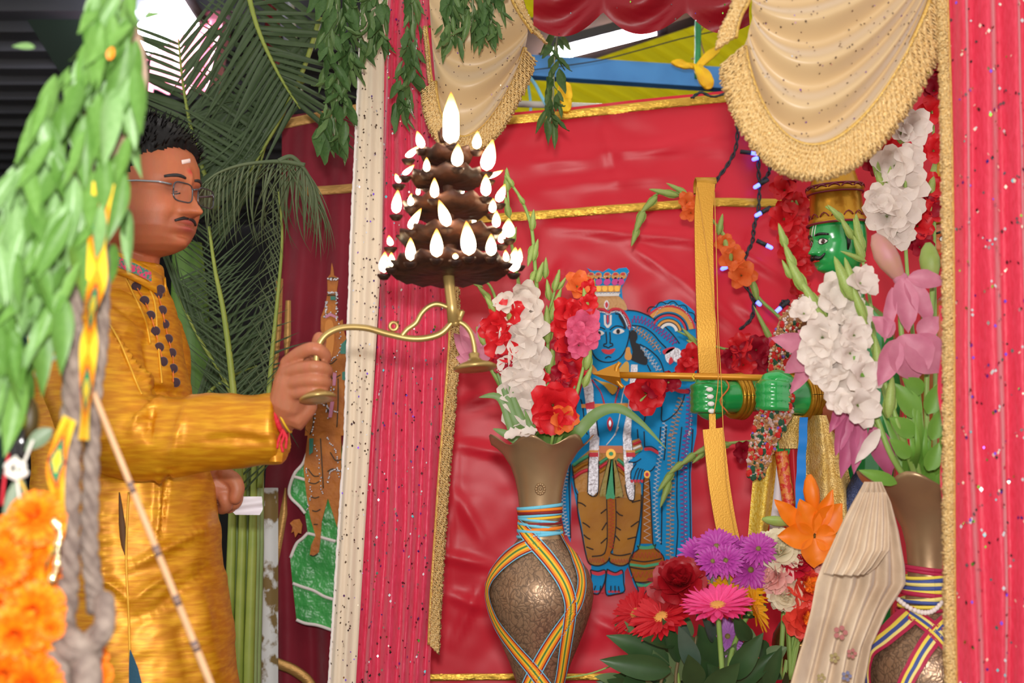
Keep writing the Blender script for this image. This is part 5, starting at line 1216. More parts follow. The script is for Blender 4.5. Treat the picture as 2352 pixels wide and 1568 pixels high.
spike('dull red gladiolus lying behind the bow hand and arrow', [(1960, 1040), (1860, 900), (1780, 830), (1720, 810), (1660, 800), (1600, 780), (1556, 760)], 3.14,
      [(1740, 800, 52, 'crimson', 0, .1), (1700, 792, 46, 'red', -.2, .2), (1766, 830, 50, 'crimson', .1, -.1), (1710, 840, 46, 'red', 0, -.2), (1680, 820, 40, 'crimson', -.2, -.1), (1590, 820, 44, 'red', -.2, 0), (1570, 846, 40, 'red', -.4, 0), (1790, 790, 40, 'pink', .2, .2)],
      [(1600, 790, 1566, 752, .8), (1610, 800, 1576, 780), (1780, 800, 1730, 700, .4), (1640, 790, 1610, 750)])
spike('red gladiolus flower hanging under the arrow shaft on the blue figure', [(1660, 884), (1600, 874), (1540, 874), (1500, 884)], 2.84, [(1480, 906, 72, 'red', -.2, -.2), (1508, 888, 44, 'crimson', .1, 0), (1540, 880, 40, 'crimson', .2, -.2)], [(1540, 876, 1506, 890, .6), (1450, 940, 1486, 906, .6)], r=.003)
spike('drooping green gladiolus bud spray crossing behind the lower bow', [(1950, 1004, 3.07), (1870, 1006, 3.1), (1790, 1010), (1720, 1014), (1660, 1020), (1600, 1040), (1550, 1080), (1526, 1140)], 3.13, [(1710, 1040, 40, 'crimson', 0, -.3), (1740, 1060, 44, 'red', 0, -.2)],
      [(1640, 1022, 1590, 1044), (1600, 1040, 1560, 1070, 1.1), (1570, 1060, 1534, 1090, 1.1), (1548, 1080, 1510, 1130, .9), (1540, 1100, 1516, 1166, .8), (1620, 1036, 1590, 1064), (1680, 1020, 1630, 1026)])
# ------------------------------------------------------------------ low flower arrangement in front of the statue
DA = 2.55
def stalk(t, path, d, r=.0035, m=None):
    pts = [Vector(q) for q in crom([tuple(P(p[0], p[1], p[2] if len(p) > 2 else d)) for p in path], 5)]
    return obj('stem', tube(pts, r, 8), m or STEM, t)
def one_flower(kind, label, x, y, size, d, face, me, root_xy, r=.0035, head='flower_head', stemm=None):
    pos = P(x, y, d); face = Vector(face).normalized()
    t = thing(kind, label, 'flower', P(root_xy[0], root_xy[1], d + .04))
    k = S(d) * size
    back = pos - face * k * .25
    q = P(root_xy[0], root_xy[1], d + .04)
    mid = back.lerp(q, .5) - face * k * .3
    pts = [Vector(a) for a in crom([tuple(pos), tuple(back), tuple(mid), tuple(q)], 5)]
    obj('stem', tube(pts, r, 8), stemm or STEM, t)
    put(head, me, t, frame(pos, face.orthogonal(), face, k))
    return t
def gerbera(name, m, mc, n=26):
    g = dict(L=1., W=.19, shape='strap', bend=.12, cup=.25, nu=5, nv=2)
    disc = lathe([(.26, .02), (.22, .07), (.12, .10), (.001, .11)], 18)
    st = [(disc[0], disc[1], 1)]
    for k in range(60):
        a, r_ = U(0, 6.28), .27 * math.sqrt(R()); s_ = sphere((r_ * math.cos(a), r_ * math.sin(a), .10 - .06 * r_ / .27), .022, 5, 3, (1, 1, 1.6)); st.append((s_[0], s_[1], 1))
    gc = lathe([(.03, -.34), (.14, -.22), (.24, -.05), (.25, .0)], 14); st.append((gc[0], gc[1], 2))
    return flower_mesh(name, [m, mc, STEM], [(n, 0, .05, g, 1, 0, 0, .06), (n, .12, .16, g, .88, 0, .02, .06), (n // 2, .05, .4, dict(g, W=.1), .42, 0, .05, .1)], st)
def mum(name, m, n=22):
    g = dict(L=1., W=.2, shape='strap', bend=-.35, cup=.5, nu=5, nv=2)
    st = [(*sphere((0, 0, .1), .16, 10, 6), 1), (*lathe([(.03, -.3), (.16, -.1), (.2, 0)], 10), 1)]
    return flower_mesh(name, [m, M('mum_eye', (120, 110, 50), .7)], [(n, 0, .2, g, 1, 0, 0, .06), (n, .1, .5, g, .9, 0, .02, .05), (14, .2, .8, g, .66, 0, .04, .04)], st)
def rose(name, m, m2=None):
    rings = []
    for k in range(9):
        f = k / 8
        rings.append((3 if k < 3 else 4 if k < 6 else 5, k * .9, lerp(1.52, .45, f), dict(L=1., W=1.15, shape='round', bend=lerp(.35, -1.3, f), cup=lerp(.9, .35, f), ruf=.03, rf=1.5, nu=7, nv=6, base=.4), lerp(.55, 1.0, f), 1 if (m2 and k < 3) else 0, -.02 * k, lerp(.05, .12, f)))
    st = [(*lathe([(.03, -.5), (.14, -.32), (.2, -.2), (.16, -.05)], 10), 2)]
    for k in range(5):
        v, f = petal(L=.6, W=.16, shape='leaf', bend=-.8, cup=.3, nu=5, nv=2); mm = rotz(k * 1.256) @ Matrix.Translation((0, .12, -.25)) @ rotx(.2); st.append(([mm @ p for p in v], f, 2))
    return flower_mesh(name, [m, m2 or m, STEM], rings, st)
GY = M('gerbera_eye', (214, 150, 70), .7)
PK = M('gerbera_pink', (244, 84, 150), .5, transl=.15, var=(30, (236, 60, 130), .3)); YL = M('gerbera_yellow', (250, 190, 16), .5, transl=.15, var=(30, (244, 170, 8), .3)); RD = M('gerbera_red', (206, 22, 34), .5, transl=.1, var=(30, (180, 14, 30), .3))
PU = M('mum_purple', (196, 74, 178), .5, transl=.15, var=(40, (170, 50, 150), .3)); PU2 = M('mum_violet', (160, 80, 170), .5, transl=.15, var=(40, (190, 130, 200), .3))
ge_p, ge_y, ge_r = gerbera('gerbera_head', PK, GY), gerbera('gerbera_head', YL, M('gerbera_eye_y', (200, 120, 20), .7)), gerbera('gerbera_head', RD, GY)
mu1, mu2 = mum('mum_head', PU), mum('mum_head', PU2, 26)
ro = {'red': rose('rose_head', M('rose_red', (168, 8, 24), .5, transl=.1, var=(20, (140, 4, 18), .3))), 'white': rose('rose_head', M('rose_white', (238, 230, 200), .5, transl=.2)), 'pink': rose('rose_head', M('rose_pink', (238, 168, 168), .5, transl=.2, var=(20, (244, 196, 180), .3))),
      'crimson': rose('rose_head', M('rose_crimson', (196, 20, 50), .5, transl=.1)), 'cream': rose('rose_head', M('rose_cream', (236, 222, 190), .5, transl=.2)), 'coral': rose('rose_head', M('rose_coral', (240, 84, 62), .5, transl=.15, var=(20, (230, 60, 50), .3)), M('rose_coral_in', (250, 140, 40), .5))}
one_flower('rose', 'dark red velvet rose in full bloom left of the purple chrysanthemums', 1560, 1338, 62, DA, (-.1, -1, .75), ro['red'], (1580, 1560), .004)
one_flower('gerbera', 'bright pink gerbera seen edge-on in front of the yellow gerberas', 1648, 1392, 82, DA - .06, (-.12, -.42, 1), ge_p, (1660, 1560), .0048)
one_flower('gerbera', 'yellow gerbera half hidden behind the pink gerbera', 1690, 1366, 70, DA + .02, (.1, -.5, 1), ge_y, (1690, 1600), .004)
one_flower('gerbera', 'yellow gerbera seen from the side right of the pink gerbera', 1734, 1400, 54, DA - .02, (.85, -.4, .35), ge_y, (1672, 1570), .0046)
one_flower('gerbera', 'red gerbera tilted left under the dark red rose', 1520, 1418, 74, DA - .02, (-.45, -.6, .8), ge_r, (1560, 1580), .004)
one_flower('gerbera', 'second red gerbera at the far left of the arrangement', 1462, 1408, 62, DA + .06, (-.6, -.5, .6), ge_r, (1540, 1590), .004)
mums = [(1604, 1278, 46, mu1, 'purple chrysanthemum at the left end of the upright row'), (1646, 1258, 50, mu1, 'topmost purple chrysanthemum in the upright row'), (1668, 1288, 42, mu1, 'purple chrysanthemum tucked low in the middle of the row'), (1700, 1268, 40, mu1, 'purple chrysanthemum right of the topmost one'),
        (1722, 1308, 50, mu1, 'darker purple chrysanthemum facing front at the right of the row'), (1742, 1262, 42, mu1, 'purple chrysanthemum next to the white rose'), (1622, 1334, 26, mu2, 'small violet chrysanthemum behind the dark red rose'), (1672, 1462, 44, mu2, 'violet chrysanthemum low among the leaves under the pink gerbera'), (1636, 1290, 38, mu1, 'purple chrysanthemum second from the left of the row')]
for k, (x, y, s_, me, lb) in enumerate(mums):
    one_flower('chrysanthemum', lb, x, y, s_, DA + .05 - .02 * (k % 3), (U(-.4, .3), -1, U(.3, .9)) if k != 4 else (.2, -1, .05), me, (x + U(-6, 10), 1420 if k < 6 or k == 8 else 1560), .0024, stemm=M('stem_grey', (130, 150, 100), .5))
roses = [(1790, 1262, 52, 'white', (-.4, -.9, .5), 'white rose beside the orange lily'), (1780, 1322, 44, 'pink', (-.9, -.6, .2), 'pale pink rosebud below the white rose'), (1826, 1292, 44, 'crimson', (.2, -.9, .6), 'crimson rose between the white and coral roses'), (1806, 1362, 42, 'cream', (-.2, -.8, -.2), 'cream rose below the pale pink rosebud'),
         (1852, 1346, 52, 'coral', (.3, -1, .2), 'coral orange rose beside the pleated cloth'), (1850, 1420, 46, 'coral', (.3, -1, .1), 'lower coral rose above the small brass pot'), (1868, 1268, 24, 'white', (0, -1, .4), 'small white rosebud under the orange lily'), (1884, 1290, 30, 'pink', (.2, -1, .3), 'small pale pink rose at the edge of the pleated cloth')]
for x, y, s_, c_, fc, lb in roses: one_flower('rose', lb, x, y, s_, DA + .03, fc, ro[c_], (1815, 1560), .0035)
t = lily('open orange lily with a tall pointed bud above the roses', [(1800, 1560, DA + .14), (1830, 1380, DA + .14), (1850, 1280, DA + .08), (1862, 1230)], DA, [], [(1872, 1180, 1862, 1090, 36, ORL), (1822, 1200, 1754, 1192, 24, BUD)])
loose(t, [(1868, 1230, 1790, 1230, 60, -.5), (1866, 1226, 1836, 1150, 60, -.3), (1872, 1224, 1928, 1160, 64, -.4), (1874, 1232, 1920, 1236, 60, -.5), (1868, 1236, 1870, 1300, 66, -.7), (1872, 1220, 1908, 1130, 40, -.3), (1840, 1210, 1780, 1150, 42, -.3)], ORL, DA - .03)
t = lily('smaller orange lily facing left beside the yellow cloth', [(1790, 1560), (1800, 1400), (1800, 1300), (1790, 1250)], DA + .12, [(1790, 1262, 60, -.6, .1, DA + .03)], [], LO)
# bold foliage
DLF = M('dark_leaf', (44, 70, 40), .35, spec=.5, transl=.1, var=(16, (64, 96, 54), .3)); DLF2 = M('leaf_underside', (120, 144, 96), .5, transl=.15, var=(16, (98, 124, 80), .3)); DLF3 = M('bluish_leaf', (60, 82, 66), .35, spec=.5, var=(16, (84, 104, 90), .3))
t = thing('foliage_bunch', 'bunch of dark glossy leaves at the foot of the flower arrangement', 'foliage', P(1600, 1640, DA))
lf = [(1540, 1540, 1390, 1520, 56, 0), (1540, 1530, 1412, 1452, 60, 0), (1530, 1560, 1380, 1568, 50, 0), (1560, 1520, 1524, 1420, 40, 0), (1555, 1510, 1440, 1500, 46, 1), (1600, 1540, 1560, 1440, 44, 2), (1580, 1500, 1566, 1430, 30, 2), (1640, 1540, 1612, 1440, 70, 0), (1600, 1580, 1580, 1500, 54, 0), (1640, 1580, 1602, 1510, 50, 0),
      (1680, 1560, 1748, 1460, 52, 0), (1690, 1580, 1780, 1500, 40, 0), (1700, 1540, 1730, 1440, 30, 0), (1620, 1600, 1700, 1520, 60, 0), (1560, 1600, 1480, 1540, 50, 1), (1500, 1600, 1440, 1540, 50, 1), (1460, 1600, 1400, 1560, 46, 0), (1740, 1600, 1780, 1520, 40, 0), (1760, 1580, 1790, 1490, 36, 0), (1530, 1470, 1450, 1440, 40, 1), (1550, 1480, 1470, 1470, 34, 0),
      (1620, 1500, 1640, 1440, 34, 1), (1500, 1520, 1420, 1470, 50, 1), (1480, 1560, 1420, 1590, 50, 0), (1660, 1600, 1640, 1530, 60, 0), (1580, 1560, 1540, 1500, 44, 1), (1700, 1610, 1720, 1540, 50, 1), (1590, 1460, 1560, 1400, 26, 1), (1500, 1500, 1436, 1430, 26, 1), (1760, 1390, 1700, 1420, 30, 0), (1720, 1470, 1690, 1420, 36, 0), (1640, 1470, 1610, 1420, 36, 2),
      (1500, 1590, 1560, 1530, 44, 1), (1540, 1570, 1500, 1490, 50, 1), (1580, 1590, 1640, 1540, 50, 1), (1450, 1580, 1380, 1545, 40, 1), (1720, 1590, 1770, 1560, 40, 1), (1600, 1500, 1570, 1450, 40, 1), (1660, 1530, 1690, 1470, 36, 1), (1790, 1600, 1800, 1540, 40, 0)]
for k, (x, y, tx, ty, w, mi) in enumerate(lf):
    dd = DA - .05 + .07 * ((k * 7) % 5) / 5 + (.05 if mi == 1 else 0); A, B = P(x, y, dd + .03), P(tx, ty, dd - .02)
    v, f = petal(L=(B - A).length, W=w * S(DA), shape='leaf', bend=U(-.6, .3), cup=U(.2, .5), nu=8, nv=4)
    put('leaf', mesh('leaf', (v, f), (DLF, DLF2, DLF3)[mi]), t, frame(A, B - A, CAMD + Vector((U(-.4, .4), 0, U(0, .7)))))
for a in ([(1560, 1640), (1552, 1560), (1560, 1500), (1566, 1420)], [(1600, 1640), (1590, 1540), (1600, 1460)], [(1680, 1640), (1690, 1540), (1720, 1470)], [(1500, 1640), (1520, 1560), (1540, 1530)]): stalk(t, a, DA, .003, M('twig', (110, 96, 60), .6))
for k in range(26):
    x, y = U(1400, 1800), U(1440, 1600); a = U(0, 2 * PI); A = P(x, y, DA + .10); B = P(x + 60 * math.cos(a), y + 50 * math.sin(a), DA + .08)
    v, f = petal(L=(B - A).length, W=U(30, 46) * S(DA), shape='leaf', bend=U(-.5, .3), cup=.3, nu=6, nv=4)
    put('leaf', mesh('leaf', (v, f), (DLF, DLF2)[k % 2]), t, frame(A, B - A, CAMD + Vector((0, 0, .4))))
# thin tendril across the gold hem
o = obj('tendril', tube([P(x, y, 2.62) for x, y in crom([(1540, 1420), (1500, 1470), (1420, 1520), (1360, 1545), (1300, 1556)], 5)], .0016, 6), STEM); tag(o, 'thin green tendril crossing from the flowers towards the left vase foot', 'tendril')
# ------------------------------------------------------------------ pleated cloth beside the right vase
PLE = M('pleated_brocade', (216, 194, 166), .5, spec=.4, sheen=.3, bump=(60, .4, .004), var=(14, (186, 160, 132), .2))
t = thing('pleated_cloth', 'cream pleated brocade cloth draped from the rim of the right vase', 'cloth', P(1900, 1600, 2.28))
rows = [(1106, 1984, 2024), (1150, 1960, 2044), (1220, 1926, 2062), (1300, 1890, 2076), (1340, 1876, 2080), (1400, 1866, 2040), (1480, 1846, 2000), (1568, 1818, 1980), (1760, 1770, 1960)]
def prip(u, v, x, y): return .014 * math.sin(u * 30 + 1.2 * math.sin(v * 4)) * min(1, .35 + v) - .04 * math.sin(PI * u) * (.3 + v) + .006 * nz(x * .02, y * .01)
obj('cloth', sheet(rows, lambda u, v: 2.24 + .05 * v, 70, 70, prip), PLE, t)
rows2 = [(1130, 1974, 2034), (1200, 1936, 2040), (1260, 1910, 2040), (1300, 1896, 2010), (1316, 1890, 1990)]
obj('upper_flounce', sheet(rows2, 2.215, 50, 24, lambda u, v, x, y: .007 * math.sin(u * 36) * (.4 + v) - .03 * math.sin(PI * u) * (.3 + v)), PLE, t)
fl2 = lambda x, y, s_, m: [put('stitched_petal', mesh('stitched_petal', patch([(x + s_ * math.cos(a) + s_ * .55 * math.cos(b), y + s_ * math.sin(a) + s_ * .55 * math.sin(b)) for b in [q * PI / 4 for q in range(8)]], 2.2, .002), m, False), t) for a in [q * 2 * PI / 5 for q in range(5)]]
fl2(1930, 1452, 11, M('stitch_rose', (166, 96, 92), .6)); fl2(1956, 1500, 8, M('stitch_rose')); fl2(1916, 1510, 8, M('stitch_olive', (150, 132, 80), .6)); fl2(1944, 1552, 8, M('stitch_blue', (110, 110, 140), .6)); fl2(1886, 1556, 7, M('stitch_olive'))
# ------------------------------------------------------------------ heads (shared by man and statues)
FZ = .90      # lower face height factor
def g(x, s): return math.exp(-(x / s) ** 2)
HT = [(-.122, .020, .030, .020), (-.114, .056, .046, .035), (-.104, .075, .058, .047), (-.090, .084, .070, .057), (-.070, .090, .081, .067), (-.045, .091, .092, .073), (-.02, .089, .098, .076), (0, .089, .101, .078), (.025, .094, .102, .079),
      (.05, .091, .101, .0785), (.075, .079, .095, .073), (.095, .060, .080, .060), (.110, .038, .056, .040), (.119, .015, .025, .017), (.121, .003, .005, .003)]
def head_vf(nose=1.0, fat=1.0, nu=110, nv=120):
    """head in local axes: x forward, y = the person's right side, z up; eye level 0, metres, with face relief"""
    V, F = [], []
    for j in range(nv + 1):
        z = lerp(-.122, .121, j / nv); fr, bk, w = interp(HT, z); w *= fat if z < 0 else 1
        for i in range(nu):
            th = 2 * PI * i / nu; c, s = math.cos(th), math.sin(th); e = 2 / 2.35
            x = (fr if c > 0 else bk) * math.copysign(abs(c) ** e, c); y = w * math.copysign(abs(s) ** e, s)
            if c > -.1:
                k = max(0, min(1, c * 2 + .2)); ay = abs(y); q = 0
                nl = max(0, min(1, (.012 - z) / .05)) if z > -.044 else max(0, 1 - (-.044 - z) / .006)
                q += nose * (.006 + .021 * nl ** 1.2) * g(y, .0075 + .006 * nl) * (1 if -.05 < z < .03 else g(z - .03, .012) if z >= .03 else 0)
                q += nose * .009 * g(ay - .014, .007) * g(z + .037, .008)
                q += -.010 * g(ay - .031, .013) * g(z - .001, .010) + .0055 * g(ay - .031, .011) * g(z + .001, .0075)
                q += .004 * g(ay - .028, .02) * g(z - .020, .007)
                q += .0075 * g(y, .021) * g(z + .0585, .0055) + .0085 * g(y, .019) * g(z + .0715, .006) - .004 * g(y, .024) * g(z + .0645, .0026) - .006 * g(y, .025) * g(z + .084, .005)
                q += .011 * g(y, .019) * g(z + .100, .011) - .0035 * g(ay - .030 - .25 * (-.045 - z), .006) * g(z + .055, .014) + .005 * g(ay - .042, .018) * g(z + .03, .018)
                x += q * k
            V.append(Vector((x, y, z * FZ if z < 0 else z)))
    for j in range(nv):
        for i in range(nu):
            a = j * nu + i; b = j * nu + (i + 1) % nu; F.append((a, b, b + nu, a + nu))
    F.append(tuple(range(nu - 1, -1, -1))); F.append(tuple(range(nv * nu, nv * nu + nu)))
    return V, F
def face_depth(y, z, fat=1.0):
    """forward extent of the plain head at (y, z) (for laying brows etc. on the face)"""
    fr, bk, w = interp(HT, z); w *= fat if z < 0 else 1; e = 2.35
    base = fr * max(0, 1 - abs(y / w) ** e) ** (1 / e); ay = abs(y)
    base += -.010 * g(ay - .031, .013) * g(z - .001, .010) + .0055 * g(ay - .031, .011) * g(z + .001, .0075) + .004 * g(ay - .028, .02) * g(z - .020, .007) + .0075 * g(y, .021) * g(z + .0585, .0055) + .0085 * g(y, .019) * g(z + .0715, .006)
    nl = max(0, min(1, (.012 - z) / .05)) if z > -.044 else max(0, 1 - (-.044 - z) / .006)
    base += (.006 + .021 * nl ** 1.2) * g(y, .0075 + .006 * nl) * (1 if -.05 < z < .03 else g(z - .03, .012) if z >= .03 else 0)
    return base
def on_face(pts, off=.001, fat=1.0): return [Vector((face_depth(y, z, fat) + off, y, z * FZ if z < 0 else z)) for y, z in pts]
def head_frame(pos, yaw_deg, pitch_deg=0, roll_deg=0, sc=1.0):
    """yaw: 0 faces the camera (-Y), 90 faces +X, -90 faces -X"""
    a = math.radians(yaw_deg); fwd = Vector((math.sin(a), -math.cos(a), 0)); right = fwd.cross(Vector((0, 0, 1))); up = Vector((0, 0, 1))
    m = Matrix.Identity(4)
    for i in range(3): m[i][0] = fwd[i]; m[i][1] = right[i]; m[i][2] = up[i]
    return Matrix.Translation(pos) @ m @ roty(math.radians(pitch_deg)) @ rotx(math.radians(roll_deg)) @ Matrix.Scale(sc, 4)
def xf(vf, m): return [m @ Vector(p) for p in vf[0]], vf[1]
def brow(y0, y1, side, m, t, mt, thick=.0035, name='eyebrow'):
    pts = on_face([(side * lerp(y0, y1, k / 6), .017 + .008 * math.sin(PI * (.25 + .6 * k / 6))) for k in range(7)], .0008)
    return obj(name, xf(tube(pts, [thick * (.6 + .5 * math.sin(PI * (.1 + .8 * k / 6))) for k in range(7)], 6, flat=.5), m), mt, t)

# ------------------------------------------------------------------ the man
SKIN = bpy.data.materials.new('skin'); SKIN.use_nodes = True
nt = SKIN.node_tree; b = nt.nodes['Principled BSDF']
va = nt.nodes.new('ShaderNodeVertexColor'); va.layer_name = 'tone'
nzn = nt.nodes.new('ShaderNodeTexNoise'); nzn.inputs['Scale'].default_value = 60; nzn.inputs['Detail'].default_value = 4
mxr = nt.nodes.new('ShaderNodeMixRGB'); mxr.blend_type = 'MULTIPLY'; mxr.inputs[0].default_value = .22
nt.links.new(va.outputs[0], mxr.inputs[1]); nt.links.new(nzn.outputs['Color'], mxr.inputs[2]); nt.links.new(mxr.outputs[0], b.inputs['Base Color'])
b.inputs['Roughness'].default_value = .48; b.inputs['Specular IOR Level'].default_value = .4
b.inputs['Subsurface Weight'].default_value = .12; b.inputs['Subsurface Radius'].default_value = (.012, .004, .002); b.inputs['Subsurface Scale'].default_value = .5
bp = nt.nodes.new('ShaderNodeBump'); bp.inputs['Strength'].default_value = .12; bp.inputs['Distance'].default_value = .002
n2 = nt.nodes.new('ShaderNodeTexNoise'); n2.inputs['Scale'].default_value = 320
nt.links.new(n2.outputs['Fac'], bp.inputs['Height']); nt.links.new(bp.outputs[0], b.inputs['Normal'])
DM = 2.47
HM = head_frame(P(337, 450, DM), 64, 1, 0, 1.0)
man = thing('person', 'man in a gold silk kurta and glasses holding up the burning oil lamp', 'person', (P(300, 1400, DM).x, DM, 0))
parts_ = [xf(head_vf(1.3, 1.08), HM)]
# neck, torso core and legs
nk = HM @ Vector((-.028, 0, -.06)); sh = P(262, 720, DM + .02)
parts_.append(round_tube([nk, HM @ Vector((-.03, 0, -.11)), P(285, 650, DM), P(262, 720, DM)], [.050, .050, .056, .080], 20))
parts_.append(round_tube([P(265, 720, DM + .04), P(262, 900, DM + .03), P(270, 1150, DM + .03), P(280, 1400, DM + .03)], [.075, .11, .115, .12], 20))
# right arm (near) : shoulder - elbow - wrist
WR = P(648, 960, 2.26); EL = P(305, 1000, 2.33); SHR = P(215, 745, 2.36)
parts_.append(round_tube([P(250, 730, 2.42), SHR, SHR.lerp(EL, .5), EL], [.05, .052, .046, .040], 16))
parts_.append(round_tube([EL, EL.lerp(WR, .35), EL.lerp(WR, .8), WR], [.040, .042, .030, .026], 16))
DH = 2.225
def fing(pts, rad): return round_tube([Vector(q) for q in crom([tuple(P(*p)) for p in pts], 4)], [lerp(rad[0], rad[1], k / (4 * (len(pts) - 1))) for k in range(4 * (len(pts) - 1) + 1)], 12)
hand = [round_tube([WR, P(662, 925, 2.24), P(676, 885, 2.235), P(682, 852, 2.235)], [.026, .031, .034, .030], 16),
        round_tube([P(652, 938, 2.245), P(690, 955, 2.25), P(706, 935, 2.245)], [.026, .024, .016], 12),
        round_tube([P(664, 850, 2.23), P(658, 880, 2.228), P(662, 912, 2.232)], [.016, .018, .016], 12),
        fing([(660, 834, 2.225), (688, 812, 2.205), (722, 800, 2.192), (746, 816, 2.205), (742, 832, 2.23)], (.0122, .0098)),
        fing([(655, 858, 2.22), (690, 846, 2.198), (728, 842, 2.188), (750, 850, 2.205), (744, 858, 2.232), (724, 858, 2.245)], (.0112, .0092)),
        fing([(655, 884, 2.22), (690, 876, 2.198), (726, 872, 2.188), (748, 878, 2.205), (742, 882, 2.23), (724, 880, 2.245)], (.0108, .0088)),
        fing([(660, 908, 2.224), (690, 902, 2.203), (720, 896, 2.194), (742, 896, 2.205), (738, 900, 2.228)], (.0098, .0080)),
        fing([(690, 880, 2.25), (712, 840, 2.255), (728, 806, 2.25), (734, 778, 2.242)], (.0155, .0115))]
parts_ += hand
# left arm folded at the waist, fist with thumb
parts_.append(round_tube([P(330, 730, 2.60), P(330, 900, 2.66), P(360, 1050, 2.66), P(440, 1110, 2.60), P(490, 1112, 2.56)], [.05, .046, .040, .036, .030], 14))
parts_ += [round_tube([P(478, 1108, 2.56), P(505, 1116, 2.55), P(524, 1120, 2.55)], [.030, .032, .026], 14),
           fing([(515, 1092, 2.535), (536, 1102, 2.53), (545, 1122, 2.528), (540, 1142, 2.528)], (.016, .0125)),
           fing([(505, 1110, 2.55), (515, 1140, 2.535), (520, 1160, 2.54), (510, 1168, 2.555)], (.014, .011)),
           fing([(528, 1118, 2.56), (544, 1136, 2.555), (540, 1156, 2.56), (524, 1160, 2.565)], (.013, .010)),
           fing([(520, 1120, 2.57), (536, 1142, 2.572), (530, 1164, 2.574), (516, 1166, 2.57)], (.013, .010)),
           fing([(508, 1120, 2.58), (524, 1146, 2.582), (518, 1166, 2.584), (506, 1164, 2.58)], (.012, .009))]
# legs down to the floor
for dx, dy in ((-.05, -.05), (.05, .06)):
    a = P(285, 1400, DM); parts_.append(round_tube([Vector((a.x + dx, DM + dy, a.z)), Vector((a.x + dx, DM + dy, .5)), Vector((a.x + dx, DM + dy, .1)), Vector((a.x + dx + .02, DM + dy - .01, .05)), Vector((a.x + dx + .14, DM + dy - .03, .035))], [.085, .06, .042, .042, .034], 14))
body = remesh(comb(parts_), .0026, 1, SKIN, 'body')
# skin tones: lips, stubble, eye-socket shade painted in, knuckles
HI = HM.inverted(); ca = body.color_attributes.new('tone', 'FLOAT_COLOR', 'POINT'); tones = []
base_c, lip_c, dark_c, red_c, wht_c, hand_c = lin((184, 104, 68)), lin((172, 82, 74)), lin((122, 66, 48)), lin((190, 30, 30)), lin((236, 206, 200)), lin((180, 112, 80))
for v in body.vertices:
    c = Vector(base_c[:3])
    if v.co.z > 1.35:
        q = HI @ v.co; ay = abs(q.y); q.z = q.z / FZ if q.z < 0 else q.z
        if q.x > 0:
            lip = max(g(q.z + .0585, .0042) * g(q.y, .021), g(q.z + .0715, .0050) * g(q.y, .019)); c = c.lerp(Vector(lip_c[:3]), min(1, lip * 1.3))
            c = c.lerp(Vector(dark_c[:3]), .75 * g(ay - .033, .016) * g(q.z - .003, .012)); c = c.lerp(Vector(dark_c[:3]), .35 * min(1, max(0, (-.03 - q.z) / .03)) * min(1, ay / .03))  # painted shade in the eye sockets, then stubble on the jaw
            c = c.lerp(Vector(lin((200, 112, 72))[:3]), .5 * g(ay - .042, .02) * g(q.z + .028, .02)); c = c.lerp(Vector(red_c[:3]), .8 * g(q.y - .002, .005) * g(q.z - .036, .0055))
            c = c.lerp(Vector(lin((70, 40, 34))[:3]), g(q.z + .0645, .0014) * g(q.y, .017) * .7)
    else: c = c.lerp(Vector(hand_c[:3]), .8)
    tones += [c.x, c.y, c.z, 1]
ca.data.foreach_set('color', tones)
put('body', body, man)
HAIR = M('hair_black', (13, 11, 11), .5, spec=.25, bump=(160, .3, .003), stretch=(1, 1, .3)); STACHE = M('hair_short', (30, 26, 28), .6)
# hair cap with a hairline, plus short tufts
def hair_r(y, z): return 0
V, F = [], []
hv, hf = head_vf(1.0, 1.06, 72, 72)
keep = []
for p in hv:
    q = Vector(p); tmp = max(0, q.z + .04)
    n_ = Vector((q.x, q.y, q.z * 1.1)).normalized()
    lift = .016 * min(1, max(0, (q.z - .055) / .05)) + .006
    front = q.x > .02
    line = .073 - .9 * max(0, abs(q.y) - .045) - (.06 - q.x) * .55 if q.x > -.0 else .0
    hl = (.082 - .02 * (abs(q.y) / .06) ** 2) if q.x > .055 else lerp(.0, .075, max(0, min(1, (q.x - .0) / .055))) if q.x > 0 else -.02 - .05 * min(1, -q.x / .05)
    inside = q.z > hl + .004 * nz(q.x * 120, q.y * 120, q.z * 120)
    keep.append(inside); V.append(q + n_ * (lift if inside else -.002) + n_ * .003 * nz(q.x * 90, q.y * 90, q.z * 90))
F = [f for f in hf if any(keep[i] for i in f)]
obj('hair', xf((V, F), HM), HAIR, man)
rnd = random.Random(12); tv, tf = [], []
for k in range(1600):
    i = rnd.randrange(len(V))
    if not keep[i] or V[i].z < .03: continue
    p = V[i]; n_ = Vector((p.x, p.y, p.z * 1.2)).normalized(); dirv = (n_ * .6 + Vector((.55, 0, .25)) + Vector((rnd.gauss(0, .3), rnd.gauss(0, .3), rnd.gauss(0, .3)))).normalized(); L = rnd.uniform(.010, .020)
    v_, f_ = tube([p - n_ * .004, p + dirv * L * .5, p + dirv * L], [.0016, .0012, .0003], 3); o_ = len(tv); tv += v_; tf += [tuple(a + o_ for a in q) for q in f_]
obj('hair_tufts', xf((tv, tf), HM), HAIR, man, kind='stuff')
for s in (1, -1): brow(.012, .050, s, HM, man, STACHE, .0032)
def arcf(pts, r, name, m_, t_=man, mt=HM, n=6, flat=1.0): return obj(name, xf(tube(pts, r, n, flat=flat), mt), m_, t_)
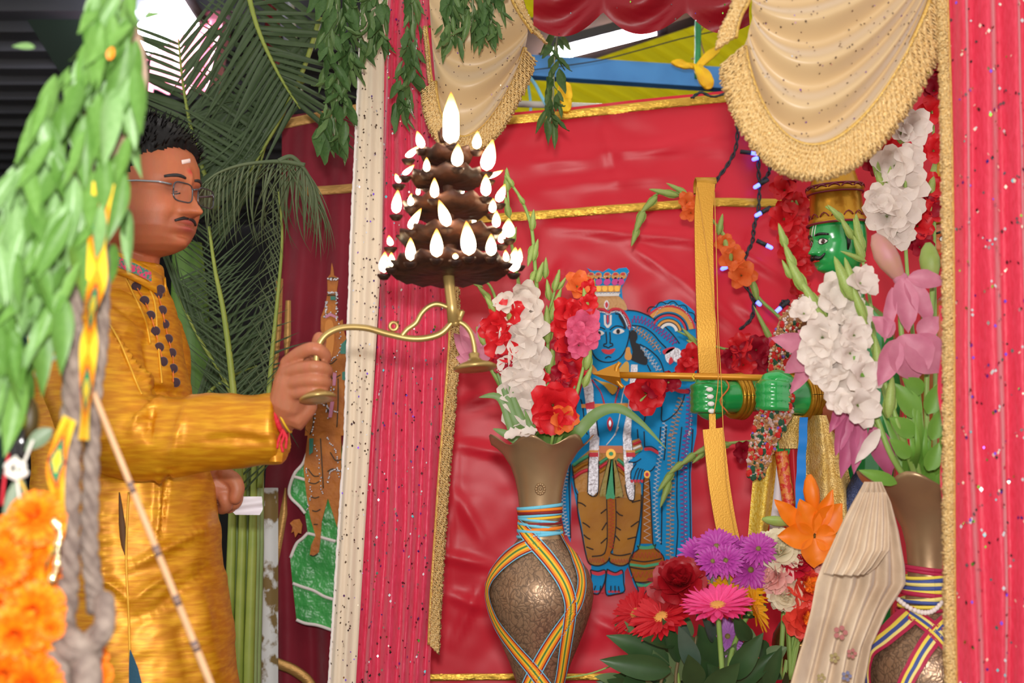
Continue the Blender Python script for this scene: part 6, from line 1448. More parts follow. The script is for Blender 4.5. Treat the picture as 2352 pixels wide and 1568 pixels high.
for s in (1, -1):
    pts = [Vector((p.x, p.y, p.z)) for p in on_face([(s * lerp(.001, .028, k / 7), -.0505 - .009 * (k / 7) ** 1.6) for k in range(8)], .0015)]
    arcf(pts, [.0040 * (1 - .55 * k / 7) + .0004 for k in range(8)], 'moustache', STACHE)
    # eyes: lids nearly closed, looking down
    pe = on_face([(s * lerp(.016, .046, k / 8), -.004 - .004 * math.sin(PI * k / 8)) for k in range(9)], .0006); arcf(pe, .0013, 'eyelashes', STACHE)
    pw = on_face([(s * lerp(.020, .043, k / 8), -.0015 - .003 * math.sin(PI * k / 8)) for k in range(9)], -.0006); arcf(pw, .0018, 'eye', M('eye_dark', (66, 40, 32), .3))
# ears
for s in (1, -1):
    ev = sphere((0, 0, 0), 1, 14, 10, (.017, .008, .031)); obj('ear', xf(ev, HM @ Matrix.Translation((-.012, s * .080, -.008)) @ rotz(s * -.35)), M('ear_skin', (182, 106, 76), .5, sss=.1), man)
# forehead marks
mk = patch_pts = on_face([(-.008 + .0032 * k, .0585 - .0010 * k) for k in range(9)], .0012)
arcf(mk, .0042, 'forehead_mark', M('ash_white', (236, 212, 206), .8), flat=.25)
# glasses
GLF = M('glasses_frame', (84, 88, 94), .25, metal=.7); gls = []
def lens_path(s, n=28):
    out = []
    for k in range(n):
        a = 2 * PI * k / n; c, q = math.cos(a), math.sin(a); y = s * (.031 + .0235 * math.copysign(abs(c) ** .5, c)); z = -.006 + .0165 * math.copysign(abs(q) ** .55, q)
        out.append(Vector((.108 - .15 * max(0, abs(y) - .02) ** 1.15 * 1.0, y, z)))
    return out
for s in (1, -1):
    lp = lens_path(s); fr_ = arcf(lp + [lp[0]], .0013, 'glasses_rim', GLF, n=6)
    lg = bpy.data.materials.get('lens_glass')
    if not lg:
        lg = bpy.data.materials.new('lens_glass'); lg.use_nodes = True; q = lg.node_tree; q.nodes.remove(q.nodes['Principled BSDF'])
        tr_, gl_, mx_ = q.nodes.new('ShaderNodeBsdfTransparent'), q.nodes.new('ShaderNodeBsdfGlossy'), q.nodes.new('ShaderNodeMixShader'); gl_.inputs['Roughness'].default_value = .05; mx_.inputs[0].default_value = .05
        tr_.inputs['Color'].default_value = (.94, .95, .95, 1)
        q.links.new(tr_.outputs[0], mx_.inputs[1]); q.links.new(gl_.outputs[0], mx_.inputs[2]); q.links.new(mx_.outputs[0], q.nodes['Material Output'].inputs[0])
    obj('lens', xf((lp, [tuple(range(len(lp)))]), HM), lg, fr_, False)
    arcf([Vector((.106 - .15 * .033, s * .055, .004)), Vector((.09, s * .074, .006)), Vector((.05, s * .084, .009)), Vector((.0, s * .086, .011)), Vector((-.03, s * .084, .006))], .0019, 'temple_arm', M('temple_silver', (150, 154, 160), .25, metal=.7), n=6)
arcf([Vector((.110, -.009, .002)), Vector((.114, 0, .004)), Vector((.110, .009, .002))], .0014, 'bridge', GLF)

# ---- kurta
SILK = bpy.data.materials.new('gold_silk_kurta'); SILK.use_nodes = True
nt = SILK.node_tree; b = nt.nodes['Principled BSDF']
tc = nt.nodes.new('ShaderNodeTexCoord'); mp = nt.nodes.new('ShaderNodeMapping'); mp.inputs['Scale'].default_value = (14, 14, 110); mp.inputs['Rotation'].default_value = (0, .45, 0)
n1 = nt.nodes.new('ShaderNodeTexNoise'); n1.inputs['Scale'].default_value = 1.6; n1.inputs['Detail'].default_value = 6
nt.links.new(tc.outputs['Object'], mp.inputs[0]); nt.links.new(mp.outputs[0], n1.inputs['Vector'])
cr = nt.nodes.new('ShaderNodeValToRGB'); cr.color_ramp.elements[0].position = .40; cr.color_ramp.elements[0].color = lin((196, 124, 8)); cr.color_ramp.elements[1].position = .66; cr.color_ramp.elements[1].color = lin((218, 156, 20))
nt.links.new(n1.outputs['Fac'], cr.inputs[0]); nt.links.new(cr.outputs[0], b.inputs['Base Color'])
b.inputs['Roughness'].default_value = .44; b.inputs['Metallic'].default_value = .35; b.inputs['Specular IOR Level'].default_value = .5
bp = nt.nodes.new('ShaderNodeBump'); bp.inputs['Strength'].default_value = .25; bp.inputs['Distance'].default_value = .002
nt.links.new(n1.outputs['Fac'], bp.inputs['Height']); nt.links.new(bp.outputs[0], b.inputs['Normal'])
# torso rings: py, centre px, half width px, half depth m, depth
TR = [(606, 300, 70, .066, 2.475), (640, 288, 88, .075, 2.48), (672, 264, 122, .085, 2.49), (700, 248, 150, .104, 2.49), (740, 240, 165, .125, 2.49), (820, 250, 168, .140, 2.49), (900, 262, 172, .145, 2.49), (1000, 270, 190, .150, 2.49), (1100, 284, 200, .155, 2.49), (1200, 290, 208, .16, 2.49), (1300, 296, 212, .165, 2.49), (1400, 302, 222, .17, 2.49), (1500, 304, 232, .175, 2.49), (1640, 306, 244, .18, 2.49)]
tv, tf = [], []; NR = 48
for j in range(81):
    py = lerp(606, 1640, j / 80); cx_, hw, hd, dd = interp(TR, py)
    for i in range(NR):
        th = 2 * PI * i / NR; e = 2 / 2.3; c, s = math.cos(th), math.sin(th)
        p = P(cx_ + hw * math.copysign(abs(c) ** e, c), py, dd); p.y = dd + hd * math.copysign(abs(s) ** e, s); tv.append(p)
for j in range(80):
    for i in range(NR):
        a = j * NR + i; b_ = j * NR + (i + 1) % NR; tf.append((a, b_, b_ + NR, a + NR))
tf.append(tuple(range(NR - 1, -1, -1))); tf.append(tuple(range(80 * NR, 81 * NR)))
def sl(pts, rads):
    q = crom([tuple(P(*p)) for p in pts], 6); n = len(q); rr = [interp([(k, r) for k, r in enumerate(rads)], 6e-9 + (len(rads) - 1) * i / (n - 1))[0] for i in range(n)]
    return tube([Vector(a) for a in q], rr, 28)
sleeve = sl([(258, 735, 2.42), (214, 790, 2.36), (218, 880, 2.335), (270, 975, 2.32), (350, 1000, 2.30), (450, 996, 2.285), (550, 990, 2.27), (646, 982, 2.262)], [.070, .082, .084, .084, .073, .064, .060, .060])
lsleeve = sl([(310, 740, 2.55), (345, 820, 2.62), (350, 940, 2.66), (380, 1040, 2.65), (450, 1100, 2.60), (486, 1108, 2.57)], [.07, .075, .07, .062, .052, .045])
km = remesh(comb([(tv, tf), sleeve, lsleeve]), .0055, 5, SILK, 'kurta')
folds = [((330, 905), (372, 890), (425, 905), 9, -.009), ((300, 985), (330, 935), (370, 915), 7, .010), ((350, 900), (335, 990), (345, 1010), 8, -.008), ((430, 930), (400, 1000), (398, 1060), 12, .006), ((480, 1010), (560, 1000), (610, 1016), 10, -.005), ((250, 745), (310, 840), (350, 900), 5, .008), ((260, 700), (300, 720), (345, 760), 8, -.006), ((262, 860), (330, 850), (390, 900), 9, .006), ((270, 930), (330, 940), (400, 960), 12, -.005),
         ((365, 1080), (365, 1180), (362, 1255), 7, .010), ((390, 1080), (372, 1180), (364, 1250), 6, -.010), ((300, 1300), (400, 1250), (470, 1210), 12, .007), ((300, 1380), (350, 1340), (400, 1310), 9, .006), ((320, 1420), (420, 1360), (490, 1290), 16, -.006), ((440, 1300), (460, 1420), (490, 1560), 26, .008), ((240, 1330), (262, 1345), (290, 1370), 8, .008), ((230, 1120), (240, 1300), (240, 1500), 20, .006), ((400, 1420), (430, 1500), (440, 1568), 18, -.006)]
def topx(v):
    k = v.y; yy = (v.y) ; zz = v.z - CAM.z
    cz = zz * math.cos(PITCH) - yy * math.sin(PITCH); cy = yy * math.cos(PITCH) + zz * math.sin(PITCH)
    return 1176 + FPX * v.x / cy, 784 - FPX * cz / cy
nrm = [v.normal.copy() for v in km.vertices]
for v, n_ in zip(km.vertices, nrm):
    if n_.y > .3: continue
    px, py = topx(v.co); dsp = 0
    for a, m_, c_, w, h in folds:
        if min(a[0], m_[0], c_[0]) - 3 * w < px < max(a[0], m_[0], c_[0]) + 3 * w and min(a[1], m_[1], c_[1]) - 3 * w < py < max(a[1], m_[1], c_[1]) + 3 * w:
            best = 1e9; bt = 0
            for k in range(13):
                s = k / 12; x = (1 - s) ** 2 * a[0] + 2 * s * (1 - s) * m_[0] + s * s * c_[0]; y = (1 - s) ** 2 * a[1] + 2 * s * (1 - s) * m_[1] + s * s * c_[1]
                q = (px - x) ** 2 + (py - y) ** 2
                if q < best: best, bt = q, s
            dsp += 1.5 * h * math.exp(-best / (w * w)) * math.sin(PI * (.12 + .76 * bt))
    dsp += .0045 * nz(px * .012, py * .012, v.co.y * 6) + .0022 * nz(px * .03 + py * .02, py * .03, 4)
    v.co += n_ * dsp
km.update()
put('kurta', km, man)
# cuff opening, wrist threads
CUFF = M('silk_inside', (188, 132, 20), .5, metal=.2)
obj('sleeve_cuff', sheet([(1010, 618, 646), (1040, 612, 650), (1060, 620, 648)], 2.235, 6, 6, lambda u, v, x, y: -.01 * math.sin(PI * u)), SILK, man)
def loop(c, nrm_, r1, r2, tr, name, m, n=28):
    nrm_ = Vector(nrm_).normalized(); a = nrm_.cross(Vector((0, 1, 0))).normalized(); b2 = nrm_.cross(a)
    return obj(name, tube([c + a * r1 * math.cos(2 * PI * k / n) + b2 * r2 * math.sin(2 * PI * k / n) for k in range(n + 1)], tr, 8, False), m, man)
loop(P(640, 955, 2.262), (1, 0, .35), .036, .036, .004, 'wrist_thread', M('thread_red', (206, 30, 50), .7, bump=(200, .6)))
loop(P(648, 948, 2.258), (1, 0, .45), .034, .034, .0018, 'wrist_thread', M('thread_yellow', (226, 184, 40), .6))
for q in ([(648, 985), (652, 1000), (646, 1020), (650, 1038)], [(650, 986), (640, 1010), (636, 1030)], [(650, 988), (658, 1004), (656, 1030)]):
    obj('thread_tassel', tube([P(x, y, 2.222) for x, y in crom(q, 4)], .0024, 6), M('thread_red'), man)
# front of the kurta: find surface depth from the mesh
from mathutils.bvhtree import BVHTree
bv = BVHTree.FromPolygons([v.co.copy() for v in km.vertices], [tuple(p.vertices) for p in km.polygons])
def hit(px, py, off=.003):
    d_ = (P(px, py, 2.0) - CAM).normalized(); r = bv.ray_cast(CAM, d_)
    return (r[0] - d_ * off, r[1]) if r[0] else (P(px, py, 2.4), Vector((0, -1, 0)))
MOT = M('velvet_maroon', (50, 22, 34), .8, sheen=.3); CHAIN = M('copper_thread', (206, 110, 40), .45, metal=.3); SEAM = M('seam_silk', (214, 160, 40), .45, metal=.3)
dv, df_ = sphere((0, 0, 0), 1, 16, 6, (1, 1, .25)); dm = mesh('embroidered_dot', (dv, df_), MOT)
ch = []
for col_ in ([(313, 658), (332, 690), (346, 724), (357, 760), (366, 797), (375, 830)], [(363, 676), (373, 712), (379, 744), (387, 778), (395, 810), (402, 846), (407, 878)]):
    for k, (x, y) in enumerate(col_):
        p, n_ = hit(min(x, 398 if y < 860 else 404), y); put('embroidered_dot', dm, man, frame(p, Vector((0, 0, 1)), (n_ + CAMD).normalized(), .0085))
    q = [hit(min(x, 398), y)[0] for x, y in crom(col_, 5)]; ch.append(q)
for q in ch: obj('chain_stitch', tube(q, [.0016 if k % 2 else .0008 for k in range(len(q))], 5), CHAIN, man)
for q in ([(246, 735), (275, 785), (300, 845), (318, 890), (326, 905)], [(290, 640), (318, 700), (335, 740), (345, 790)], [(296, 1130), (292, 1200), (290, 1290), (296, 1420), (300, 1568)], [(344, 665), (356, 700), (362, 780), (372, 880)]):
    obj('seam', tube([hit(x, y, .001)[0] for x, y in crom(q, 5)], .0021, 6), SEAM, man)
# dark side slit and trouser glimpse
obj('side_slit', tube([hit(x, y, .0005)[0] for x, y in crom([(274, 1130), (280, 1200), (284, 1250), (288, 1275)], 5)], [.001, .002, .003, .004, .005, .006, .006, .006, .006, .005, .005, .004, .003, .002, .002, .001], 6, flat=.3), M('slit_dark', (90, 56, 20), .7), man)
obj('trousers', sheet([(1492, 298, 300), (1530, 296, 316), (1600, 296, 334), (1700, 296, 350)], lambda u, v: hit(310, 1540)[0].y - .004, 6, 10), M('teal_trouser', (20, 70, 92), .7, bump=(200, .3, .002)), man)
# stand-up collar with pink floral trim
cc_ = P(306, 622, 2.47)
def colp(ph, h):
    """collar surface: angle 0 = front (image right), pi/2 = towards the camera; h 0 bottom .. 1 top"""
    c, s = math.cos(ph), math.sin(ph)
    return cc_ + Vector((c * (.060 - .004 * h), -s * (.068 - .004 * h), -.024 * c + lerp(-.018, .020, h) - (.008 * max(0, c) ** 3)))
NC = 44; V = [colp(lerp(.12, 2 * PI - .12, k / NC), h) for k in range(NC + 1) for h in (0, .33, .66, 1)]
F = [(a * 4 + b, a * 4 + b + 1, a * 4 + b + 5, a * 4 + b + 4) for a in range(NC) for b in range(3)]
col = obj('collar', (V, F), SILK, man)
m_ = col.modifiers.new('th', 'SOLIDIFY'); m_.thickness = .004
def colo(ph, h, o): 
    p = colp(ph, h); q = (p - cc_); q.z = 0; return p + q.normalized() * o
V = [colo(lerp(.75, 2.6, k / 24), h, .004) for k in range(25) for h in (.32, .56, .80)]
F = [(a * 3 + b, a * 3 + b + 1, a * 3 + b + 4, a * 3 + b + 3) for a in range(24) for b in range(2)]
trim = obj('collar_trim', (V, F), M('trim_pink', (206, 40, 96), .6, var=(220, (40, 120, 100), .06), bump=(250, .5, .002)), man)
put('embroidered_dot', dm, man, frame(colo(.42, .25, .003), Vector((0, 0, 1)), Vector((.6, -.8, 0)), .0085))
# white cloth he holds at the waist
o = obj('white_napkin', sheet([(1140, 548, 600), (1150, 530, 604), (1172, 528, 602), (1182, 540, 598)], 2.57, 20, 10, lambda u, v, x, y: .006 * math.sin(v * 9 + u * 2)), M('white_cotton', (226, 222, 228), .7)); tag(o, 'folded white cloth held in the man\'s left fist at his waist', 'cloth')
# ------------------------------------------------------------------ statues, bow and arrow
ENG = M('green_enamel', (40, 168, 82), .22, spec=.6, coat=.5, var=(10, (32, 150, 72), .3))
GLD = M('gold_leaf', (198, 146, 44), .3, metal=.7, bump=(60, .25, .004), var=(30, (176, 124, 30), .3))
MARP = M('maroon_paint', (120, 20, 50), .4); BLKP = M('black_paint', (18, 18, 18), .3, coat=.4); WHP = M('white_paint', (236, 234, 226), .35); REDP = M('red_paint', (206, 50, 36), .35)
def idol(name, label, headpos, yaw, sc, skin, extra, base_px, d, torso):
    t = thing(name, label, 'statue', (P(base_px, 1600, d).x, d, TZ))
    hm = head_frame(headpos, yaw, 4, 0, sc)
    its = [xf(head_vf(1.25, 1.04, 80, 90), hm), round_tube([hm @ Vector((-.02, 0, -.06)), hm @ Vector((-.03, 0, -.2))], [.05 * sc, .055 * sc], 16)]
    its += [xf(sphere((0, 0, 0), 1, 14, 10, (.018, .009, .034)), hm @ Matrix.Translation((-.012, s * .080, -.008)) @ rotz(s * -.35)) for s in (1, -1)]
    its.append(round_tube([hm @ Vector((-.03, 0, -.2))] + torso[0], [.055 * sc] + torso[1], 20)) if torso else None
    its += extra
    put('body', remesh(comb(its), .0032, 2, skin, 'body'), t)
    for s in (1, -1):
        brow(.008, .055, s, hm, t, BLKP, .005)
        e = on_face([(s * .032, .0)], .0)[0]
        nb = Vector((1, s * .35, 0)).normalized()
        def onp(pts, off): return on_face([(s * y, z) for y, z in pts], off)
        oval = [(.032 + .017 * math.cos(a), .010 * math.sin(a) * (1 - .25 * math.cos(a))) for a in [k * PI / 8 for k in range(16)]]
        obj('eye_white', xf((onp(oval, .0022) + onp([(.032, 0)], .003), [(k, (k + 1) % 16, 16) for k in range(16)]), hm), WHP, t)
        iris = [(.032 + .0075 * math.cos(a), .0085 * math.sin(a)) for a in [k * PI / 6 for k in range(12)]]
        obj('iris', xf((onp(iris, .0036) + onp([(.032, 0)], .0042), [(k, (k + 1) % 12, 12) for k in range(12)]), hm), M('iris_brown', (60, 24, 16), .2, coat=.6), t)
        obj('eye_outline', xf(tube(onp(oval + [oval[0]], .003), .0012, 5), hm), BLKP, t)
    lipu = on_face([(lerp(-.02, .02, k / 6), -.0595 - .002 * abs(k - 3) / 3) for k in range(7)], .0005); lipd = on_face([(lerp(-.016, .016, k / 6), -.070 + .002 * abs(k - 3) / 3) for k in range(7)], .0005)
    for q in (lipu, lipd): obj('lip', xf(tube(q, .0042, 6), hm), REDP, t)
    return t, hm
def fist(c, d, facing, k, nails=False):
    """closed statue fist; c px centre, fingers wrap on the side facing"""
    its = [xf(sphere((0, 0, 0), 1, 16, 12, (.040 * k, .034 * k, .046 * k)), Matrix.Translation(P(c[0], c[1], d)))]
    for q in range(4):
        y = c[1] - 26 + 17 * q
        pts = [P(c[0] + 22, y + 2, d - .030 * k), P(c[0] - 6, y, d - .045 * k), P(c[0] - 30, y, d - .034 * k), P(c[0] - 42, y + 2, d - .004 * k), P(c[0] - 34, y + 2, d + .02 * k)]
        its.append(round_tube([Vector(a) for a in crom([tuple(p) for p in pts], 3)], .0082 * k, 10))
    its.append(round_tube([P(c[0] + 26, c[1] - 26, d - .02 * k), P(c[0], c[1] - 42, d - .022 * k), P(c[0] - 24, c[1] - 40, d - .024 * k)], [.014 * k, .012 * k, .010 * k], 10))
    return its
DS = 2.95
ex = fist((1634, 914), 2.86, -1, 1.0) + [round_tube([P(1920, 900, 3.0), P(1800, 902, 2.95), P(1720, 908, 2.9), P(1650, 914, 2.86)], [.042, .040, .034, .032], 16), round_tube([P(1940, 760, 3.0), P(1930, 830, 3.02), P(1920, 900, 3.0)], [.045, .044, .042], 14)]
ex += fist((1786, 908), 2.78, -1, 1.12) + [round_tube([P(1960, 915, 2.9), P(1880, 910, 2.82), P(1800, 908, 2.78)], [.045, .042, .036], 16), round_tube([P(1990, 780, 2.92), P(1985, 850, 2.93), P(1960, 915, 2.9)], [.048, .046, .045], 14)]
a = P(1960, 1600, DS)
idl, hm = idol('green_statue', 'green painted statue with gold crown and moustache drawing the gold bow', P(1924, 557, DS), -66, .63, ENG, ex, 1960, DS, ([P(1955, 740, DS), P(1965, 900, DS + .03), P(1960, 1100, DS + .03), P(1950, 1300, DS + .03), Vector((a.x, DS + .03, TZ + .09))], [.085, .10, .085, .09, .085]))
# crown
pr_ = [(.098, .058), (.102, .066), (.096, .074), (.090, .086), (.088, .12), (.086, .16), (.094, .166), (.098, .176), (.094, .186), (.082, .196), (.070, .24), (.05, .28), (.02, .31), (.001, .315)]
cv, cf = lathe(pr_, 40, (-.006, 0, 0)); obj('crown', xf((cv, cf), hm), GLD, idl)
for z, r_ in ((.062, .103), (.165, .092), (.19, .093)): obj('crown_band', xf(tube([Vector((-.006 + r_ * math.cos(k * PI / 16), r_ * math.sin(k * PI / 16), z)) for k in range(33)], .0035, 6, False), hm), MARP, idl)
for k in range(14):
    a_ = 2 * PI * k / 14
    obj('crown_scallop', xf(tube([Vector((-.006 + .096 * math.cos(a_ + q * .1), .096 * math.sin(a_ + q * .1), .178 + .010 * math.sin(PI * (q + 2) / 4))) for q in range(-2, 3)], .003, 5), hm), MARP, idl)
    obj('crown_scallop', xf(tube([Vector((-.006 + .093 * math.cos(a_ + q * .09), .093 * math.sin(a_ + q * .09), .082 + .014 * math.sin(PI * (q + 2) / 4))) for q in range(-2, 3)], .002, 5), hm), MARP, idl)
# moustache, sideburn, forehead mark
for s in (1, -1):
    pts = on_face([(s * lerp(.0, .040, k / 8), -.052 - .009 * math.sin(PI * k / 8) + .022 * max(0, k / 8 - .55) ** 1.2) for k in range(9)], .004)
    obj('moustache', xf(tube(pts, [.0065, .0085, .009, .0085, .0075, .0062, .005, .004, .002], 8), hm), BLKP, idl)
    obj('sideburn', xf(tube([Vector((.022, s * .079, .05)), Vector((.018, s * .082, .02)), Vector((.016, s * .081, -.01)), Vector((.02, s * .077, -.035))], [.012, .010, .008, .003], 8, flat=.4), hm), BLKP, idl)
    obj('forehead_mark', xf(tube(on_face([(s * .007, z) for z in (.022, .032, .042, .052, .06)], .001), .0016, 5), hm), WHP, idl)
# bracelets, nails
for c_, d_, r_ in (((1692, 910), 2.895, .042), ((1700, 910), 2.9, .043), ((1684, 910), 2.89, .041), ((1846, 908), 2.81, .046), ((1856, 908), 2.815, .047), ((1836, 908), 2.805, .045)):
    ax = (P(1920, 900, 3.0) - P(1650, 914, 2.86)).normalized(); c0 = P(*c_, d_); u_ = ax.cross(Vector((0, 0, 1))).normalized(); w_ = ax.cross(u_)
    obj('bracelet', tube([c0 + u_ * r_ * math.cos(k * PI / 14) + w_ * r_ * math.sin(k * PI / 14) for k in range(29)], .0065, 8, False), GLD, idl)
for q in range(4): obj('fingernail', xf(sphere((0, 0, 0), 1, 10, 6, (.0075, .0030, .0050)), Matrix.Translation(P(1630 + q * 1.6, 894 + 16.5 * q, 2.806))), WHP, idl)
obj('thread_bracelet', tube([P(1664 + 10 * math.sin(k * .6), 870 + 6.5 * k, 2.815 + .012 * abs(k - 6) / 6) for k in range(13)], .0018, 6), M('thread_orange', (206, 110, 50), .7), idl)
# garments
BROC = M('gold_brocade', (214, 176, 92), .35, metal=.5, bump=(260, .9, .004), var=(60, (230, 200, 130), .15)); BROC2 = M('yellow_brocade', (216, 176, 50), .4, metal=.35, bump=(300, .7, .003), var=(160, (232, 204, 96), .1))
rowsk = [(955, 1856, 1900), (1040, 1850, 1940), (1140, 1848, 1960), (1250, 1846, 1970), (1420, 1840, 1980)]
obj('skirt', sheet(rowsk, 2.80, 40, 30, lambda u, v, x, y: .014 * math.sin(u * 16) * (.3 + v) - .05 * math.sin(PI * u)), BROC, idl)
obj('waist_cloth', sheet([(955, 1800, 1850), (1000, 1786, 1850), (1030, 1790, 1848)], 2.81, 14, 10, lambda u, v, x, y: -.02 * math.sin(PI * u)), BROC, idl)
obj('hanging_sash', sheet([(1030, 1740, 1786), (1090, 1730, 1782), (1180, 1722, 1772), (1260, 1716, 1756), (1400, 1712, 1750)], 2.80, 12, 24, lambda u, v, x, y: .006 * math.sin(u * 9) - .02 * math.sin(PI * u)), BROC2, idl)
obj('sash_lining', sheet([(1050, 1778, 1788), (1110, 1776, 1796), (1200, 1768, 1806), (1330, 1760, 1800)], 2.815, 8, 20, lambda u, v, x, y: -.01 * math.sin(PI * u)), M('white_cotton', (226, 222, 228), .7), idl)
obj('red_roll', tube([P(x, y, 2.79) for x, y in crom([(1794, 1036), (1800, 1080), (1808, 1130), (1814, 1180), (1816, 1240)], 5)], .013, 10), M('red_brocade', (200, 44, 36), .4, bump=(200, .5, .003), var=(120, (220, 130, 60), .06)), idl)
obj('red_drape', sheet([(1030, 1800, 1836), (1100, 1806, 1838), (1190, 1810, 1838), (1300, 1806, 1836)], 2.82, 8, 16, lambda u, v, x, y: .006 * math.sin(u * 8)), M('red_drape', (196, 24, 40), .5), idl)
obj('blue_ribbon', sheet([(958, 1837, 1856), (1040, 1832, 1852), (1100, 1828, 1850), (1190, 1826, 1848), (1300, 1824, 1846)], 2.775, 4, 30, lambda u, v, x, y: .003 * math.sin(v * 30)), M('blue_satin', (30, 130, 216), .35), idl)
obj('green_thigh', round_tube([P(1770, 1010, 2.86), P(1810, 1030, 2.84), P(1850, 1050, 2.86)], [.02, .022, .022], 12), ENG, idl)
obj('blue_shawl', round_tube([P(1980, 1100, 2.8), P(1950, 1160, 2.78), P(1940, 1230, 2.78)], [.02, .02, .018], 10), M('navy_sequin', (50, 60, 96), .35, metal=.4, bump=(200, .8, .004)), idl)
obj('elbow_cloth', round_tube([P(1905, 900, 2.80), P(1910, 935, 2.79), P(1916, 975, 2.80)], [.022, .026, .018], 12), M('copper_cloth', (176, 96, 70), .5), idl)
# jewelled garland: dense beads on a band
JB = [M('bead_gold', (206, 160, 110), .25, metal=.6), M('bead_crystal', (226, 206, 200), .12, metal=.5), M('bead_ruby', (190, 40, 40), .2, coat=.5), M('bead_green', (30, 80, 60), .2, coat=.5), M('bead_violet', (140, 110, 220), .15, metal=.4)]
def jewel(label, path, w, d, n, seed):
    t = thing('jewelled_garland', label, 'garland', P(path[-1][0], path[-1][1], d)); pth = crom(path, 10); rnd = random.Random(seed); V, F, X = [], [], []
    sv, sf = [], []
    for i, (x, y) in enumerate(pth):
        hw = (interp(w, i / (len(pth) - 1))[0]) / 2; sv += [P(x - hw, y, d + .006), P(x + hw, y, d + .006)]
    sf = [(2 * i, 2 * i + 1, 2 * i + 3, 2 * i + 2) for i in range(len(pth) - 1)]
    obj('backing', (sv, sf), M('backing_gold', (176, 120, 76), .5), t)
    for k in range(n):
        f = rnd.random(); i = int(f * (len(pth) - 1)); x, y = pth[i]; hw = interp(w, f)[0] / 2; u = rnd.uniform(-1, 1)
        m_i = rnd.choices(range(5), (6, 5, 1.2, .8, .3))[0]; r_ = rnd.uniform(.0024, .0042) * (1.5 if m_i in (2, 3) else 1)
        v_, f_ = sphere(P(x + u * hw, y + rnd.uniform(-4, 4), d - rnd.uniform(0, .006)), r_, 6, 4, (1, .8, 1.4 if m_i in (2, 3) else 1)); o_ = len(V); V += v_; F += [tuple(q + o_ for q in ff) for ff in f_]; X += [m_i] * len(f_)
    obj('beads', (V, F), JB, t, False, X, kind='stuff')
jewel('jewelled gold garland hanging from the green statue wrist down past the bow', [(1800, 880), (1784, 940), (1768, 980), (1752, 1020), (1742, 1060), (1736, 1094)], [(0, 50), (.3, 84), (.5, 66), (.8, 52), (1, 36)], 2.745, 750, 5)
jewel('jewelled gold collar on the green statue chest below its chin', [(1870, 680), (1840, 720), (1816, 770), (1800, 820), (1790, 860)], [(0, 60), (.3, 84), (.6, 76), (1, 50)], 2.86, 650, 6)
# second statue, brown face by the right fringe
idl2, hm2 = idol('brown_statue', 'brown faced statue peeping out behind the right curtain fringe', P(2186, 552, 2.85), -55, .55, M('orange_enamel', (206, 116, 66), .25, coat=.5, var=(10, (190, 98, 54), .3)), [], 2200, 2.9, ([P(2200, 720, 2.9), P(2200, 1000, 2.92), Vector((P(2200, 1600, 2.9).x, 2.92, TZ + .09))], [.075, .09, .09]))
cv, cf = lathe(pr_, 40, (-.006, 0, 0)); obj('crown', xf((cv, cf), hm2), GLD, idl2)
# ---- bow
GB = M('bow_gold', (206, 154, 50), .4, metal=.45, bump=(300, .15, .002), var=(6, (190, 136, 40), .3)); GA = M('arrow_gold', (206, 140, 34), .4, metal=.35)
bow = thing('bow', 'gold flat bow standing upright in the green statue fist', 'bow', P(1690, 1240, 2.8))
def slab(path, wpx, d, th, name):
    pts = crom(path, 6); V, F = [], []
    for i, p in enumerate(pts):
        x, y = p[0], p[1]; dd = p[2] if len(p) > 2 else d
        a_, b_ = pts[max(i - 1, 0)], pts[min(i + 1, len(pts) - 1)]; tx, ty = b_[0] - a_[0], b_[1] - a_[1]; q = math.hypot(tx, ty) or 1; nx, ny = -ty / q, tx / q
        for s, e in ((1, 0), (-1, 0), (-1, 1), (1, 1)): V.append(P(x + nx * wpx / 2 * s, y + ny * wpx / 2 * s, dd) + Vector((0, e * th, 0)))
    n = len(pts)
    for i in range(n - 1):
        for k in range(4): F.append((i * 4 + k, i * 4 + (k + 1) % 4, i * 4 + 4 + (k + 1) % 4, i * 4 + 4 + k))
    F += [(3, 2, 1, 0), tuple(range((n - 1) * 4, n * 4))]
    return obj(name, (V, F), GB, bow, False)
slab([(1622, 420, 2.80), (1617, 480, 2.80), (1617, 560, 2.80), (1620, 680, 2.80), (1623, 780, 2.80), (1628, 872, 2.81)], 42, 2.80, .006, 'upper_limb')
# rolled top end
V, F = [], []
c0 = P(1619, 428, 2.83); hw = 23 * S(2.82)
for k in range(15):
    a_ = lerp(-PI / 2, PI * .75, k / 14)
    for s in (-1, 1):
        for r_ in (.030, .025): V.append(Vector((c0.x + s * hw, c0.y + r_ * math.sin(a_), c0.z + r_ * .6 * math.cos(a_) )))
for k in range(14):
    q = k * 4; F += [(q, q + 2, q + 6, q + 4), (q + 1, q + 5, q + 7, q + 3), (q, q + 4, q + 5, q + 1), (q + 2, q + 3, q + 7, q + 6)]
obj('rolled_tip', (V, F), GB, bow)
slab([(1636, 950), (1637, 990)], 15, 2.815, .006, 'grip'); slab([(1638, 984), (1644, 1040), (1652, 1110), (1663, 1180), (1676, 1244), (1690, 1300)], 48, 2.80, .006, 'lower_limb')
for q in ([(1641, 440), (1646, 600), (1650, 760), (1657, 880), (1660, 960), (1667, 1090), (1676, 1160), (1692, 1240)], [(1602, 430), (1640, 700), (1650, 860), (1640, 950)]):
    obj('bowstring', tube([P(x, y, 2.785) for x, y in crom(q, 4)], .0011, 5), M('string_gold', (206, 150, 60), .4, metal=.3), bow)
arw = thing('arrow', 'gold arrow with a broad pointed head resting on the green fists', 'arrow', P(1640, 866, 2.8))
obj('shaft', tube([P(1412, 861, 2.80), P(1560, 863, 2.795), P(1700, 866, 2.79), P(1900, 870, 2.78)], 7.5 * S(2.8), 12), GA, arw)
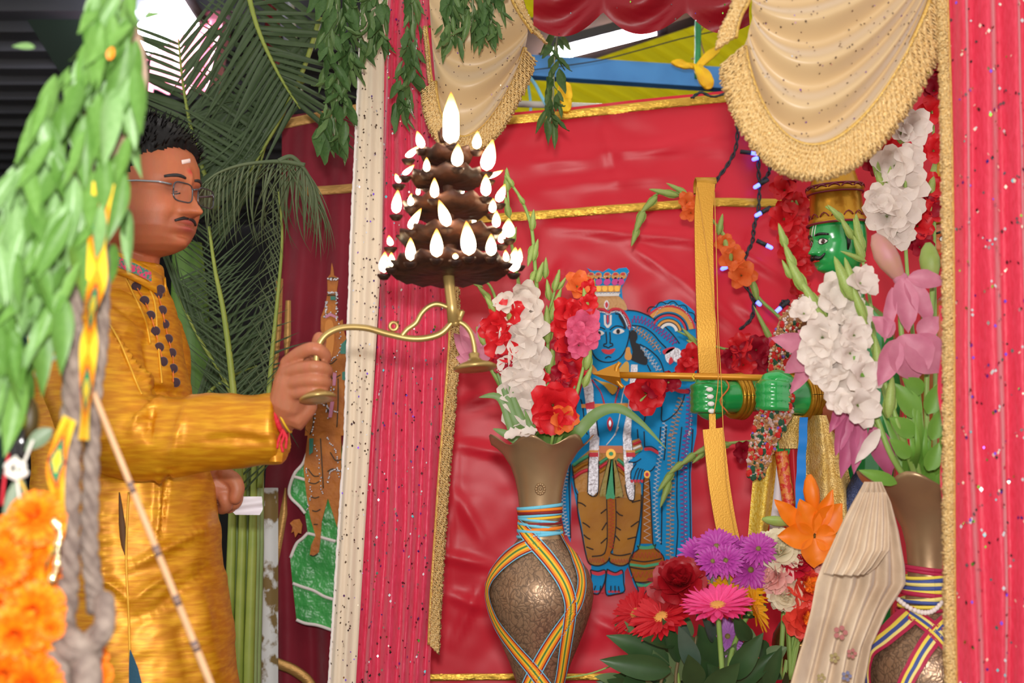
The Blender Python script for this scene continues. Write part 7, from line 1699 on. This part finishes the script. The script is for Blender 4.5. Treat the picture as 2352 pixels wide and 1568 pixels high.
tip = P(1360, 858, 2.80); hb = [P(1420, 832, 2.80), P(1424, 866, 2.772), P(1430, 892, 2.80), P(1424, 862, 2.83)]
obj('arrow_head', ([tip] + hb + [P(1412, 861, 2.80)], [(0, 1, 2), (0, 2, 3), (0, 3, 4), (0, 4, 1), (5, 2, 1), (5, 3, 2), (5, 4, 3), (5, 1, 4)]), GA, arw, False)
obj('barb', tube([P(x, y, 2.79) for x, y in crom([(1424, 832), (1416, 846), (1416, 862), (1420, 878), (1431, 890)], 4)], .0045, 8), GA, arw)
obj('binding', tube([P(1592 + 2 * math.sin(k * 1.3), 858 + 2 * k, 2.775) for k in range(8)], .0018, 6), M('thread_yellow', (226, 184, 40), .6), arw)
# ---- fairy lights
lt = thing('fairy_lights', 'dark cable of blue fairy lights hanging down the red backdrop right of the bow', 'string lights', P(1740, 240, 3.3))
CBL = M('cable_dark', (34, 42, 48), .45); LED = M('led_blue', (120, 140, 255), .3, emit=((70, 84, 255), 5))
for pth in ([(1690, 190), (1690, 250), (1694, 290), (1690, 340), (1670, 380), (1645, 415), (1630, 450)], [(1730, 250), (1745, 330), (1742, 380), (1744, 430), (1742, 480), (1732, 520), (1728, 555), (1712, 590), (1706, 640), (1730, 690), (1726, 730), (1700, 756)], [(1744, 330), (1768, 370), (1764, 400), (1744, 420)], [(1590, 225), (1610, 212), (1640, 222), (1690, 205)], [(1810, 700), (1800, 690), (1790, 710)], [(1740, 260), (1752, 300), (1750, 350)]):
    q = crom(pth, 8)
    for s in (0, PI): obj('cable', tube([P(x + 3.2 * math.cos(k * .8 + s), y, 3.392 + .003 * math.sin(k * .8 + s)) for k, (x, y) in enumerate(q)], .0026, 6), CBL, lt)
for x, y, bx, by in ((1712, 291, 1700, 289), (1729, 287, 1738, 282), (1728, 304, 1716, 298), (1732, 352, 1700, 348), (1736, 364, 1758, 356), (1780, 369, 1756, 360), (1739, 427, 1764, 412), (1742, 492, 1770, 476), (1766, 566, 1738, 552), (1664, 615, 1690, 604), (1741, 695, 1730, 684), (1788, 711, 1812, 690), (2060, 283, 2050, 292)):
    A, B = P(bx, by, 3.39), P(x, y, 3.385); sk = obj('socket', tube([A, A.lerp(B, .8)], .0055, 8), CBL, lt)
    dirv = (B - A).normalized(); obj('bulb', round_tube([A.lerp(B, .8), B + dirv * .006], [.005, .0048], 8), LED, sk)
# ------------------------------------------------------------------ palm fronds behind the man
PALM = M('palm_dark', (58, 76, 46), .5, spec=.35, transl=.15, var=(8, (74, 94, 58), .3)); PALM2 = M('palm_grey', (82, 98, 66), .5, spec=.35, transl=.1, var=(10, (106, 116, 82), .3)); PALMS = M('palm_stem', (120, 140, 52), .5, var=(20, (150, 160, 70), .3))
lfm = [mesh('leaflet', petal(L=1, W=.05, shape='blade', bend=b_, cup=.8, nu=8, nv=2), PALM) for b_ in (-.15, -.35, .1)]
lfg = [mesh('leaflet', petal(L=1, W=.035, shape='blade', bend=b_, cup=.8, nu=8, nv=2), PALM2) for b_ in (-.9, -.6, -1.2)]
def frond(label, rach, d, n, len_fn, dirL, dirR, ms, r=.007, width=1.0, droop=0.0, smat=None):
    """palm frond: rachis px path; leaflets leave both sides in photo directions dirL/dirR (dx,dy per unit) blended along"""
    pts = [Vector(q) for q in crom([tuple(P(p[0], p[1], p[2] if len(p) > 2 else d)) for p in rach], 8)]; N = len(pts)
    t = thing('palm_frond', label, 'palm', pts[0])
    obj('rachis', tube(pts, [lerp(r, r * .3, i / (N - 1)) for i in range(N)], 8), smat or PALMS, t)
    for k in range(n):
        f = .04 + .95 * k / n; i = min(int(f * (N - 1)), N - 2); p = pts[i].lerp(pts[i + 1], f * (N - 1) - i)
        for side, dv in ((0, dirL), (1, dirR)):
            if dv is None: continue
            q = dv(f) if callable(dv) else dv; L = len_fn(f) * S(d) * U(.85, 1.1)
            v = Vector((q[0] + U(-.07, .07), U(-.15, .12), -q[1] + U(-.07, .07))).normalized()
            nr = CAMD + Vector((U(-.5, .5), 0, U(-.3, .6))) if not droop else (Vector((0, -.5, 1)) + Vector((U(-.2, .2), 0, 0)))
            put('leaflet', random.choice(ms), t, frame(p, v, nr, (L * width, L, L)))
    return t
frond('dark palm frond slanting up behind the man towards the pink cloth', [(735, 40), (700, 150), (650, 260), (600, 350), (560, 420)], 3.2, 26, lambda f: 330 - 120 * f, lambda f: (-.78, -.62 + .2 * f), lambda f: (-.62, .78 - .3 * f), lfm, width=1.3)
frond('dark palm frond spreading over the man\'s head', [(500, 480), (470, 400), (440, 300), (420, 190), (410, 90)], 3.3, 26, lambda f: 330 - 140 * f, lambda f: (.62, -.78), lambda f: (-.8, -.3), lfm, width=1.3)
frond('broad palm frond filling the space right of the man\'s head', [(700, 180), (650, 240), (610, 330), (590, 420)], 3.25, 26, lambda f: 270 - 60 * f, lambda f: (-.95, .2 + .5 * f), lambda f: (-.5, .85), lfm, width=1.5)
frond('palm frond hanging from the top beside the silver strip', [(560, -60), (590, 60), (640, 170), (690, 250)], 3.15, 22, lambda f: 300 - 120 * f, lambda f: (-.5, .86), lambda f: (.75, -.3 + f), lfm, width=1.2)
frond('grey-green drooping palm fan right of the man\'s face', [(700, 380), (660, 372), (610, 372), (550, 380), (500, 398), (470, 420)], 2.95, 24, lambda f: 230 - 60 * f, lambda f: (-.35 + .2 * f, .95), lambda f: (-.75, .65), lfg, .006, 1.0, 1, PALM2)
frond('drooping palm fan hanging over the maroon curtain', [(640, 370), (670, 360), (700, 390), (720, 430), (730, 480)], 2.95, 20, lambda f: 190 - 50 * f, lambda f: (.72 - .3 * f, .7), lambda f: (.1, 1), lfg, .006, 1.0, 1, PALM2)
frond('narrow upright date palm frond rising left of the maroon curtain', [(596, 1120), (612, 960), (626, 800), (640, 660), (648, 540), (640, 440)], 3.1, 40, lambda f: 150 - 40 * f, lambda f: (-.62, .4), lambda f: (-.35, -.85), lfg, .007, .8)
frond('date palm frond with a yellow-green stem beside the man\'s chest', [(552, 1160), (544, 1000), (532, 860), (514, 720), (494, 620), (480, 520)], 3.0, 40, lambda f: 170 - 50 * f, lambda f: (.55, -.6), lambda f: (-.65, -.5), lfm, .010, .8)
frond('low dark palm frond bending behind the man\'s shoulder', [(570, 1000), (520, 880), (460, 780), (420, 700), (400, 640)], 3.15, 32, lambda f: 220 - 60 * f, lambda f: (.8, -.35), lambda f: (-.3, -.95), lfm, .006, 1.0)
frond('lowest palm frond arching behind the man\'s sleeve', [(440, 960), (480, 900), (540, 860), (590, 840)], 3.2, 26, lambda f: 200, lambda f: (.3, -.95), lambda f: (.5, .8), lfm, .006, 1.0)
t = thing('banana_stem', 'thick pale green banana stem standing behind the man\'s shoulder', 'plant', (P(440, 1600, 3.35).x, 3.35, 0))
obj('stem', tube([P(430, 560, 3.35), P(436, 700, 3.35), P(440, 900, 3.35), P(446, 1200, 3.35), Vector((P(450, 1600, 3.35).x, 3.35, 0))], [.035, .045, .05, .06, .07], 16), M('banana_green', (96, 136, 50), .5, var=(8, (70, 108, 40), .3), bump=(20, .3), stretch=(3, 1, .3)), t)
t = thing('stalk_bundle', 'bundle of tall green stalks standing beside the maroon curtain below the sleeve', 'plant', (P(560, 1600, 3.1).x, 3.1, 0))
for k in range(9):
    x = 528 + 8 * k; obj('stalk', tube([Vector((P(x - 6, 1600, 3.1).x, 3.1 + .02 * (k % 3), 0)), P(x - 4, 1500, 3.1 + .02 * (k % 3)), P(x + 4, 1250, 3.1 + .02 * (k % 3)), P(x + 8, 1050, 3.1 + .02 * (k % 3))], [.012, .012, .010, .006], 8), (M('stalk_green', (120, 146, 84), .5, var=(10, (160, 176, 120), .3)), PALMS)[k % 3 == 0], t)
o = obj('patterned_drape', sheet([(1120, 540, 640), (1300, 536, 640), (1568, 536, 640), (1700, 536, 640)], 3.3, 12, 16, lambda u, v, x, y: .012 * math.sin(u * 10)), M('white_brown_print', (206, 206, 204), .7, var=(22, (120, 96, 50), .04))); tag(o, 'white and brown patterned cloth hanging behind the green stalks', 'cloth')

# ------------------------------------------------------------------ wilted leaf strands hanging from the canopy
WL = [M('wilted_a', (62, 96, 48), .55, transl=.15, var=(14, (84, 116, 60), .3)), M('wilted_b', (84, 116, 62), .5, transl=.15, var=(14, (110, 136, 80), .3))]
wlm = [mesh('leaf', petal(L=1, W=w_, shape='leaf', bend=b_, cup=c_, ruf=.035, rf=2, nu=7, nv=4, twist=tw), WL[k % 2]) for k, (w_, b_, c_, tw) in enumerate(((.30, .8, .8, .5), (.24, -.7, 1.0, -.6), (.36, .4, .6, 1.2), (.2, 1.1, 1.0, .2)))]
def strand(label, path, d, n, L0, spread):
    pts = crom(path, 8); t = thing('leaf_strand', label, 'garland', P(path[0][0], path[0][1], d), 'wilted leaf strands on the canopy')
    obj('string', tube([P(x, y, d) for x, y in pts], .0016, 6), M('string_pale', (150, 156, 120), .7), t)
    n = int(n * 1.35)
    for k in range(n):
        x, y = pts[int((k + R()) / n * (len(pts) - 1))]; x += U(-spread, spread) * .5
        v = Vector((U(-.5, .5), U(-.4, .3), U(-1.3, -.6))); L = L0 * U(.7, 1.2) * S(d)
        put('leaf', random.choice(wlm), t, frame(P(x, y, d + U(-.03, .02)), v, CAMD + Vector((U(-.9, .9), 0, U(-.6, .6))), L))
    return t
strand('long thick strand of wilted leaves left of the cream curtain', [(770, -40), (776, 80), (778, 180), (770, 260), (768, 320)], 2.84, 60, 74, 60)
strand('second strand of wilted leaves overlapping the long one at the cream curtain top', [(812, -40), (810, 60), (806, 130)], 2.84, 34, 70, 50)
strand('short leaf strand hanging over the top of the cream curtain', [(868, -40), (866, 40), (858, 90)], 2.82, 26, 66, 44)
strand('leaf strand hanging down the pink curtain with a long single tail', [(945, -40), (948, 60), (942, 130), (935, 200), (920, 250)], 2.82, 36, 68, 34)
strand('leaf strand over the left edge of the narrow beige swag', [(1030, -40), (1034, 30), (1034, 90)], 2.72, 26, 62, 40)
strand('leaf strand over the middle of the narrow beige swag', [(1080, -40), (1086, 20), (1080, 60)], 2.72, 26, 62, 54)
strand('leaf strand over the right part of the narrow beige swag', [(1136, -40), (1134, 20), (1120, 80)], 2.72, 30, 62, 50)
strand('thin leaf strand hanging across the tube light to the backdrop edge', [(1284, -40), (1282, 60), (1274, 130), (1272, 200), (1270, 250), (1262, 280)], 3.0, 30, 60, 26)
# canopy rail they hang from
o = obj('canopy_rail', beam(P(700, -46, 2.83), P(1300, -46, 2.83), .04, .04), M('rail_grey', (120, 116, 112), .5), None, False); tag(o, 'grey canopy rail just above the picture from which the leaf strands hang', 'rail')
# ------------------------------------------------------------------ foreground on the left, out of focus
DFG = 1.42
FGL = [M('fresh_leaf_a', (104, 152, 62), .45, transl=.25, var=(12, (128, 174, 88), .3)), M('fresh_leaf_b', (122, 166, 96), .4, transl=.2, var=(12, (150, 188, 124), .3)), M('fresh_leaf_c', (88, 136, 52), .45, transl=.25, var=(12, (108, 154, 70), .3))]
fgm = [mesh('leaf', petal(L=1, W=w_, shape='leaf', bend=b_, cup=c_, ruf=.012, nu=8, nv=4, twist=tw), FGL[k % 3]) for k, (w_, b_, c_, tw) in enumerate(((.26, .4, .5, .3), (.22, -.4, .7, -.4), (.3, .2, .4, .6), (.2, .7, .8, .1), (.28, -.2, .5, .5), (.24, .5, .5, -.6)))]
gar = thing('leaf_garland', 'large hanging bunch of fresh green leaves in the left foreground', 'garland', P(150, 0, DFG))
obj('stem', tube([P(x, y, DFG + .06) for x, y in crom([(270, -80), (262, 60), (230, 180), (190, 320), (150, 480), (110, 640)], 6)], .006, 8), M('twig_brown', (130, 104, 70), .7), gar)
bound = [(0, 215, 320), (80, 195, 322), (150, 140, 318), (220, 95, 312), (300, 55, 308), (400, 10, 300), (480, -30, 240), (560, -40, 200), (640, -40, 180), (720, -40, 120), (800, -40, 84), (880, -40, 60), (940, -40, 56)]
cnt = 0
for k in range(288):
    y = -30 + 900 * (R() ** 1.1); xl, xr = interp(bound, max(0, y)); x = U(xl, xr)
    lean = (x - (xl + xr) / 2) / max(40, (xr - xl)) * -.2
    v = Vector((U(-.35, .35) + lean - .12, U(-.25, .25), U(-1.1, -.7))); L = U(120, 190) * S(DFG)
    put('leaf', random.choice(fgm), gar, frame(P(x, y, DFG + U(-.06, .07)), v, CAMD + Vector((U(-.8, .8), 0, U(-.2, .7))), L))
for x, y, tx, ty, L in ((290, 380, 276, 490, 1), (276, 470, 300, 560, 1), (296, 480, 288, 620, 1), (60, 840, 62, 980, 1), (300, 300, 318, 400, 1), (262, 560, 240, 690, .8), (80, 108, 30, 104, .7), (330, 40, 376, 26, .8), (40, 640, 52, 720, 1), (96, 760, 64, 860, 1), (286, 440, 262, 520, 1)):
    A, B = P(x, y, DFG + .08), P(tx, ty, DFG + .06); put('leaf', random.choice(fgm), gar, frame(A, B - A, CAMD, (B - A).length))
o = obj('dry_stem', tube([P(x, y, DFG + .05) for x, y in crom([(300, 60), (318, 120), (326, 180), (316, 240), (298, 300), (268, 350), (240, 400), (228, 440)], 6)], [.003, .006, .007, .0075, .0075, .007, .0068] + [.0062] * 36, 10), M('bark_dry', (150, 112, 84), .6, var=(20, (196, 170, 150), .2), stretch=(2, 2, .3))); tag(o, 'curved dry brown stem bending round the right side of the leaf bunch', 'stem')
o = obj('orange_petal', xf(petal(L=.012, W=.008, bend=.4), frame(P(250, 136, DFG - .08), Vector((.4, 0, 1)), CAMD)), M('petal_marigold', (255, 140, 10), .5)); tag(o, 'single orange petal caught in the leaf bunch', 'petal')
# twisted grey ropes
RP = M('rope_grey', (150, 134, 122), .85, bump=(120, .8, .004), var=(60, (112, 96, 88), .15))
def rope(label, path, rad, d, tw=34):
    pts = [Vector(q) for q in crom([tuple(P(p[0], p[1], d)) for p in path], 14)]; t = thing('rope', label, 'rope', pts[-1])
    for s in range(3):
        q = []
        for i, p in enumerate(pts):
            r_ = rad[0] + (rad[1] - rad[0]) * i / (len(pts) - 1); a = i * 2 * PI / tw * 2.2 + s * 2 * PI / 3; q.append(p + Vector((math.cos(a), math.sin(a), 0)) * r_ * .5)
        obj('strand', tube(q, [(rad[0] + (rad[1] - rad[0]) * i / (len(pts) - 1)) * .62 for i in range(len(pts))], 10), RP, t)
    return t
K = S(DFG)
rope('thick grey twisted rope hanging in the left foreground', [(206, 300), (192, 420), (188, 540), (168, 700), (168, 860), (162, 1000), (158, 1150), (156, 1300), (148, 1420), (126, 1640)], (20 * K, 27 * K), DFG + .02)
rope('thinner grey twisted rope ending in a frayed knot in the left foreground', [(236, 560), (238, 680), (232, 800), (218, 900), (212, 1020), (208, 1140), (206, 1260), (218, 1360), (222, 1400)], (14 * K, 22 * K), DFG + .05)
t = thing('rope_knot', 'bulky grey knot joining the two ropes at the bottom left', 'knot', P(180, 1500, DFG))
for (x0, y0, x1, y1, x2, y2, r_) in ((130, 1460, 170, 1500, 240, 1440, 24), (240, 1380, 236, 1450, 190, 1500, 24), (120, 1500, 130, 1560, 110, 1640, 34), (190, 1490, 200, 1560, 190, 1640, 34), (150, 1450, 180, 1480, 210, 1500, 26)):
    obj('rope_turn', round_tube([Vector(q) for q in crom([tuple(P(x0, y0, DFG)), tuple(P(x1, y1, DFG - .012)), tuple(P(x2, y2, DFG))], 6)], r_ * K, 12), RP, t)
# patterned ribbon twisting round the thick rope
RC = [M('rb_yellow', (250, 206, 50), .5), M('rb_orange', (246, 150, 20), .5), M('rb_maroon', (150, 20, 44), .5), M('rb_green', (0, 150, 100), .5)]
def pat_ribbon(label, path, wpx, d, per):
    pts = crom(path, 14); V, F, X = [], [], []; NA = 12; acc = 0
    for i, p in enumerate(pts):
        x, y = p[0], p[1]; tw = p[2]; dd = d + .012 * math.sin(tw)
        a_, b_ = pts[max(i - 1, 0)], pts[min(i + 1, len(pts) - 1)]; tx, ty = b_[0] - a_[0], b_[1] - a_[1]; q = math.hypot(tx, ty) or 1; nx, ny = -ty / q, tx / q
        for k in range(NA + 1):
            u = k / NA - .5; V.append(P(x + nx * wpx * u * math.cos(tw), y + ny * wpx * u, dd) + Vector((0, wpx * K * u * math.sin(tw), 0)))
    for i in range(len(pts) - 1):
        x, y = pts[i][0], pts[i][1]
        if i: acc += math.hypot(pts[i][0] - pts[i - 1][0], pts[i][1] - pts[i - 1][1])
        for k in range(NA):
            u = abs((k + .5) / NA - .5) * 2; v = abs(((acc / per) % 1) - .5) * 2; m_ = u * .9 + v * 1.3
            X.append(0 if m_ < .42 else 3 if m_ < .68 else 2 if m_ < .86 else 1 if m_ < 1.35 else 0); a = i * (NA + 1) + k; F.append((a, a + 1, a + NA + 2, a + NA + 1))
    o = obj('patterned_ribbon', (V, F), RC, None, True, X); tag(o, label, 'ribbon'); return o
pat_ribbon('upper length of yellow, green and maroon diamond ribbon beside the thick rope', [(238, 420, 0), (230, 480, .3), (222, 560, .4), (222, 640, .2), (210, 720, .9), (204, 790, .4), (200, 860, .6), (196, 940, .9), (192, 1010, .8)], 52, DFG - .03, 190)
pat_ribbon('lower length of diamond patterned ribbon emerging left of the thick rope', [(160, 960, .6), (140, 1020, .5), (128, 1080, .3), (134, 1150, .7), (128, 1220, .3), (108, 1290, .9), (104, 1360, .4), (110, 1420, .3), (96, 1490, .6)], 50, DFG - .02, 200)
pat_ribbon('thin orange edge of patterned ribbon crossing behind the thick rope', [(148, 760, .9), (146, 840, .8), (150, 920, .9), (146, 990, .8)], 30, DFG + .05, 260)
o = obj('gold_sequin_strip', comb([sphere(P(x + 2 * math.sin(k), y, DFG - .045), .0032 * (1 + .3 * math.sin(k * 2)), 8, 5, (1, .5, 1.4)) for k, (x, y) in enumerate(crom([(124, 1200), (136, 1222), (134, 1250), (132, 1280), (126, 1310), (120, 1330)], 2))]), M('gold_mirror', (255, 236, 180), .08, metal=1.0)); tag(o, 'strip of shiny gold sequins on the ribbon beside the thick rope', 'sequins', kind='stuff')
# bamboo stick
t = thing('bamboo_stick', 'pale thin bamboo stick with dark joints slanting down across the kurta', 'stick', P(480, 1568, 1.5))
a, b_ = P(214, 900, 1.46), P(520, 1660, 1.54); seg = [0, .28, .47, .62, .76, 1]
for k in range(5):
    p0, p1 = a.lerp(b_, seg[k]), a.lerp(b_, seg[k + 1]); r0 = lerp(7.0, 9, k / 5) * S(1.5)
    obj('internode', tube([p0, p0.lerp(p1, .03), p0.lerp(p1, .5), p0.lerp(p1, .97), p1], [r0 * 1.08, r0, r0 * .97, r0, r0 * 1.1], 10), M('bamboo', (216, 176, 136), .5, var=(30, (196, 150, 108), .3)), t)
    if k: obj('joint', tube([p0 - (p1 - p0).normalized() * .006, p0 + (p1 - p0).normalized() * .006], r0 * 1.05, 10), M('bamboo_joint', (112, 92, 88), .6), t)
# marigolds
def marigold():
    its = []
    for ring in range(7):
        n = (24, 24, 22, 20, 16, 12, 8)[ring]; op = (-.25, .0, .25, .5, .8, 1.1, 1.4)[ring]; L = (1., 1., .98, .92, .84, .76, .66)[ring]
        for k in range(n):
            v, f = petal(L=L, W=.34, shape='round', bend=-.5, cup=.5, ruf=.04, nu=3, nv=2, ph=U(0, 6)); m_ = rotz(2 * PI * k / n + U(-.1, .1)) @ Matrix.Translation((0, .08, .05 * ring)) @ rotx(op + U(-.15, .15)); its.append(([m_ @ p for p in v], f, ring % 2))
    its.append((*sphere((0, 0, -.15), .22, 8, 6), 2)); V, F, X = combm(its); return mesh('marigold', (V, F), [M('marigold_orange', (250, 124, 4), .6, transl=.15), M('marigold_gold', (252, 150, 8), .6, transl=.15), STEM], True, X)
mg = [marigold(), marigold()]
gm = thing('marigold_garland', 'orange marigold garland hanging at the lower left edge', 'garland', P(60, 1568, DFG - .02))
obj('thread', tube([P(x, y, DFG + .02) for x, y in ((60, 1150), (60, 1300), (56, 1450), (60, 1640))], .0012, 6), M('string_pale'), gm)
for x, y, s_ in ((84, 1190, 62), (36, 1236, 58), (86, 1246, 52), (6, 1290, 56), (60, 1330, 66), (100, 1316, 50), (20, 1380, 62), (84, 1396, 62), (40, 1450, 66), (0, 1470, 60), (70, 1500, 64), (16, 1540, 66), (84, 1570, 60), (40, 1610, 60), (118, 1440, 30)):
    put('marigold', random.choice(mg), gm, frame(P(x, y, DFG + U(-.03, .02)), Vector((U(-1, 1), 0, U(-1, 1))), CAMD + Vector((U(-.9, .9), 0, U(-.7, .9))), s_ * K))
gm = thing('marigold_garland', 'small piece of marigold garland right of the rope knot', 'garland', P(220, 1540, DFG + .06))
for x, y, s_ in ((216, 1510, 34), (226, 1550, 34), (212, 1590, 34)): put('marigold', random.choice(mg), gm, frame(P(x, y, DFG + .07), Vector((1, 0, U(-1, 1))), CAMD + Vector((U(-.3, .5), 0, .2)), s_ * K))
# odds and ends at the left edge
t = thing('hanging_charm', 'small hanging charm of a green fruit, dark beads and threads at the left edge', 'charm', P(40, 960, DFG))
obj('fruit', sphere(P(34, 962, DFG + .03), .013, 14, 10, (1, 1, 1.1)), M('fruit_green', (160, 180, 50), .4, var=(40, (190, 90, 60), .05)), t)
obj('seed_pod', sphere(P(66, 960, DFG + .04), .012, 12, 8, (.9, .8, 1.8)), M('pod_dark', (70, 56, 20), .5), t)
for x in (24, 36, 50): obj('glass_rod', round_tube([P(x, 990, DFG + .02), P(x, 1046, DFG + .02)], .0035, 8), M('black_gloss', (30, 28, 30), .1, coat=.6), t)
for q, m_ in (([(36, 1046), (38, 1080), (44, 1140), (52, 1190)], 'w'), ([(20, 1040), (10, 1100), (4, 1160)], 'r'), ([(44, 1100), (60, 1130), (76, 1180)], 'g'), ([(46, 1180), (70, 1250), (92, 1310)], 'r'), ([(76, 1010), (60, 1050), (48, 1080)], 'w')):
    obj('thread', tube([P(x, y, DFG) for x, y in crom(q, 4)], .0016, 6), {'w': M('thread_white', (220, 216, 206), .7), 'r': M('thread_red'), 'g': M('thread_gold', (210, 170, 60), .5)}[m_], t)
for q in ([(18, 1070), (34, 1056), (52, 1070)], [(20, 1086), (38, 1096), (56, 1086)]): obj('tassel', round_tube([P(x, y, DFG) for x, y in q], .0045, 8), M('thread_white'), t)
DUL = M('dull_leaf', (104, 128, 96), .45, var=(14, (140, 156, 130), .3), transl=.1)
for lb, q, w in (('dull grey-green leaf hanging below the charm at the left edge', [(52, 1092), (30, 1150), (6, 1240)], 44), ('single dull leaf pointing left across the ropes', [(120, 985), (90, 1005), (54, 1034)], 40)):
    A, B = P(*q[0], DFG + .02), P(*q[-1], DFG + .01); o = obj('leaf', xf(petal(L=1, W=w / 150 if w == 44 else .5, shape='leaf', bend=-.3, cup=.4), frame(A, B - A, CAMD, (B - A).length)), DUL); tag(o, lb, 'leaf')
t = thing('pale_bow', 'pale thread bow tied on the twine left of the thick rope', 'bow', P(100, 830, DFG))
for q in ([(96, 836), (120, 806), (142, 772)], [(98, 838), (126, 820), (146, 800)], [(96, 838), (88, 848), (84, 860)]): obj('loop', round_tube([P(x, y, DFG + .02) for x, y in crom(q, 4)], .0024, 8), M('thread_mint', (190, 206, 190), .6), t)
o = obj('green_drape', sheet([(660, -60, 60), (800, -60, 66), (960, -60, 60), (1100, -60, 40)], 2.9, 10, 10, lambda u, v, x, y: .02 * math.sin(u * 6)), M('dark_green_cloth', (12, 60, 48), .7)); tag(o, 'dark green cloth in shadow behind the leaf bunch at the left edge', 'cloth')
